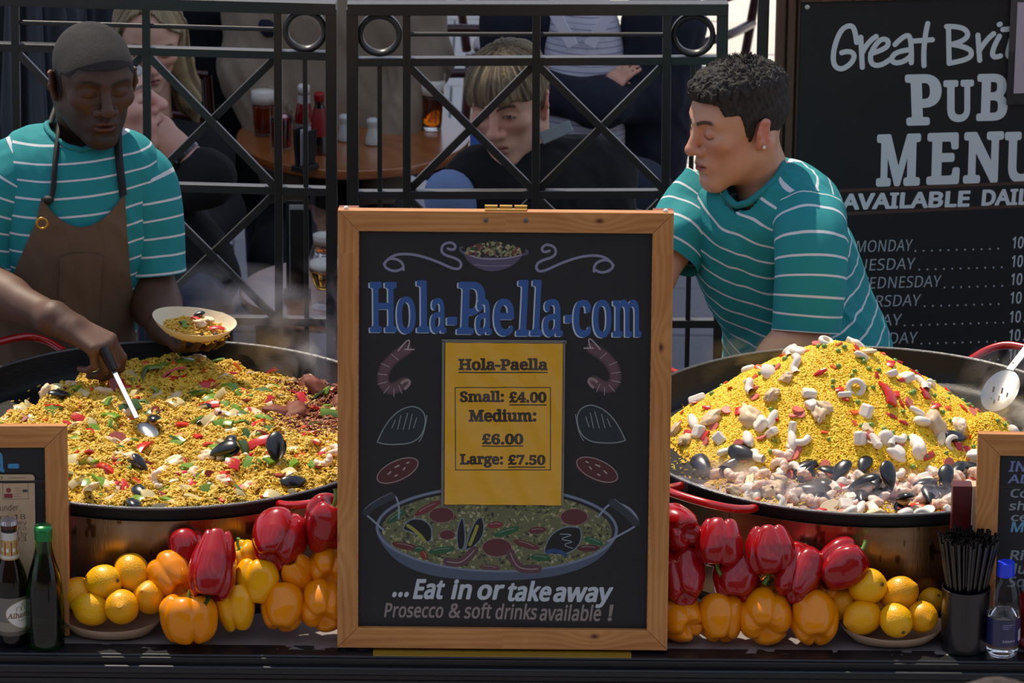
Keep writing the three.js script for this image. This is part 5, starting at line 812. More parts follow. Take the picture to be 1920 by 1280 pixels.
// hair as a shell over the skull; o.line(x, y, z) < 0 where it grows, o.thick(x, y, z) its depth
function hairGeo(o, line, thick, extra = [], cell = 0.0028) {
  const skull = field([ell(V(0, 0.042, -0.012), 0.0755, 0.083, 0.098, 0.02), ell(V(0, 0.035, 0.045), 0.062, 0.05, 0.045, 0.03), ell(V(0, -0.028, 0.02), 0.06, 0.08, 0.06, 0.035)]);
  const ex = extra.length ? field(extra) : null;
  const f = (x, y, z) => { let d = smax(skull(x, y, z) - thick(x, y, z), line(x, y, z), 0.006); if (ex) d = smin(d, ex(x, y, z) - (o.strand ? o.strand(x, y, z) : 0), 0.012); return d; };
  const lo = V(-0.14, -0.13, -0.16), hi = V(0.14, 0.17, 0.15); if (o.hairLow) lo.y = o.hairLow; const g = meshField(f, lo, hi, cell);
  const a = new THREE.Color(o.hair), b = new THREE.Color(o.hair2 ?? o.hair); paint(g, (c, x, y, z) => c.copy(a).lerp(b, clamp(0.5 + 0.9 * (o.fleck ? o.fleck(x, y, z) : noise(x * 300, y * 90, z * 300)), 0, 1)));
  uvs(g, (q, x, y, z) => { q[0] = Math.atan2(x, z) * 1.6; q[1] = (y + z * 0.3) * 16; }); return g.applyMatrix4(headMatrix(o));
}
const hairM = new THREE.MeshPhysicalMaterial({ vertexColors: true, roughness: 0.6, sheen: 0.3, sheenRoughness: 0.4, sheenColor: new THREE.Color(0x8a7a6a), bumpMap: scaled(grainBump, 3, 0.6), bumpScale: 0.002 });
// hand: wrist w, direction d along the palm, n out of the back of the hand, s: +1 or -1 thumb side along cross(d, n)
function handPrims(w, d, n, s, curl, thumb, k = 1, spread = 0.06) {
  d = d.clone().normalize(); n = n.clone().addScaledVector(d, -n.dot(d)).normalize(); const e = V().crossVectors(d, n).multiplyScalar(s).normalize(), P = [], at = (a, b, c) => w.clone().addScaledVector(d, a * k).addScaledVector(e, b * k).addScaledVector(n, c * k);
  P.push(cap(at(-0.02, 0, 0), at(0.02, 0, 0), 0.026 * k, 0.025 * k, 0.02));
  for (const [b, l] of [[0.026, 0.088], [0.009, 0.091], [-0.009, 0.087], [-0.025, 0.08]]) P.push(cap(at(0.012, b * 0.6, 0), at(l, b, 0.002), 0.015 * k, 0.0115 * k, 0.014));
  const L = [[0.026, 0.088, 0.04, 0.025, 0.021], [0.009, 0.091, 0.045, 0.028, 0.022], [-0.009, 0.087, 0.042, 0.026, 0.021], [-0.025, 0.08, 0.033, 0.02, 0.019]];
  L.forEach(([b, l, ...seg], i) => {
    let p = at(l, b, 0), ang = 0; const c = Array.isArray(curl[0]) ? curl[i] : curl, r = [0.0092, 0.0084, 0.0075, 0.0066].map((x) => x * k * (i === 3 ? 0.88 : 1));
    for (let j = 0; j < 3; j++) { ang += R(c[j]); const dir = d.clone().multiplyScalar(Math.cos(ang)).addScaledVector(n, -Math.sin(ang)).addScaledVector(e, (1.5 - i) * spread * Math.cos(ang)).normalize(), q = p.clone().addScaledVector(dir, seg[j] * k); P.push(cap(p, q, r[j], r[j + 1], j ? 0.003 : 0.007)); p = q; }
  });
  const t0 = at(0.02, 0.024, -0.006), t1 = at(0.048, 0.024 + thumb[0], -0.006 + thumb[1]), t2 = t1.clone().addScaledVector(d, thumb[2] * k).addScaledVector(e, thumb[3] * k).addScaledVector(n, thumb[4] * k), t3 = t2.clone().addScaledVector(t2.clone().sub(t1).normalize(), 0.022 * k);
  P.push(cap(t0, t1, 0.0155 * k, 0.0115 * k, 0.012), cap(t1, t2, 0.0108 * k, 0.0092 * k, 0.004), cap(t2, t3, 0.0092 * k, 0.007 * k, 0.003));
  return P;
}
const boundsOf = (pts, pad) => { const b = new THREE.Box3().setFromPoints(pts).expandByScalar(pad); return [b.min, b.max]; };
const tint = (g, hex, amp = 0.1, alt = hex) => { const a = new THREE.Color(hex), b = new THREE.Color(alt); return paint(g, (c, x, y, z) => c.copy(a).lerp(b, clamp(0.5 + noise(x * 14, y * 14, z * 14), 0, 1)).multiplyScalar(1 + amp * fbm(x * 90, y * 90, z * 90, 2))); };
// cloth folds: a field of soft ridges running down from a point
const folds = (x, y, z, s, f = 1) => 0.5 * noise(x * 22 * f + s, y * 7 * f, z * 22 * f) + 0.32 * (1 - 2 * Math.abs(noise(x * 30 * f + y * 16, y * 9 * f + s, z * 30 * f)));
const stripeTex = (bg, ln, n = 1) => canvasTex(64, 512, (g, W, H) => { g.fillStyle = bg; g.fillRect(0, 0, W, H); g.fillStyle = ln; g.fillRect(0, 226, W, 62); reseed(3); for (let i = 0; i < 1500; i++) { g.fillStyle = `rgba(${rnd() > 0.5 ? '255,255,255' : '0,0,0'},0.05)`; g.fillRect(rnd() * W, rnd() * H, 3, 2); } });
const knit = dataTex(128, 128, (x, y) => { const v = 128 + 70 * Math.sin(x * 6.283 * 32) * Math.sin(y * 6.283 * 32) + 40 * noise(x * 40, y * 40); return [v, v, v]; }, false);
const teeTex = stripeTex('#138488', '#ccd0d4'); teeTex.wrapS = teeTex.wrapT = THREE.RepeatWrapping;
const teeM = new THREE.MeshPhysicalMaterial({ map: teeTex, roughness: 0.85, side: THREE.DoubleSide, sheen: 0.25, sheenRoughness: 0.6, sheenColor: new THREE.Color(0x2aa0a4) });
const STRIPE = 0.0355;
const plainTee = M(0x117c80, 0.85, { side: THREE.DoubleSide });
// a sleeve or other open tube of cloth: rings [centre, rx, rz] with the axis along the limb
function sleeve(pts, rad, flat, s, v0, wob = 0.006) {
  const c = new THREE.CatmullRomCurve3(pts), N = 36, Mx = 56, pos = [], uv = [], idx = [], fr = c.computeFrenetFrames(N, false), L = c.getLength();
  let t = V(0, 0, 1); for (let i = 0; i <= N; i++) { const u = i / N, p = c.getPointAt(u), tg = c.getTangentAt(u); const x = V().crossVectors(tg, t).normalize(), y = V().crossVectors(x, tg); const k = u * (rad.length - 1), a = Math.min(rad.length - 2, Math.floor(k)), r = lerp(rad[a], rad[a + 1], k - a);
    for (let j = 0; j <= Mx; j++) { const th = (j / Mx) * 6.28319, w = 1 + (wob / r) * (fbm(Math.cos(th) * 2.2 + s, Math.sin(th) * 2.2, u * 2.5 + s, 3) + 0.6 * Math.sin(th * 3 + u * 3 + s)); const q = p.clone().addScaledVector(x, Math.cos(th) * r * w).addScaledVector(y, Math.sin(th) * r * w * flat); pos.push(q.x, q.y, q.z); uv.push(j / Mx * 8, (v0 + u * L) / STRIPE); } }
  for (let i = 0; i < N; i++) for (let j = 0; j < Mx; j++) { const a = i * (Mx + 1) + j; idx.push(a, a + 1, a + Mx + 1, a + 1, a + Mx + 2, a + Mx + 1); }
  const g = new THREE.BufferGeometry(); g.setAttribute('position', new THREE.Float32BufferAttribute(pos, 3)); g.setAttribute('uv', new THREE.Float32BufferAttribute(uv, 2)); g.setIndex(idx); g.computeVertexNormals();
  const n = g.attributes.normal, o = V(); for (let i = 0; i <= N; i++) { const a = i * (Mx + 1), b = a + Mx; o.set(n.getX(a) + n.getX(b), n.getY(a) + n.getY(b), n.getZ(a) + n.getZ(b)).normalize(); n.setXYZ(a, o.x, o.y, o.z); n.setXYZ(b, o.x, o.y, o.z); } return g;
}
const ringTube = (c, ax, rx, ry, r, tilt) => { const pts = []; const q = new THREE.Quaternion().setFromEuler(tilt); for (let i = 0; i < 32; i++) { const a = (i / 32) * 6.2832; pts.push(V(Math.cos(a) * rx, 0, Math.sin(a) * ry).applyQuaternion(q).add(c)); } return tube(pts, r, 64, 10, true); };

// neckline: points where lines parallel to the neck's axis meet the cloth
function neckline(tf, top, dir, r, n = 36) {
  const d = dir.clone().normalize(), x = V(1, 0, 0).addScaledVector(d, -d.x).normalize(), z = V().crossVectors(x, d).normalize(), out = [];
  for (let i = 0; i < n; i++) { const a = (i / n) * 6.28319, p = top.clone().addScaledVector(x, Math.cos(a) * r).addScaledVector(z, Math.sin(a) * r); for (let k = 0; k < 90; k++) { const e = tf(p.x, p.y, p.z); if (e < 0.0015) break; p.addScaledVector(d, Math.max(0.002, e * 0.7)); } out.push(p); }
  return out;
}
// ---------------------------------------------------------------- the cook in the brown apron
{
  const p = tag(thing('person', null, null), 'cook in striped teal T-shirt and brown apron, spooning paella and holding a leaf dish', 'person');
  const skin = 0x482e1e, skin2 = 0x5e4030;
  const head = { at: U(174, 155, -0.56), yaw: 20, pitch: 3, roll: -2, scale: 0.985, ky: 0.935, buzz: true, neck: U(153, 335, -0.645), neckR: 0.054, jaw: 0.98, lip: 1.35, noseW: 1.3, nose: 1.05, skin, lips: 0x5a2f28, brow: 0x120b08, stubble: 0x150e0b, warm: 0x52341f, hair: 0x12100e, hair2: 0x26221f, browW: 1.05, open: true };
  const shL = U(268, 318, -0.6), shR = U(18, 312, -0.57), elL = U(287, 560, -0.56), wrL = U(318, 620, -0.41), elR = U(-70, 520, -0.5), wrR = U(118, 606, -0.25);
  const g = [headGeo(head)];
  const arms = [cap(shL.clone().lerp(elL, 0.35), elL, 0.046, 0.044, 0.03), cap(elL, wrL.clone().lerp(elL, 0.12), 0.046, 0.03, 0.03), cap(shR.clone().lerp(elR, 0.35), elR, 0.047, 0.045, 0.03), cap(elR, wrR.clone().lerp(elR, 0.1), 0.047, 0.031, 0.03), cap(elR.clone().lerp(wrR, 0.25), elR.clone().lerp(wrR, 0.45), 0.045, 0.04, 0.03), cap(elL.clone().lerp(wrL, 0.25), elL.clone().lerp(wrL, 0.5), 0.045, 0.038, 0.03)];
  const hl = handPrims(wrL, V(0.48, -0.03, 0.8), V(0.0, -1, 0.0), 1, [[10, 22, 24], [12, 24, 26], [14, 26, 26], [16, 28, 26]], [0.022, -0.03, 0.034, 0.012, -0.012], 1, 0.12);
  const hr = handPrims(wrR, V(0.78, -0.32, 0.35), V(0.35, 0.8, 0.35), -1, [[38, 48, 30], [52, 52, 30], [60, 55, 30], [66, 58, 30]], [0.008, -0.022, 0.026, -0.012, -0.016], 1.06, 0.02);
  const all = field([...arms, ...hl, ...hr]);
  const col = (q) => tint(q, skin2, 0.1, skin);
  g.push(col(meshField(field(arms), ...boundsOf([shL, shR, elL, elR, wrL, wrR], 0.08), 0.007)));
  g.push(col(meshField(field([...hl, arms[1]]), ...boundsOf([wrL, wrL.clone().add(V(0.13, -0.01, 0.13))], 0.07), 0.0028)), col(meshField(field([...hr, arms[3]]), ...boundsOf([wrR, wrR.clone().add(V(0.13, -0.08, 0.07))], 0.07), 0.0028)));
  obj('body', merge(g), skinM(0.6), p);
  obj('hair', hairGeo({ ...head, fleck: (x, y, z) => noise(x * 700, y * 700, z * 700) }, (x, y, z) => { const t = sst(0.05, 0.068, Math.abs(x)), low = z > 0.03 ? 0.055 - 0.022 * t + 0.002 * noise(x * 60, 1, z * 60) : z > -0.012 ? lerp(-0.03, 0.033, sst(0.014, 0.03, z)) : lerp(-0.07, 0.015, sst(-0.045, -0.012, z)); return low - y; }, (x, y, z) => 0.0016, [], 0.0021), new THREE.MeshPhysicalMaterial({ vertexColors: true, roughness: 0.75, bumpMap: scaled(grainBump, 3, 3), bumpScale: 0.0022, sheen: 0.15, sheenRoughness: 0.5, sheenColor: new THREE.Color(0x6a6a6e) }), p, 'close-cropped black hair');
  // shirt
  const neck = U(151, 279, -0.6), chest = U(135, 430, -0.57), waist = U(112, 640, -0.58), low = U(105, 780, -0.6);
  const T = [ell(chest, 0.165, 0.2, 0.115, 0.06), cap(U(62, 306, -0.6), U(232, 308, -0.6), 0.068, 0.068, 0.07), ell(waist, 0.155, 0.24, 0.115, 0.06), cap(neck.clone().add(V(-0.03, -0.07, -0.015)), neck.clone().add(V(0.025, -0.07, -0.015)), 0.083, 0.083, 0.05)];
  const tf = field(T), hd = V(0.006, 0.0, 0.03), tors = (x, y, z) => smax(tf(x, y, z) - 0.005 * folds(x, y, z, 2), -field1(x, y, z), 0.006);
  const nk = cap(neck.clone().add(V(0.0, 0.2, -0.02)), neck.clone().add(V(0.0, -0.02, 0.03)), 0.062, 0.062), field1 = nk.f;
  const sg = meshField(tors, ...boundsOf([U(-80, 250, -0.62), U(330, 900, -0.6)], 0.16), 0.006);
  uvs(sg, (o, x, y, z) => { o[0] = x * 8; o[1] = (y + 0.02 * Math.sin(x * 5 + 0.5) + 0.15 * Math.max(0, y - neck.y + 0.05)) / STRIPE; });
  const sh = obj('shirt', sg, teeM, p, 'teal T-shirt with thin white stripes');
  obj('sleeve', sleeve([shL.clone().add(V(-0.055, 0.012, -0.01)), shL.clone().add(V(-0.006, -0.02, 0)), U(279, 410, -0.585), U(288, 512, -0.565)], [0.05, 0.066, 0.068, 0.064, 0.063], 1, 3, 0.02), teeM, sh);
  obj('sleeve', sleeve([shR.clone().add(V(0.06, 0.012, -0.01)), shR.clone().add(V(0.008, -0.01, 0)), U(-8, 400, -0.55), U(-30, 520, -0.52)], [0.05, 0.068, 0.07, 0.066, 0.064], 1, 8, 0.014), teeM, sh);
  obj('collar', tube(neckline(tf, neck.clone().add(V(0, 0.12, -0.005)), V(0, -0.2, 0.05), 0.0655), 0.0062, 110, 8, true), plainTee, sh);
  obj('trousers', merge([-1, 1].map((s) => meshField(field([cap(V(low.x + s * 0.08, 0.86, -0.62), V(low.x + s * 0.09, 0.46, -0.6), 0.088, 0.062, 0.03), cap(V(low.x + s * 0.09, 0.46, -0.6), V(low.x + s * 0.09, 0.06, -0.63), 0.062, 0.05, 0.03)]), V(low.x - 0.25, -0.02, -0.8), V(low.x + 0.25, 0.98, -0.45), 0.014))), M(0x16181d, 0.9), p);
  obj('shoe', [-1, 1].map((s) => lump(0.045, 0.04, 0.13, s, 0.1).translate(low.x + s * 0.09, 0.035, -0.58)), M(0x121212, 0.5), p);
  // apron draped over the shirt: edges measured as rows [height px, left, right], laid on the body's surface
  const drape = (rows, off, m, parent, nm, nu = 40, nv = 70) => {
    const pos = [], idx = [];
    for (let j = 0; j <= nv; j++) { const k = (j / nv) * (rows.length - 1), a = Math.min(rows.length - 2, Math.floor(k)), t = k - a, row = rows[a].map((q, i) => lerp(q, rows[a + 1][i], t));
      for (let i = 0; i <= nu; i++) { const u = i / nu, px = lerp(row[1], row[2], u), py = row[0] + (row[3] ?? 0) * 4 * u * (1 - u), q = U(px, py, -0.36), d = V(0, 0, -1); let s = 0; for (let n = 0; n < 40; n++) { const e = tf(q.x, q.y, q.z); if (e < 0.001 || q.z < -0.66) break; q.z -= e * 0.9; } q.z = Math.max(q.z, -0.6) + off + 0.011 * Math.max(0, folds(q.x, q.y, 0, 5)) + 0.004 * folds(q.x * 2, q.y, 0, 9); pos.push(q.x, q.y, q.z); } }
    for (let s of [0, 1]) { const base = pos.length / 3; if (s) for (let i = 0, n = pos.length; i < n; i += 3) pos.push(pos[i], pos[i + 1], pos[i + 2] - 0.003); const o = s ? base : 0; for (let j = 0; j < nv; j++) for (let i = 0; i < nu; i++) { const a = o + j * (nu + 1) + i; s ? idx.push(a, a + 1, a + nu + 1, a + 1, a + nu + 2, a + nu + 1) : idx.push(a, a + nu + 1, a + 1, a + 1, a + nu + 1, a + nu + 2); } }
    const gg = new THREE.BufferGeometry(); gg.setAttribute('position', new THREE.Float32BufferAttribute(pos, 3)); gg.setIndex(idx); uvs(gg, (o, x, y) => { o[0] = x * 10; o[1] = y * 10; }); gg.computeVertexNormals(); return obj(nm, gg, m, parent);
  };
  const twill = M(0x64503d, 0.9, { side: THREE.DoubleSide, bumpMap: scaled(knit, 3, 3), bumpScale: 0.0006 });
  const ap = drape([[400, 68, 224, 52], [445, 58, 227, 20], [500, 34, 232, 8], [560, 8, 235, 0], [640, -22, 241, 0], [760, -40, 244, 0], [900, -45, 246, 0]], 0.008, twill, p, 'apron'); ap.userData.label = 'brown canvas apron with a scooped bib';
  obj('pocket', drape([[508, 105, 186, -10], [560, 104, 182, 0], [640, 100, 176, 0]], 0.0125, twill, ap, 'pocket', 16, 20).geometry, twill, ap); ap.remove(ap.children.find((c) => c.name === 'pocket'));
  const gp = U(79, 418, -0.43); obj('eyelet', new THREE.TorusGeometry(0.0105, 0.0028, 10, 28).translate(gp.x, gp.y, gp.z + 0.003), M(0xb98f3a, 0.3, { metalness: 0.8 }), ap, 'brass eyelet');
  const on = (px, py, off = 0.006) => { const q = U(px, py, -0.36); for (let n = 0; n < 50; n++) { const e = tf(q.x, q.y, q.z); if (e < 0.001) break; q.z -= e * 0.9; if (q.z < -0.75) break; } q.z += off; return q; };
  gp.z = on(79, 418).z;
  const strap = M(0x0b0c0e, 0.7);
  obj('neck_strap', [tube([on(80, 412), on(88, 395), on(91, 350), on(93, 300), on(92, 262), U(94, 236, -0.6), U(120, 222, -0.68), U(160, 222, -0.69)], 0.0055, 60, 8), tube([on(221, 404), on(216, 370), on(211, 340), on(206, 310), on(200, 280), U(203, 258, -0.58), U(190, 232, -0.66), U(160, 222, -0.69)], 0.0078, 60, 8), lump(0.011, 0.009, 0.008, 3, 0.3).translate(on(82, 404).x, on(82, 404).y, on(82, 404).z + 0.004)], strap, ap, 'black neck strap');
  // the leaf dish of paella in his hand
  const dc = U(364, 606, -0.3), dish = thing('leaf_dish', 'oval pale leaf dish of paella in the hand of the cook in the apron', 'dish', dc); dish.rotation.set(R(8), 0, R(-7));
  const dg = lathe([[0.0001, 0], [0.5, 0.02], [0.75, 0.25], [0.9, 0.62], [1, 1], [0.975, 1.0], [0.87, 0.64], [0.72, 0.3], [0.48, 0.08], [0.0001, 0.06]], 56).scale(0.083, 0.028, 0.06).translate(0, -0.024, 0), dp = dg.attributes.position;
  for (let i = 0; i < dp.count; i++) { const x = dp.getX(i) / 0.083; dp.setY(i, dp.getY(i) + (dp.getY(i) > -0.02 ? 0.006 * x * x : 0)); } dg.computeVertexNormals();
  obj('dish', dg, M(0xe0d2b0, 0.5, { bumpMap: scaled(woodTex, 1, 1), bumpScale: 0.0005 }), dish);
  const hx = (x, z) => 0.012 * Math.max(0, 1 - (x / 0.062) ** 2 - (z / 0.042) ** 2) - 0.012 + 0.004 * fbm(x * 60, z * 60, 2);
  const hp = lump(0.057, 0.016, 0.038, 6, 0.35, 2.4, 4).translate(0.004, -0.014, 0.002);
  const serving = thing('paella_serving', 'small helping of yellow paella lying in the leaf dish', 'rice', [0, 0, 0], null, 'stuff'); serving.position.copy(dc); serving.rotation.copy(dish.rotation);
  obj('bed', hp, M(0xc9952c, 0.6), serving); reseed(900);
  const gr = new THREE.IcosahedronGeometry(1, 1).scale(0.0016, 0.0016, 0.0042), im = new THREE.InstancedMesh(gr, M(0xffffff, 0.45), 900); im.name = 'rice_grain'; const m4 = new THREE.Matrix4(), ray3 = hp.attributes.position, c = new THREE.Color();
  for (let i = 0; i < 900; i++) { const k = (rnd() * ray3.count) | 0; m4.compose(V(ray3.getX(k) + rr(-0.003, 0.003), Math.max(-0.02, ray3.getY(k)) + rr(0, 0.002), ray3.getZ(k) + rr(-0.003, 0.003)), new THREE.Quaternion().setFromEuler(new THREE.Euler(rnd() * 3, rnd() * 6, 0)), V(1, 1, 1)); im.setMatrixAt(i, m4); im.setColorAt(i, c.set(rnd() < 0.5 ? 0xdfae38 : 0xebc352).multiplyScalar(rr(0.85, 1.05))); } serving.add(im);
  const bit = (kind, x, y, z, s, lbl) => { const [gs, mk, cat] = kinds[kind], m = solo(kind, gs[0], foodM[mk], lbl, cat, V(x, y, z).applyEuler(dish.rotation).add(dc)); m.rotation.set(rr(-0.4, 0.4), rnd() * 6, rr(-0.4, 0.4)); m.scale.setScalar(s); };
  bit('red_pepper_piece', 0.045, 0.004, 0.018, 1.0, 'red pepper piece in the leaf dish, at its outer end'); bit('red_pepper_piece', 0.004, 0.008, -0.004, 0.8, 'red pepper piece in the middle of the leaf dish'); bit('chicken_chunk', 0.012, 0.007, 0.01, 0.9, 'pale chicken piece in the middle of the leaf dish'); bit('green_pepper_piece', -0.018, 0.004, 0.015, 0.7, 'green pepper piece in the leaf dish'); bit('mushroom_slice', 0.026, 0.008, -0.006, 0.9, 'mushroom slice in the leaf dish');
  const mu = mussel(0, onFood(0, 330, 700), 0.2, 1.2, 0.2, 0.5, 'little black mussel in the leaf dish held by the cook', null); mu.position.copy(V(-0.03, 0.002, 0.002).applyEuler(dish.rotation).add(dc)); const mv = mussel(0, onFood(0, 330, 700), 0.5, 2, 0.2, 0.45, 'open mussel shell at the back of the leaf dish held by the cook', null); mv.position.copy(V(-0.004, 0.008, -0.016).applyEuler(dish.rotation).add(dc));
}
// ---------------------------------------------------------------- the cook without an apron, seen from the side
{
  const p = tag(thing('person', null, null), 'cook with an ear stud in striped teal T-shirt, bending behind the raw rice pan', 'person');
  const skin = 0xc79478, skin2 = 0xc08c70;
  const head = { at: U(1386, 235, -0.8), yaw: -63, pitch: 6, roll: 3, scale: 1.0, neck: U(1436, 352, -0.82), neckR: 0.053, adam: true, nose: 1.04, lip: 0.9, skin, lips: 0xa0524a, brow: 0x2a1c14, warm: 0xc87a64, hair: 0x14100d, hair2: 0x332c26, browW: 1.1, strand: null };
  const shL = U(1532, 432, -0.7), shR = U(1318, 376, -0.88), elL = U(1502, 640, -0.6), wrL = U(1415, 700, -0.56), elR = U(1222, 520, -0.72), wrR = U(1150, 600, -0.58);
  const arms = [cap(shL, elL, 0.054, 0.046, 0.03), cap(elL, wrL, 0.046, 0.03, 0.03), cap(elL, elL.clone().lerp(wrL, 0.4), 0.05, 0.042, 0.03), cap(shR, elR, 0.05, 0.042, 0.03), cap(elR, wrR, 0.042, 0.03, 0.03)];
  const hl = handPrims(wrL, V(-0.9, -0.3, 0.1), V(0, 0.9, 0.3), 1, [30, 40, 30], [0.012, -0.01, 0.03, 0.0, -0.012]), hr = handPrims(wrR, V(-0.7, -0.5, 0.3), V(0, 0.8, 0.5), -1, [30, 40, 30], [0.012, -0.01, 0.03, 0.0, -0.012]);
  obj('body', merge([headGeo(head), tint(meshField(field(arms), ...boundsOf([shL, shR, elL, elR, wrL, wrR], 0.08), 0.007), skin, 0.06, skin2), tint(meshField(field(hl), ...boundsOf([wrL, wrL.clone().add(V(-0.16, -0.06, 0.02))], 0.06), 0.004), skin2, 0.06), tint(meshField(field(hr), ...boundsOf([wrR, wrR.clone().add(V(-0.12, -0.1, 0.06))], 0.06), 0.004), skin2, 0.06)]), skinM(0.5), p);
  const hb = hairGeo({ ...head, fleck: (x, y, z) => noise(x * 330, y * 120, z * 200) },
    (x, y, z) => { const front = 0.062 - y + 0.35 * Math.max(0, z - 0.07) * 0, temple = sst(0.05, 0.066, Math.abs(x)), low = z > 0.035 ? 0.072 - 0.028 * temple : z > 0.012 ? lerp(-0.018, 0.044, sst(0.016, 0.036, z)) : z > -0.028 ? lerp(0.022, -0.018, sst(-0.006, 0.014, z)) : lerp(-0.068, 0.02, sst(-0.05, -0.02, z)); return low - y; },
    (x, y, z) => 0.0045 + sst(0.055, 0.1, y) * (0.011 + 0.007 * sst(-0.05, 0.08, z)) + (0.0035 * sst(0.03, 0.1, y) + 0.0012) * noise(x * 260, y * 60, z * 160) + 0.002 * sst(0.06, 0.1, y) * noise(x * 500, y * 200, z * 400));
  const ht = obj('hair', hb, new THREE.MeshPhysicalMaterial({ vertexColors: true, roughness: 0.7, bumpMap: scaled(grainBump, 4, 1), bumpScale: 0.002 }), p, 'short dark hair, longer on top');
  { // short tufts standing up on the top of the head
    reseed(55); const m = headMatrix(head), tg = []; for (let i = 0; i < 420; i++) { const a = rnd() * 6.28, r = Math.sqrt(rnd()) * 0.9, x = Math.cos(a) * r * 0.07, z = Math.sin(a) * r * 0.09 - 0.008, y = 0.042 + 0.098 * Math.sqrt(Math.max(0, 1 - r * r * 0.9)); const n = V(x * 1.6, y - 0.03, z * 1.2 + 0.03).normalize(), b = V(x, y, z).addScaledVector(n, 0.001), e = b.clone().addScaledVector(n, rr(0.006, 0.012)).add(V(rr(-0.004, 0.004), 0, rr(-0.002, 0.006))); tg.push(rod(b, e, 0.0016, 0.0004, 4)); }
    obj('tufts', merge(tg).applyMatrix4(m), M(0x1d1814, 0.8), ht).userData.kind = 'stuff';
  }
  const ear = V(0.082, -0.027, -0.004).applyMatrix4(headMatrix(head)); obj('ear_stud', box(0.007, 0.0065, 0.0065, ear.x + 0.004, ear.y, ear.z + 0.006, 0.0012), M(0xdadde0, 0.15, { metalness: 0.6 }), p, 'small square silver ear stud');
  // shirt
  const neck = U(1424, 345, -0.82), T = [cap(U(1322, 390, -0.86), U(1512, 415, -0.75), 0.075, 0.08, 0.07), cap(U(1440, 420, -0.83), U(1515, 700, -0.86), 0.125, 0.15, 0.07), ell(U(1400, 480, -0.82), 0.1, 0.14, 0.1, 0.07), ell(U(1538, 560, -0.9), 0.085, 0.18, 0.1, 0.07), cap(U(1515, 700, -0.86), V(U(1525, 800, -0.86).x, 0.95, -0.86), 0.16, 0.16, 0.07), cap(neck.clone().add(V(0.01, -0.03, -0.01)), U(1485, 374, -0.82), 0.062, 0.066, 0.06)];
  const tf = field(T), nk = cap(neck.clone().add(V(-0.012, 0.16, 0.005)), neck.clone().add(V(-0.021, -0.03, 0.043)), 0.057, 0.058);
  const sg = meshField((x, y, z) => smax(tf(x, y, z) - 0.0075 * folds(x + 0.35 * y, y, z, 7, 0.9) - 0.004 * folds(x * 1.7 - 0.5 * y, y * 1.5, z * 1.7, 12, 1), -nk.f(x, y, z), 0.006), ...boundsOf([U(1230, 330, -0.85), U(1700, 900, -0.9)], 0.17), 0.006);
  uvs(sg, (o, x, y, z) => { const t = sst(U(1440, 400, -0.8).x, U(1600, 400, -0.8).x, x); o[0] = x * 8; o[1] = (y + lerp(0.3, -0.28, t) * (x - U(1480, 400, -0.8).x) * (0.55 + 0.9 * sst(1.25, 1.5, y)) + 0.3 * (z + 0.8) + 0.006 * folds(x, y, z, 4)) / STRIPE; });
  const sh = obj('shirt', sg, teeM, p, 'teal T-shirt with thin white stripes');
  obj('sleeve', sleeve([U(1512, 402, -0.74), U(1518, 445, -0.68), U(1519, 530, -0.63), U(1513, 622, -0.6)], [0.076, 0.075, 0.073, 0.071, 0.069], 0.95, 5, 0.006), teeM, sh);
  obj('sleeve', sleeve([U(1335, 380, -0.86), U(1305, 405, -0.84), U(1268, 450, -0.79), U(1252, 488, -0.76)], [0.085, 0.075, 0.068, 0.064], 1, 2, 0.018), teeM, sh);
  obj('collar', tube(neckline(tf, neck.clone().add(V(-0.012, 0.13, 0.012)), V(-0.01, -0.2, 0.04), 0.06), 0.0075, 110, 8, true), plainTee, sh);
  const lx = U(1530, 800, -0.86).x; obj('trousers', merge([-1, 1].map((s) => meshField(field([cap(V(lx + s * 0.08, 0.9, -0.87), V(lx + s * 0.09, 0.46, -0.84), 0.095, 0.065, 0.03), cap(V(lx + s * 0.09, 0.46, -0.84), V(lx + s * 0.09, 0.06, -0.88), 0.064, 0.052, 0.03)]), V(lx - 0.26, -0.02, -1.06), V(lx + 0.26, 1.02, -0.68), 0.014))), M(0x1b2233, 0.9), p);
  obj('shoe', [-1, 1].map((s) => lump(0.045, 0.04, 0.13, s, 0.1).translate(lx + s * 0.09, 0.035, -0.83)), M(0x151515, 0.5), p);
}
// ---------------------------------------------------------------- people on the shaded terrace behind the railing
const cloth = (c) => M(c, 0.95, { side: THREE.DoubleSide });
const lumpField = (list, amp, s, cell, pad, pts) => { const f = field(list); return meshField((x, y, z) => f(x, y, z) - amp * folds(x, y, z, s), ...boundsOf(pts, pad), cell); };
function seated(label, head, hairLine, hairThick, hairExtra, parts, limbs, skin) {
  const p = tag(thing('person', null, null), label, 'person'), g = [];
  if (head) g.push(headGeo(head)); if (limbs) g.push(tint(meshField(field(limbs.list), ...boundsOf(limbs.pts, 0.08), 0.005), skin, 0.08));
  if (g.length) obj('body', merge(g), skinM(0.55), p);
  if (head && hairLine) obj('hair', hairGeo(head, hairLine, hairThick, hairExtra, 0.0035), hairM, p);
  for (const [nm, list, amp, mat, pts, pad, cell] of parts) obj(nm, lumpField(list, amp, 3, cell ?? 0.011, pad ?? 0.2, pts), mat, p);
  return p;
}
const legs = (hip, kneeA, kneeB, footA, footB, r = 0.085) => [cap(hip.clone().add(V(-0.09, 0, 0)), kneeA, r + 0.01, r - 0.015, 0.05), cap(kneeA, footA, r - 0.018, r - 0.035, 0.03), cap(hip.clone().add(V(0.09, 0, 0)), kneeB, r + 0.01, r - 0.015, 0.05), cap(kneeB, footB, r - 0.018, r - 0.035, 0.03)];
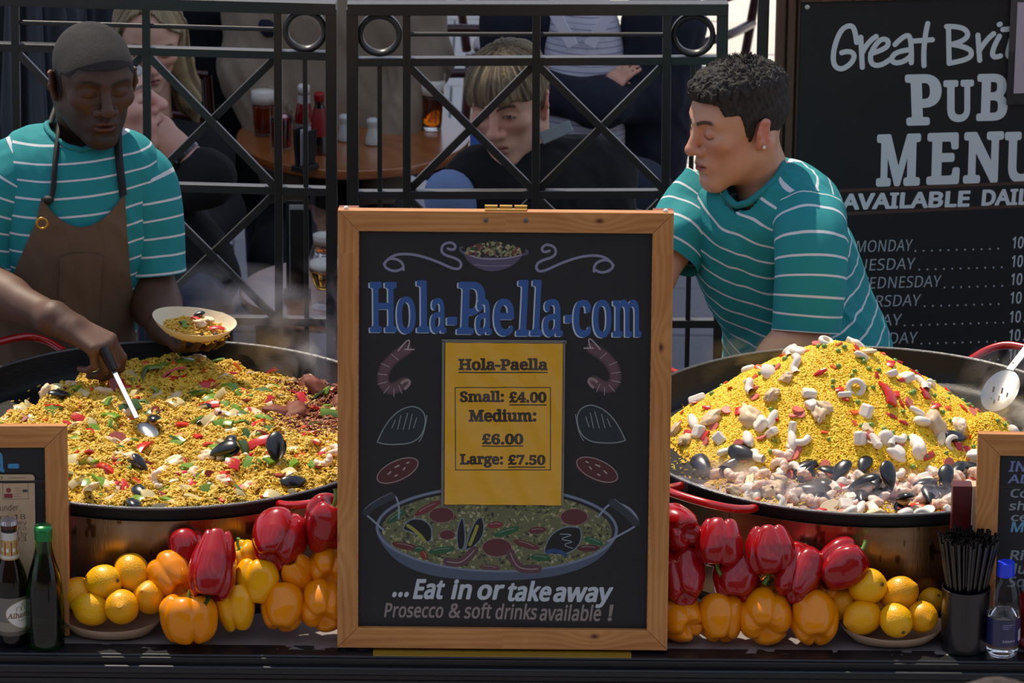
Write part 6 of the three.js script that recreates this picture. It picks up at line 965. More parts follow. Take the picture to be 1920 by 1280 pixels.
const shoes = (p, a, b) => obj('shoe', [a, b].map((q, i) => lump(0.045, 0.045, 0.12, i, 0.1).translate(q.x, 0.04, q.z + 0.05)), M(0x111111, 0.6), p);
const down = (p, y) => V(p.x, y, p.z);
{ // man with light brown fringe in a black hooded jacket
  const z = -1.9, head = { at: U(956, 194, z), yaw: -20, pitch: 9, roll: 5, scale: 1.03, neck: U(1000, 330, z - 0.04), skin: 0xd8a58c, lips: 0xb06a5e, brow: 0x4a3826, warm: 0xd08a74, hair: 0x54442f, hair2: 0x94805f, openEyes: true, gaze: 0.002, neckR: 0.056, fleck: (x, y, zz) => noise(Math.atan2(x, zz) * 26, y * 14, 5) };
  const hip = V(head.at.x + 0.1, 0.5, z - 0.1), ch = U(1030, 400, z), sa = U(905, 345, z + 0.02), sb = U(1118, 325, z - 0.05);
  const p = seated('seated man with light brown fringe and black hooded jacket, looking down behind the railing', head,
    (x, y, zz) => { const t = sst(0.05, 0.07, Math.abs(x)); const low = zz > 0.03 ? 0.032 - 0.012 * t + 0.16 * (x + 0.03) + 0.007 * noise(x * 60, 3, zz * 40) : zz > -0.02 ? lerp(-0.01, 0.02, sst(0.0, 0.03, zz)) : lerp(-0.07, -0.01, sst(-0.05, -0.02, zz)); return low - y; },
    (x, y, zz) => 0.008 + 0.007 * sst(0.02, 0.1, y) + 0.006 * noise(Math.atan2(x, zz) * 9 + y * 24, y * 10, 3) + 0.003 * noise(Math.atan2(x, zz) * 26 + y * 50, y * 12, 7), [],
    [['jacket', [cap(sa, sb, 0.085, 0.085, 0.08), cap(ch, down(ch, 0.6), 0.15, 0.17, 0.08), cap(sa, U(880, 470, z + 0.1), 0.07, 0.06, 0.05), cap(sb, U(1150, 470, z + 0.05), 0.07, 0.06, 0.05), cap(U(1150, 470, z + 0.05), U(1040, 520, z + 0.2), 0.058, 0.05, 0.04), cap(U(880, 470, z + 0.1), U(960, 520, z + 0.2), 0.058, 0.05, 0.04)], 0.008, cloth(0x0e0f11), [sa, sb, hip, U(880, 520, z + 0.2), U(1150, 520, z + 0.2)]],
      ['trousers', legs(hip, U(842, 366, z + 0.12), V(hip.x + 0.14, 0.52, z + 0.25), down(U(842, 366, z + 0.12), 0.08), V(hip.x + 0.15, 0.08, z + 0.25), 0.066), 0.004, cloth(0x7288b2), [hip, down(U(842, 366, z + 0.12), 0.05), U(842, 366, z + 0.12), V(hip.x + 0.14, 0.5, z + 0.3)]]],
    { list: [...handPrims(U(965, 525, z + 0.22), V(0.9, -0.1, 0.2), V(0, 1, 0.2), 1, [20, 30, 20], [0.012, -0.01, 0.03, 0, -0.01])], pts: [U(965, 525, z + 0.22), U(1100, 525, z + 0.26)] }, 0xd8a58c);
  const n = head.neck; obj('hood', lumpField([cap(n.clone().add(V(0.0, 0.0, -0.06)), n.clone().add(V(0.09, 0.01, -0.03)), 0.045, 0.05, 0.05), cap(n.clone().add(V(0.09, 0.01, -0.03)), n.clone().add(V(0.1, -0.05, 0.05)), 0.05, 0.035, 0.04), cap(n.clone().add(V(0.1, -0.05, 0.05)), n.clone().add(V(0.0, -0.09, 0.11)), 0.035, 0.025, 0.03)], 0.006, 5, 0.008, 0.1, [n, n.clone().add(V(0.1, -0.08, 0.1))]), cloth(0x121316), p);
  const hl = U(1043, 248, z + 0.04); obj('hood_lining', box(0.075, 0.028, 0.008, 0, 0, 0, 0.003).rotateZ(0.42).rotateX(-0.3).translate(hl.x, hl.y, hl.z), cloth(0x8d9a9c), p, 'grey hood lining');
  shoes(p, U(842, 366, z + 0.12), V(hip.x + 0.15, 0, z + 0.25));
}
{ // grey-haired man in profile, chin on his fist
  const z = -2.0, head = { at: U(212, 205, z), yaw: 76, pitch: -22, roll: 0, scale: 1.0, neck: U(165, 340, z), skin: 0xd9a793, lips: 0xb06a62, brow: 0x6a6058, warm: 0xdc9a8c, hair: 0x9a9a98, hair2: 0xc4c4c2, nose: 1.25, neckR: 0.058 };
  const fist = U(300, 247, z + 0.02), el = U(392, 335, z + 0.06), sh = U(240, 380, z - 0.02), hip = V(sh.x - 0.05, 0.5, z - 0.05), kn = U(372, 575, z + 0.25);
  const p = seated('grey-haired man in black, seen in profile with his chin resting on his fist', head, (x, y, zz) => (zz > 0.02 ? 0.055 : zz > -0.02 ? 0.0 : -0.06) - y, (x, y, zz) => 0.006 + 0.002 * noise(x * 200, y * 60, zz * 200), [],
    [['jumper', [cap(sh, U(120, 380, z - 0.1), 0.085, 0.085, 0.08), cap(U(200, 430, z), hip, 0.15, 0.17, 0.08), cap(sh, el, 0.065, 0.058, 0.05), cap(el, el.clone().lerp(fist, 0.22), 0.058, 0.047, 0.03), cap(U(110, 400, z - 0.1), U(110, 560, z), 0.065, 0.055, 0.04), cap(U(330, 440, z - 0.05), U(395, 520, z + 0.05), 0.09, 0.07, 0.06), cap(hip, U(340, 500, z), 0.15, 0.1, 0.06)], 0.008, cloth(0x0c0d0f), [sh, hip, el, U(110, 360, z - 0.1), U(110, 580, z)]],
      ['trousers', legs(hip, kn, V(hip.x - 0.1, 0.52, z + 0.35), down(kn, 0.08), V(hip.x - 0.1, 0.08, z + 0.35)), 0.004, cloth(0x18233a), [hip, kn, down(kn, 0.06), V(hip.x - 0.15, 0.5, z + 0.4)]]],
    { list: [cap(el, fist, 0.043, 0.03, 0.03), ...handPrims(fist.clone().lerp(el, 0.12), fist.clone().sub(el), V(0.55, 0.1, 0.8), 1, [62, 70, 40], [0.006, -0.02, 0.026, -0.012, -0.014], 1, 0.02)], pts: [el, fist, fist.clone().add(V(-0.06, 0.05, 0))] }, 0xcf9c86);
  const w = fist.clone().lerp(el, 0.5), d = el.clone().sub(fist).normalize(), q = new THREE.Quaternion().setFromUnitVectors(V(0, 1, 0), d);
  const wm = obj('watch', [new THREE.CylinderGeometry(0.04, 0.041, 0.014, 28, 1, true), new THREE.CylinderGeometry(0.013, 0.013, 0.01, 20).rotateX(Math.PI / 2).translate(0, 0, 0.041)], M(0x14161a, 0.25, { clearcoat: 0.6, side: THREE.DoubleSide }), p, 'dark wrist watch'); wm.position.copy(w); wm.quaternion.copy(q);
  shoes(p, down(kn, 0), V(hip.x - 0.1, 0, z + 0.35));
}
{ // woman with long blonde hair
  const z = -2.95, head = { at: U(276, 72, z), yaw: 12, pitch: 16, roll: -3, scale: 1.0, neck: U(285, 225, z - 0.05), skin: 0xd9a98e, lips: 0xb4655f, brow: 0x7a6040, warm: 0xd6937c, hair: 0x6e5c3e, hair2: 0xb8a47c, neckR: 0.047, hairLow: -0.26, fleck: (x, y, zz) => noise(Math.atan2(x, zz) * 22, y * 5, 2), strand: (x, y, zz) => 0.006 * noise(Math.atan2(x, zz + 0.02) * 18, y * 8, 8) };
  const hip = V(head.at.x, 0.48, z - 0.1), sa = U(215, 300, z), sb = U(385, 290, z), ch = U(300, 330, z);
  const p = seated('woman with long blonde hair in dark clothes, looking down beside the grey-haired man', head, (x, y, zz) => (zz > 0.0 ? lerp(-0.14, 0.108 - 0.75 * Math.max(0, Math.abs(x + 0.02) - 0.015), sst(0.02, 0.055, zz)) : -0.14) - y, (x, y, zz) => 0.011 + 0.004 * noise(Math.atan2(x, zz) * 16, y * 12, 3),
    [-1, 1].flatMap((s) => [cap(V(s * 0.072, 0.05, 0.02), V(s * 0.086, -0.06, 0.01), 0.02, 0.024, 0.03), cap(V(s * 0.086, -0.06, 0.01), V(s * 0.1 + 0.02, -0.15, 0.035), 0.026, 0.028, 0.03), cap(V(s * 0.1 + 0.02, -0.15, 0.035), V(s * 0.1 + 0.045, -0.23, 0.05), 0.026, 0.01, 0.03), cap(V(s * 0.07, -0.05, -0.03), V(s * 0.09 + 0.02, -0.2, -0.01), 0.03, 0.02, 0.04)]),
    [['cardigan', [cap(sa, sb, 0.07, 0.07, 0.07), cap(ch, hip, 0.13, 0.16, 0.08), cap(sb, U(420, 400, z + 0.12), 0.055, 0.048, 0.04), cap(U(420, 400, z + 0.12), U(380, 440, z + 0.3), 0.046, 0.038, 0.04), cap(sa, U(190, 400, z + 0.1), 0.055, 0.048, 0.04)], 0.006, cloth(0x0f1014), [sa, sb, hip, U(420, 430, z + 0.3)]],
      ['trousers', legs(hip, V(hip.x - 0.1, 0.5, z + 0.35), V(hip.x + 0.12, 0.5, z + 0.35), V(hip.x - 0.1, 0.08, z + 0.4), V(hip.x + 0.12, 0.08, z + 0.4)), 0.003, cloth(0x101218), [hip, V(hip.x - 0.1, 0.05, z + 0.4), V(hip.x + 0.12, 0.5, z + 0.4)]]],
    null, 0xd9a98e);
  shoes(p, V(hip.x - 0.1, 0, z + 0.4), V(hip.x + 0.12, 0, z + 0.4));
}
const aboveHead = (x, y, z, o) => ({ at: V(x, y, z), yaw: 0, pitch: 8, neck: V(x, y - 0.17, z - 0.04), skin: 0xcf9f86, lips: 0xa8605a, brow: 0x4a3826, warm: 0xcf8c76, hair: 0x4a3a2a, hair2: 0x6a5640, neckR: 0.056, ...o });
const shortHair = [(x, y, z) => (z > 0.03 ? 0.055 : z > -0.02 ? 0.0 : -0.06) - y, (x, y, z) => 0.008 + 0.002 * noise(x * 200, y * 60, z * 200), []];
{ // in a beige jacket behind the big table; head above the frame
  const z = -3.35, c = U(625, 120, z), p0 = V(c.x, 0, z), sa = V(c.x - 0.19, 1.02, z), sb = V(c.x + 0.19, 1.02, z), hip = V(c.x, 0.5, z - 0.08), ea = U(462, 130, z + 0.06), eb = U(795, 110, z + 0.06);
  const wa = V(c.x - 0.1, 0.56, z + 0.2), wb = V(c.x + 0.1, 0.56, z + 0.2), ka = V(c.x + 0.13, 0.5, z + 0.42), kb = V(c.x - 0.12, 0.5, z + 0.42);
  const p = seated('person in a beige jacket sitting behind the round table with the sauce bottles', aboveHead(c.x, 1.25, z + 0.02, {}), ...shortHair,
    [['jacket', [cap(sa, sb, 0.09, 0.09, 0.09), ell(V(c.x, 0.78, z), 0.2, 0.32, 0.13, 0.08), cap(sa, ea, 0.08, 0.066, 0.05), cap(ea, wa, 0.066, 0.048, 0.04), cap(sb, eb, 0.08, 0.066, 0.05), cap(eb, wb, 0.066, 0.048, 0.04)], 0.012, cloth(0x8b7b68), [sa, sb, hip, wa, wb, ea, eb], 0.18, 0.01],
      ['trousers', legs(hip, kb, ka, down(kb, 0.08), down(ka, 0.08), 0.09), 0.005, cloth(0x11151c), [hip, ka, kb, down(ka, 0.05)]]],
    { list: [...handPrims(wa, V(0.8, -0.2, 0.5), V(0, 1, 0.2), -1, [25, 35, 25], [0.012, -0.01, 0.03, 0, -0.01]), ...handPrims(wb, V(-0.8, -0.2, 0.5), V(0, 1, 0.2), 1, [25, 35, 25], [0.012, -0.01, 0.03, 0, -0.01])], pts: [wa, wb, wa.clone().add(V(0.12, 0, 0.1)), wb.clone().add(V(-0.12, 0, 0.1))] }, 0xcf9f86);
  obj('vest', lumpField([cap(U(478, 25, z + 0.05), U(505, 55, z + 0.1), 0.03, 0.02, 0.02)], 0.003, 2, 0.008, 0.06, [U(478, 25, z + 0.05), U(505, 55, z + 0.1)]), cloth(0x12182a), p, 'navy scarf end');
  shoes(p, down(kb, 0), down(ka, 0));
}
{ // in a white striped shirt under a dark jacket, arms folded; head above the frame
  const z = -3.2, c = U(1095, 150, z), hip = V(c.x + 0.05, 0.5, z - 0.08), sa = V(c.x - 0.17, 1.04, z), sb = V(c.x + 0.2, 1.04, z), ea = U(965, 160, z + 0.03), eb = U(1215, 170, z + 0.05), wa = U(1140, 195, z + 0.17), wb = U(1080, 205, z + 0.2);
  const ka = U(1158, 345, z + 0.45), kb = U(1200, 360, z + 0.4), st = canvasTex(128, 256, (g, W, H) => { g.fillStyle = '#c9c7d2'; g.fillRect(0, 0, W, H); g.fillStyle = '#8f88a0'; g.fillRect(0, 30, W, 18); g.fillRect(0, 120, W, 10); g.fillRect(0, 200, W, 14); }); st.wrapS = st.wrapT = THREE.RepeatWrapping;
  const nav = cloth(0x131826), p = seated('person in a white striped shirt and dark navy jacket with folded arms, beyond the railing', aboveHead(c.x, 1.28, z + 0.02, { hair: 0x2a211b, hair2: 0x3a2f26 }), ...shortHair,
    [['jacket', [cap(sa, V(c.x - 0.14, 0.5, z - 0.02), 0.085, 0.1, 0.05), cap(sb, V(c.x + 0.15, 0.5, z - 0.02), 0.1, 0.1, 0.05), cap(sa, ea, 0.075, 0.062, 0.05), cap(sb, eb, 0.085, 0.075, 0.05), cap(ea, wa, 0.06, 0.052, 0.04), cap(eb, wb.clone().lerp(eb, 0.25), 0.072, 0.055, 0.04)], 0.01, nav, [sa, sb, hip, ea, eb, wa, wb], 0.16, 0.01],
      ['trousers', legs(hip, ka, kb, down(ka, 0.08), down(kb, 0.08), 0.09), 0.005, cloth(0x182235), [hip, ka, kb, down(ka, 0.05)]]],
    { list: [...handPrims(U(1126, 182, z + 0.15), V(0.6, 0.75, 0.05), V(-0.6, 0.2, 0.8), 1, [14, 18, 12], [0.004, -0.016, 0.03, 0.0, -0.01], 0.72, 0.02)], pts: [U(1126, 182, z + 0.15), U(1180, 120, z + 0.18)] }, 0xcb957c);
  const sg = lumpField([ell(V(c.x - 0.005, 0.8, z + 0.02), 0.125, 0.36, 0.1, 0.05)], 0.006, 4, 0.009, 0.06, [V(c.x - 0.13, 0.45, z - 0.08), V(c.x + 0.13, 1.15, z + 0.12)]);
  obj('shirt', uvs(sg, (o, x, y) => { o[0] = x * 8; o[1] = (y + 0.05 * x) * 22; }), new THREE.MeshPhysicalMaterial({ map: st, roughness: 0.9 }), p, 'white shirt with thin violet stripes');
  obj('collar', [-1, 1].map((s) => box(0.03, 0.1, 0.006, 0, 0, 0, 0.002).rotateZ(-s * 0.5).translate(c.x + s * 0.045 - 0.01, U(0, 45, z + 0.12).y, z + 0.122)), M(0xd3d1da, 0.9), p);
  shoes(p, down(ka, 0), down(kb, 0));
}
{ // in navy, back turned to the railing, between the blonde woman and the beige jacket; head above the frame
  const z = -3.55, c = U(398, 120, z), hip = V(c.x, 0.5, z), sa = V(c.x - 0.13, 1.0, z), sb = V(c.x + 0.11, 1.0, z);
  const p = seated('person in dark navy sitting between the blonde woman and the person in the beige jacket', aboveHead(c.x, 1.22, z, { yaw: 170 }), ...shortHair,
    [['coat', [cap(sa, sb, 0.085, 0.085, 0.08), ell(V(c.x, 0.72, z), 0.14, 0.34, 0.12, 0.08), cap(sa, V(c.x - 0.17, 0.7, z - 0.1), 0.05, 0.05, 0.04), cap(sb, V(c.x + 0.15, 0.7, z - 0.1), 0.05, 0.06, 0.04)], 0.012, cloth(0x0f141d), [sa, sb, hip, V(c.x + 0.2, 0.6, z - 0.15)], 0.2, 0.012],
      ['trousers', legs(hip, V(c.x - 0.12, 0.5, z - 0.4), V(c.x + 0.12, 0.5, z - 0.4), V(c.x - 0.12, 0.08, z - 0.4), V(c.x + 0.12, 0.08, z - 0.4), 0.09), 0.005, cloth(0x12161f), [hip, V(c.x - 0.15, 0.05, z - 0.45), V(c.x + 0.15, 0.5, z)]]], null, 0xcf9f86);
  shoes(p, V(c.x - 0.12, 0, z - 0.5), V(c.x + 0.12, 0, z - 0.5));
}
{ // a passer-by in front of the stall, only the crown of the head in view
  const q = U(1872, 1266, 3.1), head = { at: V(q.x, q.y - 0.142, 3.1), yaw: 150, pitch: 4, neck: V(q.x, q.y - 0.33, 3.12), skin: 0xcf9f86, lips: 0xa8605a, brow: 0x4a3826, warm: 0xcf8c76, hair: 0x2a1d16, hair2: 0x5a4030, neckR: 0.055, fleck: (x, y, z) => noise(Math.atan2(x, z) * 24, y * 14, 5) };
  const y0 = q.y - 0.36, x0 = q.x, z0 = 3.12, sa = V(x0 - 0.18, y0, z0), sb = V(x0 + 0.18, y0, z0);
  const p = seated('dark-haired passer-by in front of the stall, only the crown of the head showing', head, ...shortHair,
    [['coat', [cap(sa, sb, 0.07, 0.07, 0.07), cap(V(x0, y0 - 0.1, z0), V(x0, 0.75, z0), 0.15, 0.17, 0.08), cap(sa, V(x0 - 0.24, y0 - 0.55, z0), 0.06, 0.05, 0.04), cap(sb, V(x0 + 0.24, y0 - 0.55, z0), 0.06, 0.05, 0.04)], 0.006, cloth(0x3a3f4a), [sa, sb, V(x0, 0.6, z0), V(x0 - 0.24, y0 - 0.55, z0), V(x0 + 0.24, y0 - 0.55, z0)], 0.2, 0.014],
      ['trousers', [cap(V(x0 - 0.08, 0.8, z0), V(x0 - 0.1, 0.08, z0), 0.09, 0.055, 0.04), cap(V(x0 + 0.08, 0.8, z0), V(x0 + 0.1, 0.08, z0), 0.09, 0.055, 0.04)], 0.004, cloth(0x202838), [V(x0, 0.05, z0), V(x0, 0.9, z0)], 0.22, 0.014]], null, 0xcf9f86);
  shoes(p, V(x0 - 0.1, 0, z0), V(x0 + 0.1, 0, z0));
}
// ---------------------------------------------------------------- tables and what stands on them
const tableWood = (() => { const m = M(0xffffff, 0.3, { map: scaled(woodTex, 1.2, 0.5, 0.5), clearcoat: 1, clearcoatRoughness: 0.2 }); m.color.set(0xd2b6a4); return m; })();
const TY = 0.75;
function roundTable(px, py, rpx, label, mat) {
  const c = G(px, py, TY), r = (rpx / 9000) * c.distanceTo(camera.position), t = thing('round_table', label, 'table', [c.x, 0, c.z]);
  obj('table_top', lathe([[0.0001, TY - 0.028], [r - 0.004, TY - 0.028], [r, TY - 0.022], [r, TY - 0.005], [r - 0.004, TY], [0.0001, TY]], 72), mat, t);
  obj('pedestal', lathe([[0.0001, 0.02], [0.03, 0.03], [0.025, 0.1], [0.025, TY - 0.028]], 24), M(0x121212, 0.4, { metalness: 0.4 }), t);
  for (let i = 0; i < 4; i++) { const a = (i / 4) * 6.283 + 0.4; obj('foot', rod(V(0, 0.03, 0), V(Math.cos(a) * r * 0.85, 0.014, Math.sin(a) * r * 0.85), 0.014), M(0x121212, 0.4, { metalness: 0.4 }), t); }
  return c;
}
const t1 = roundTable(662, 254, 219, 'round brown wooden table with pints, sauce bottles and salt shakers', tableWood);
const t2 = roundTable(643, 541, 194, 'pale round wooden table with a stemmed beer glass beside the price board', tableWood);
const glass = M(0xffffff, 0.03, { transmission: 1, thickness: 0, ior: 1.45 }), beerM = M(0xffffff, 0.05, { transmission: 1, thickness: 0.06, ior: 1.33, attenuationColor: new THREE.Color(0xd98a14), attenuationDistance: 0.03 }), foamM = M(0xdcd6c8, 0.9);
const on1 = (px, py) => G(px, py, TY + 0.001);
function pint(px, py, label, level, foam) {
  const t = thing('pint_glass', label, 'glass', on1(px, py)), h = 0.15, R0 = (y) => 0.024 + 0.009 * Math.pow(y / h, 0.8);
  obj('glass_wall', lathe([[0.0001, 0.0], [0.0235, 0], [0.024, 0.004], [R0(0.05), 0.05], [R0(0.1), 0.1], [R0(h), h]], 40), glass, t); obj('base', lathe([[0.0001, 0.001], [0.023, 0.001], [0.0232, 0.011], [0.0001, 0.011]], 32), M(0xffffff, 0.05, { transmission: 1, thickness: 0.02 }), t);
  const pr = [[0.0001, 0.012]]; for (let i = 0; i <= 6; i++) { const y = 0.012 + (level - 0.012) * (i / 6); pr.push([R0(y) - 0.0012, y]); } pr.push([0.0001, level]); obj('beer', lathe(pr, 40), beerM, t, 'amber beer');
  if (foam) obj('foam', lathe([[0.0001, level], [R0(level) - 0.001, level], [R0(level + foam) - 0.001, level + foam], [0.0001, level + foam + 0.002]], 40), foamM, t, 'white foam');
}
pint(811, 242, 'pint glass of amber beer standing alone at the edge of the brown table', 0.094, 0.03);
pint(494, 253, 'pint glass of beer with white foam near the man with his chin on his fist', 0.085, 0.03);
pint(608, 478, 'nearly empty pint glass with foam behind the stemmed beer glass', 0.03, 0.02);
{
  const t = thing('tumbler', 'tumbler of bright red drink on the brown table', 'glass', on1(527, 279));
  obj('glass_wall', lathe([[0.0001, 0], [0.025, 0], [0.026, 0.004], [0.0285, 0.13]], 40), glass, t); obj('drink', lathe([[0.0001, 0.008], [0.0245, 0.008], [0.0268, 0.085], [0.0001, 0.085]], 36), M(0xffffff, 0.05, { transmission: 1, thickness: 0.05, attenuationColor: new THREE.Color(0xc0062c), attenuationDistance: 0.02 }), t, 'red drink'); obj('ice', [lump(0.01, 0.009, 0.01, 1, 0.2).translate(0.008, 0.083, 0.006), lump(0.01, 0.009, 0.01, 4, 0.2).translate(-0.008, 0.083, 0.0)], M(0xe8b8c4, 0.2), t);
  const k = thing('ketchup_bottle', 'red sauce bottle with a white cap on the brown table', 'bottle', on1(570, 270));
  obj('bottle', lathe([[0.0001, 0], [0.022, 0], [0.023, 0.004], [0.023, 0.075], [0.018, 0.1], [0.0145, 0.12], [0.0145, 0.135]], 36), M(0x7c0f10, 0.2, { clearcoat: 1 }), k); obj('label', new THREE.CylinderGeometry(0.0234, 0.0234, 0.045, 36, 1, true).translate(0, 0.036, 0), M(0x8c8a88, 0.5, { side: THREE.DoubleSide }), k); obj('neck_label', new THREE.CylinderGeometry(0.0148, 0.0165, 0.022, 36, 1, true).translate(0, 0.12, 0), M(0xb2b0ae, 0.5, { side: THREE.DoubleSide }), k); obj('cap', lathe([[0.0001, 0.156], [0.012, 0.156], [0.0155, 0.151], [0.0158, 0.134], [0.0001, 0.134]], 32), M(0xd8d6d2, 0.4), k, 'white cap');
  const s = thing('sauce_bottle', 'dark sauce bottle with a red cap and red label on the brown table', 'bottle', on1(599, 287));
  obj('bottle', lathe([[0.0001, 0], [0.021, 0], [0.022, 0.004], [0.022, 0.08], [0.017, 0.105], [0.0115, 0.125], [0.0115, 0.138]], 36), M(0x140806, 0.1, { clearcoat: 1 }), s); const st = canvasTex(256, 128, (g, W, H) => { g.fillStyle = '#7c1512'; g.fillRect(0, 0, W, H); g.fillStyle = '#c9a79c'; for (const x of [40, 168]) { g.beginPath(); g.ellipse(x + 24, 90, 20, 9, -0.5, 0, 7); g.fill(); } });
  obj('label', lathe([[0.0224, 0.048], [0.0224, 0.08], [0.0174, 0.106], [0.0135, 0.119]], 36), M(0xffffff, 0.45, { map: st, side: THREE.DoubleSide }), s, 'red label'); obj('cap', lathe([[0.0001, 0.158], [0.011, 0.158], [0.0135, 0.154], [0.0125, 0.136], [0.0001, 0.136]], 32), M(0x8e1512, 0.4), s, 'red cap');
  const sh = lathe([[0.0001, 0], [0.018, 0], [0.0192, 0.003], [0.0192, 0.014], [0.0125, 0.04], [0.012, 0.048], [0.0165, 0.058], [0.0145, 0.066], [0.006, 0.07], [0.0001, 0.071]], 36), wm = M(0xb9bcb4, 0.25, { clearcoat: 0.6 });
  for (const [x, y, l] of [[647, 263, 'white china shaker nearer the red sauce bottle'], [699, 270, 'white china shaker standing alone in the middle of the brown table']]) { const q = thing('salt_shaker', l, 'shaker', on1(x, y)); obj('body', sh, wm, q); obj('holes', [0, 1, 2].map((i) => new THREE.CylinderGeometry(0.0009, 0.0009, 0.002, 8).translate(Math.cos(i * 2.1) * 0.003, 0.0712, Math.sin(i * 2.1) * 0.003)), M(0x222222, 0.8), q); }
  const gb = thing('beer_glass', 'stemmed glass half full of pale beer on the pale table', 'glass', on1(613, 574)), R1 = (y) => 0.0155 + 0.0255 * Math.sin(clamp((y - 0.042) / 0.105, 0, 1) * 2.15 + 0.35);
  const pr = [[0.0001, 0.004], [0.033, 0.0], [0.034, 0.002], [0.02, 0.007], [0.006, 0.016], [0.005, 0.03], [0.01, 0.042]]; for (let i = 0; i <= 14; i++) { const y = 0.044 + (i / 14) * 0.104; pr.push([R1(y), y]); } obj('glass_wall', lathe(pr, 48), glass, gb);
  const bq = [[0.0001, 0.046]]; for (let i = 0; i <= 8; i++) { const y = 0.047 + (i / 8) * 0.045; bq.push([R1(y) - 0.0012, y]); } bq.push([0.0001, 0.092]); obj('beer', lathe(bq, 40), M(0xffffff, 0.05, { transmission: 1, thickness: 0.06, ior: 1.33, attenuationColor: new THREE.Color(0xc8a040), attenuationDistance: 0.05 }), gb, 'pale beer'); obj('foam', lathe([[0.0001, 0.092], [R1(0.092) - 0.0015, 0.092], [R1(0.105) - 0.0015, 0.105], [0.02, 0.107], [0.0001, 0.104]], 40), foamM, gb, 'white foam');
  const card = M(0x101113, 0.5, { side: THREE.DoubleSide }), edge = M(0xa8a8a4, 0.6);
  const mh = (px, py, h, label) => { const q = thing('menu_holder', label, 'menu holder', on1(px, py)); obj('base', box(0.062, 0.014, 0.04, 0, 0.007, 0, 0.002), M(0x1c1816, 0.5), q); obj('menu', box(0.042, h, 0.004, -0.004, h / 2 + 0.008, -0.008, 0.001).rotateX(-0.08), card, q); obj('menu', box(0.04, h * 0.97, 0.004, 0.006, h / 2 + 0.006, 0.008, 0.001).rotateX(0.08), card, q); obj('page', box(0.039, h * 0.97, 0.002, 0.003, h / 2 + 0.008, 0.0, 0.0005), edge, q, 'pale page edges'); return q; };
  const m1 = mh(572, 318, 0.1, 'black folded menus standing in a holder at the near edge of the brown table'); m1.rotation.y = 0.9; mh(557, 556, 0.215, 'tall black menu cards in a holder on the pale table beside the beer glass');
}
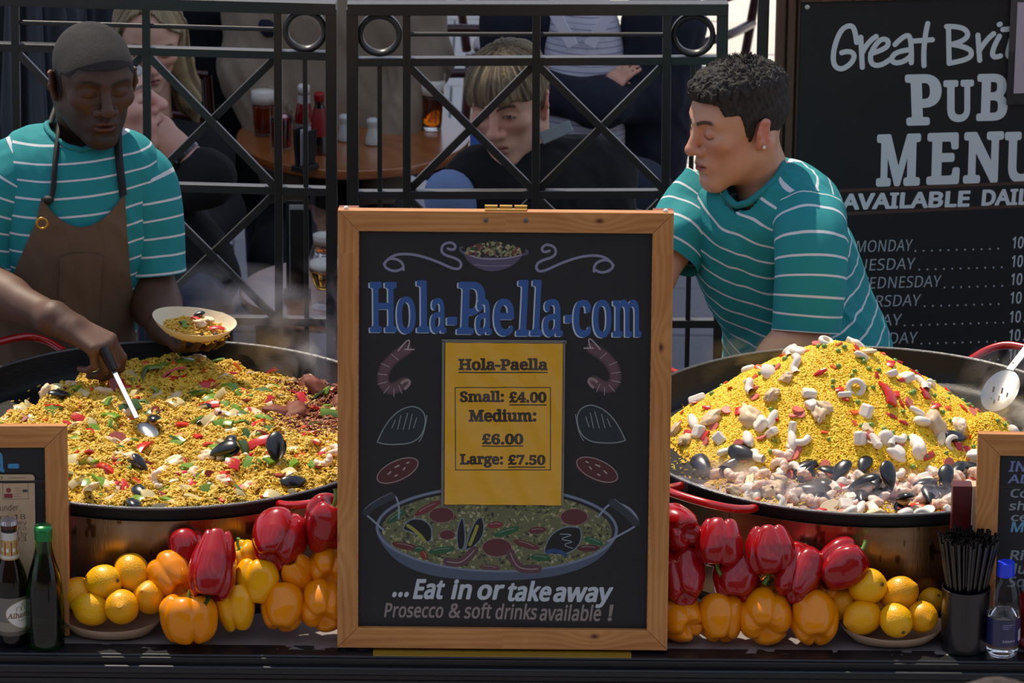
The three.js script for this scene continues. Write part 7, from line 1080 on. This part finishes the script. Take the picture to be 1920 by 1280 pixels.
// chairs, parasols
{
  const wood = M(0x3a130c, 0.3, { clearcoat: 0.3 });
  const ch = thing('terrace_chair', 'dark red wooden chair beyond the brown table', 'chair');
  obj('seat', lathe([[0.0001, 0.43], [0.19, 0.43], [0.2, 0.44], [0.2, 0.452], [0.19, 0.458], [0.0001, 0.455]], 40), wood, ch);
  for (const [x, z, h] of [[-0.15, 0.14, 0.43], [0.15, 0.14, 0.43], [-0.15, -0.14, 0.43], [0.15, -0.14, 0.43]]) obj('leg', rod(V(x * 1.15, 0, z * 1.2), V(x, h, z), 0.014, 0.017), wood, ch);
  for (const s of [-1, 1]) obj('back_post', tube([V(s * 0.16, 0.44, -0.15), V(s * 0.17, 0.65, -0.18), V(s * 0.165, 0.85, -0.22)], 0.014, 20, 10), wood, ch);
  for (const y of [0.62, 0.74, 0.85]) obj('back_rail', tube([V(-0.168, y, -0.18 - (y - 0.62) * 0.17), V(0, y + 0.01, -0.215 - (y - 0.62) * 0.17), V(0.168, y, -0.18 - (y - 0.62) * 0.17)], 0.014, 20, 8), wood, ch);
  const p0 = U(885, 150, -3.9); ch.position.set(p0.x, 0, -3.95); ch.rotation.y = 0.5;
  for (const [px, z, r, l] of [[1245, -4.7, -2.2, 'dark red wooden chair at the edge of the sunlit paving'], [1010, -5.1, 2.6, 'dark red wooden chair farthest back in the shade behind the fringed man'], [640, -3.45, 0, 'dark red wooden chair under the person in the beige jacket'], [1105, -3.32, 0, 'dark red wooden chair under the person with folded arms'], [290, -3.1, 0.2, 'dark red wooden chair under the blonde woman'], [150, -2.1, 1.2, 'dark red wooden chair under the grey-haired man'], [1040, -2.02, -0.3, 'dark red wooden chair under the man in the hooded jacket']]) { const c = ch.clone(); c.name = numbered('terrace_chair'); scene.add(c); const q = U(px, 300, z); c.position.set(q.x, 0, z); c.rotation.y = r; c.userData.label = l; }
  const jk = solo('jacket', lump(0.17, 0.03, 0.14, 3, 0.4, 1.5, 4), cloth(0x24488f), 'blue jacket thrown over the seat of the dark red chair', 'jacket', V(p0.x - 0.02, 0.485, -3.95));
  reseed(404); let first;
  [[50, -2.6, 0.15, 'closed dark parasol leaning at the corner nearest the picture edge'], [128, -3.3, 0.16, 'closed dark parasol standing behind the bent head of the cook in the apron']].forEach(([px, z, r, l]) => {
    const q = U(px, 120, z), t = thing('parasol', l, 'parasol', [q.x, 0, z]), g = lathe([[0.05, 0.3], [r, 0.34], [r * 0.9, 0.8], [r * 0.62, 1.3], [r * 0.3, 1.9], [0.03, 2.25]], 144), p = g.attributes.position;
    for (let i = 0; i < p.count; i++) { const a = Math.atan2(p.getZ(i), p.getX(i)), y = p.getY(i), k = 1 + 0.22 * Math.sin(a * 11 + 1.2 * noise(y * 3, a, 1)) + 0.1 * Math.sin(a * 23); p.setX(i, p.getX(i) * k); p.setZ(i, p.getZ(i) * k); } g.computeVertexNormals();
    obj('canvas', g, M(0x3a4048, 0.7, { side: THREE.DoubleSide }), t); obj('pole', rod(V(0, 0, 0), V(0, 2.3, 0), 0.019), M(0x2a2a2c, 0.4), t); obj('foot', lathe([[0.0001, 0], [0.2, 0], [0.2, 0.05], [0.03, 0.07], [0.0001, 0.07]], 32), M(0x2a2a2c, 0.8), t);
    for (const a of [0.9, 2.2, 1.5]) obj('rib', rod(V(Math.cos(a) * r * 1.25, 0.36, Math.sin(a) * r * 1.25), V(Math.cos(a + 0.5) * r * 1.0, 0.98, Math.sin(a + 0.5) * r), 0.0035), M(0xa9aebc, 0.3, { metalness: 0.5 }), t, 'pale metal rib');
  });
}
// ---------------------------------------------------------------- steam: thin curling wisps above the pans
{
  const W = 256, d = new Uint8Array(W * W * 4);
  for (let j = 0; j < W; j++) for (let i = 0; i < W; i++) { const x = i / W, y = j / W, wx = x + 0.18 * fbm(x * 4, y * 3, 4, 3), n = 0.5 + 0.9 * fbm(wx * 5, y * 3.2 - 0.4 * wx, 2, 5), e = Math.sin(Math.PI * x) * Math.sin(Math.PI * Math.pow(y, 0.8)), v = clamp((n - 0.28) * 1.5, 0, 1) * Math.pow(e, 0.9); const o = (j * W + i) * 4; d[o] = d[o + 1] = d[o + 2] = clamp(v * 255, 0, 255); d[o + 3] = 255; }
  const t = new THREE.DataTexture(d, W, W); t.magFilter = THREE.LinearFilter; t.needsUpdate = true;
  const m = (o) => new THREE.MeshPhysicalMaterial({ color: 0xf2f4f8, roughness: 1, transparent: true, opacity: o, alphaMap: t, side: THREE.DoubleSide, specularIntensity: 0 });
  const wisps = (label, list) => { const g = thing('steam', label, 'steam', [0, 0, 0], null, 'stuff'); list.forEach(([px, py, z, w, h, o], i) => {
    const c = U(px, py, z), q = new THREE.PlaneGeometry(w, h, 24, 24), p = q.attributes.position; for (let k = 0; k < p.count; k++) { const x = p.getX(k), y = p.getY(k); p.setZ(k, 0.05 * Math.sin(x * 9 + y * 7 + i * 2) + 0.04 * fbm(x * 8, y * 8, i, 2)); p.setX(k, x + 0.05 * Math.sin(y * 10 + i)); } q.computeVertexNormals(); const mm = obj('wisp', q, m(o), g); mm.position.copy(c); mm.rotation.set(0, (i % 3) * 0.5 - 0.5, i % 2 ? Math.PI : 0); }); };
  wisps('faint steam rising from the far side of the cooked paella', [[560, 640, -0.3, 0.36, 0.22, 0.34], [520, 610, -0.38, 0.3, 0.2, 0.3], [610, 610, -0.34, 0.22, 0.26, 0.3], [470, 580, -0.42, 0.26, 0.16, 0.22], [450, 780, -0.08, 0.3, 0.12, 0.14]]);
  wisps('white steam over the broth and mussels at the front of the raw rice pan', [[1380, 880, 0.18, 0.3, 0.12, 0.6], [1470, 920, 0.28, 0.34, 0.11, 0.7], [1560, 935, 0.33, 0.36, 0.1, 0.55], [1700, 945, 0.34, 0.3, 0.07, 0.4], [1340, 850, 0.12, 0.24, 0.12, 0.5], [1400, 700, -0.3, 0.26, 0.14, 0.12]]);
  wisps('steam beside the slotted spoon', [[1905, 760, -0.05, 0.2, 0.2, 0.45], [1900, 720, -0.12, 0.16, 0.18, 0.3]]);
}
scene.traverse((o) => { if (o.isMesh) { o.castShadow = true; o.receiveShadow = true; } });
renderer.render(scene, camera);
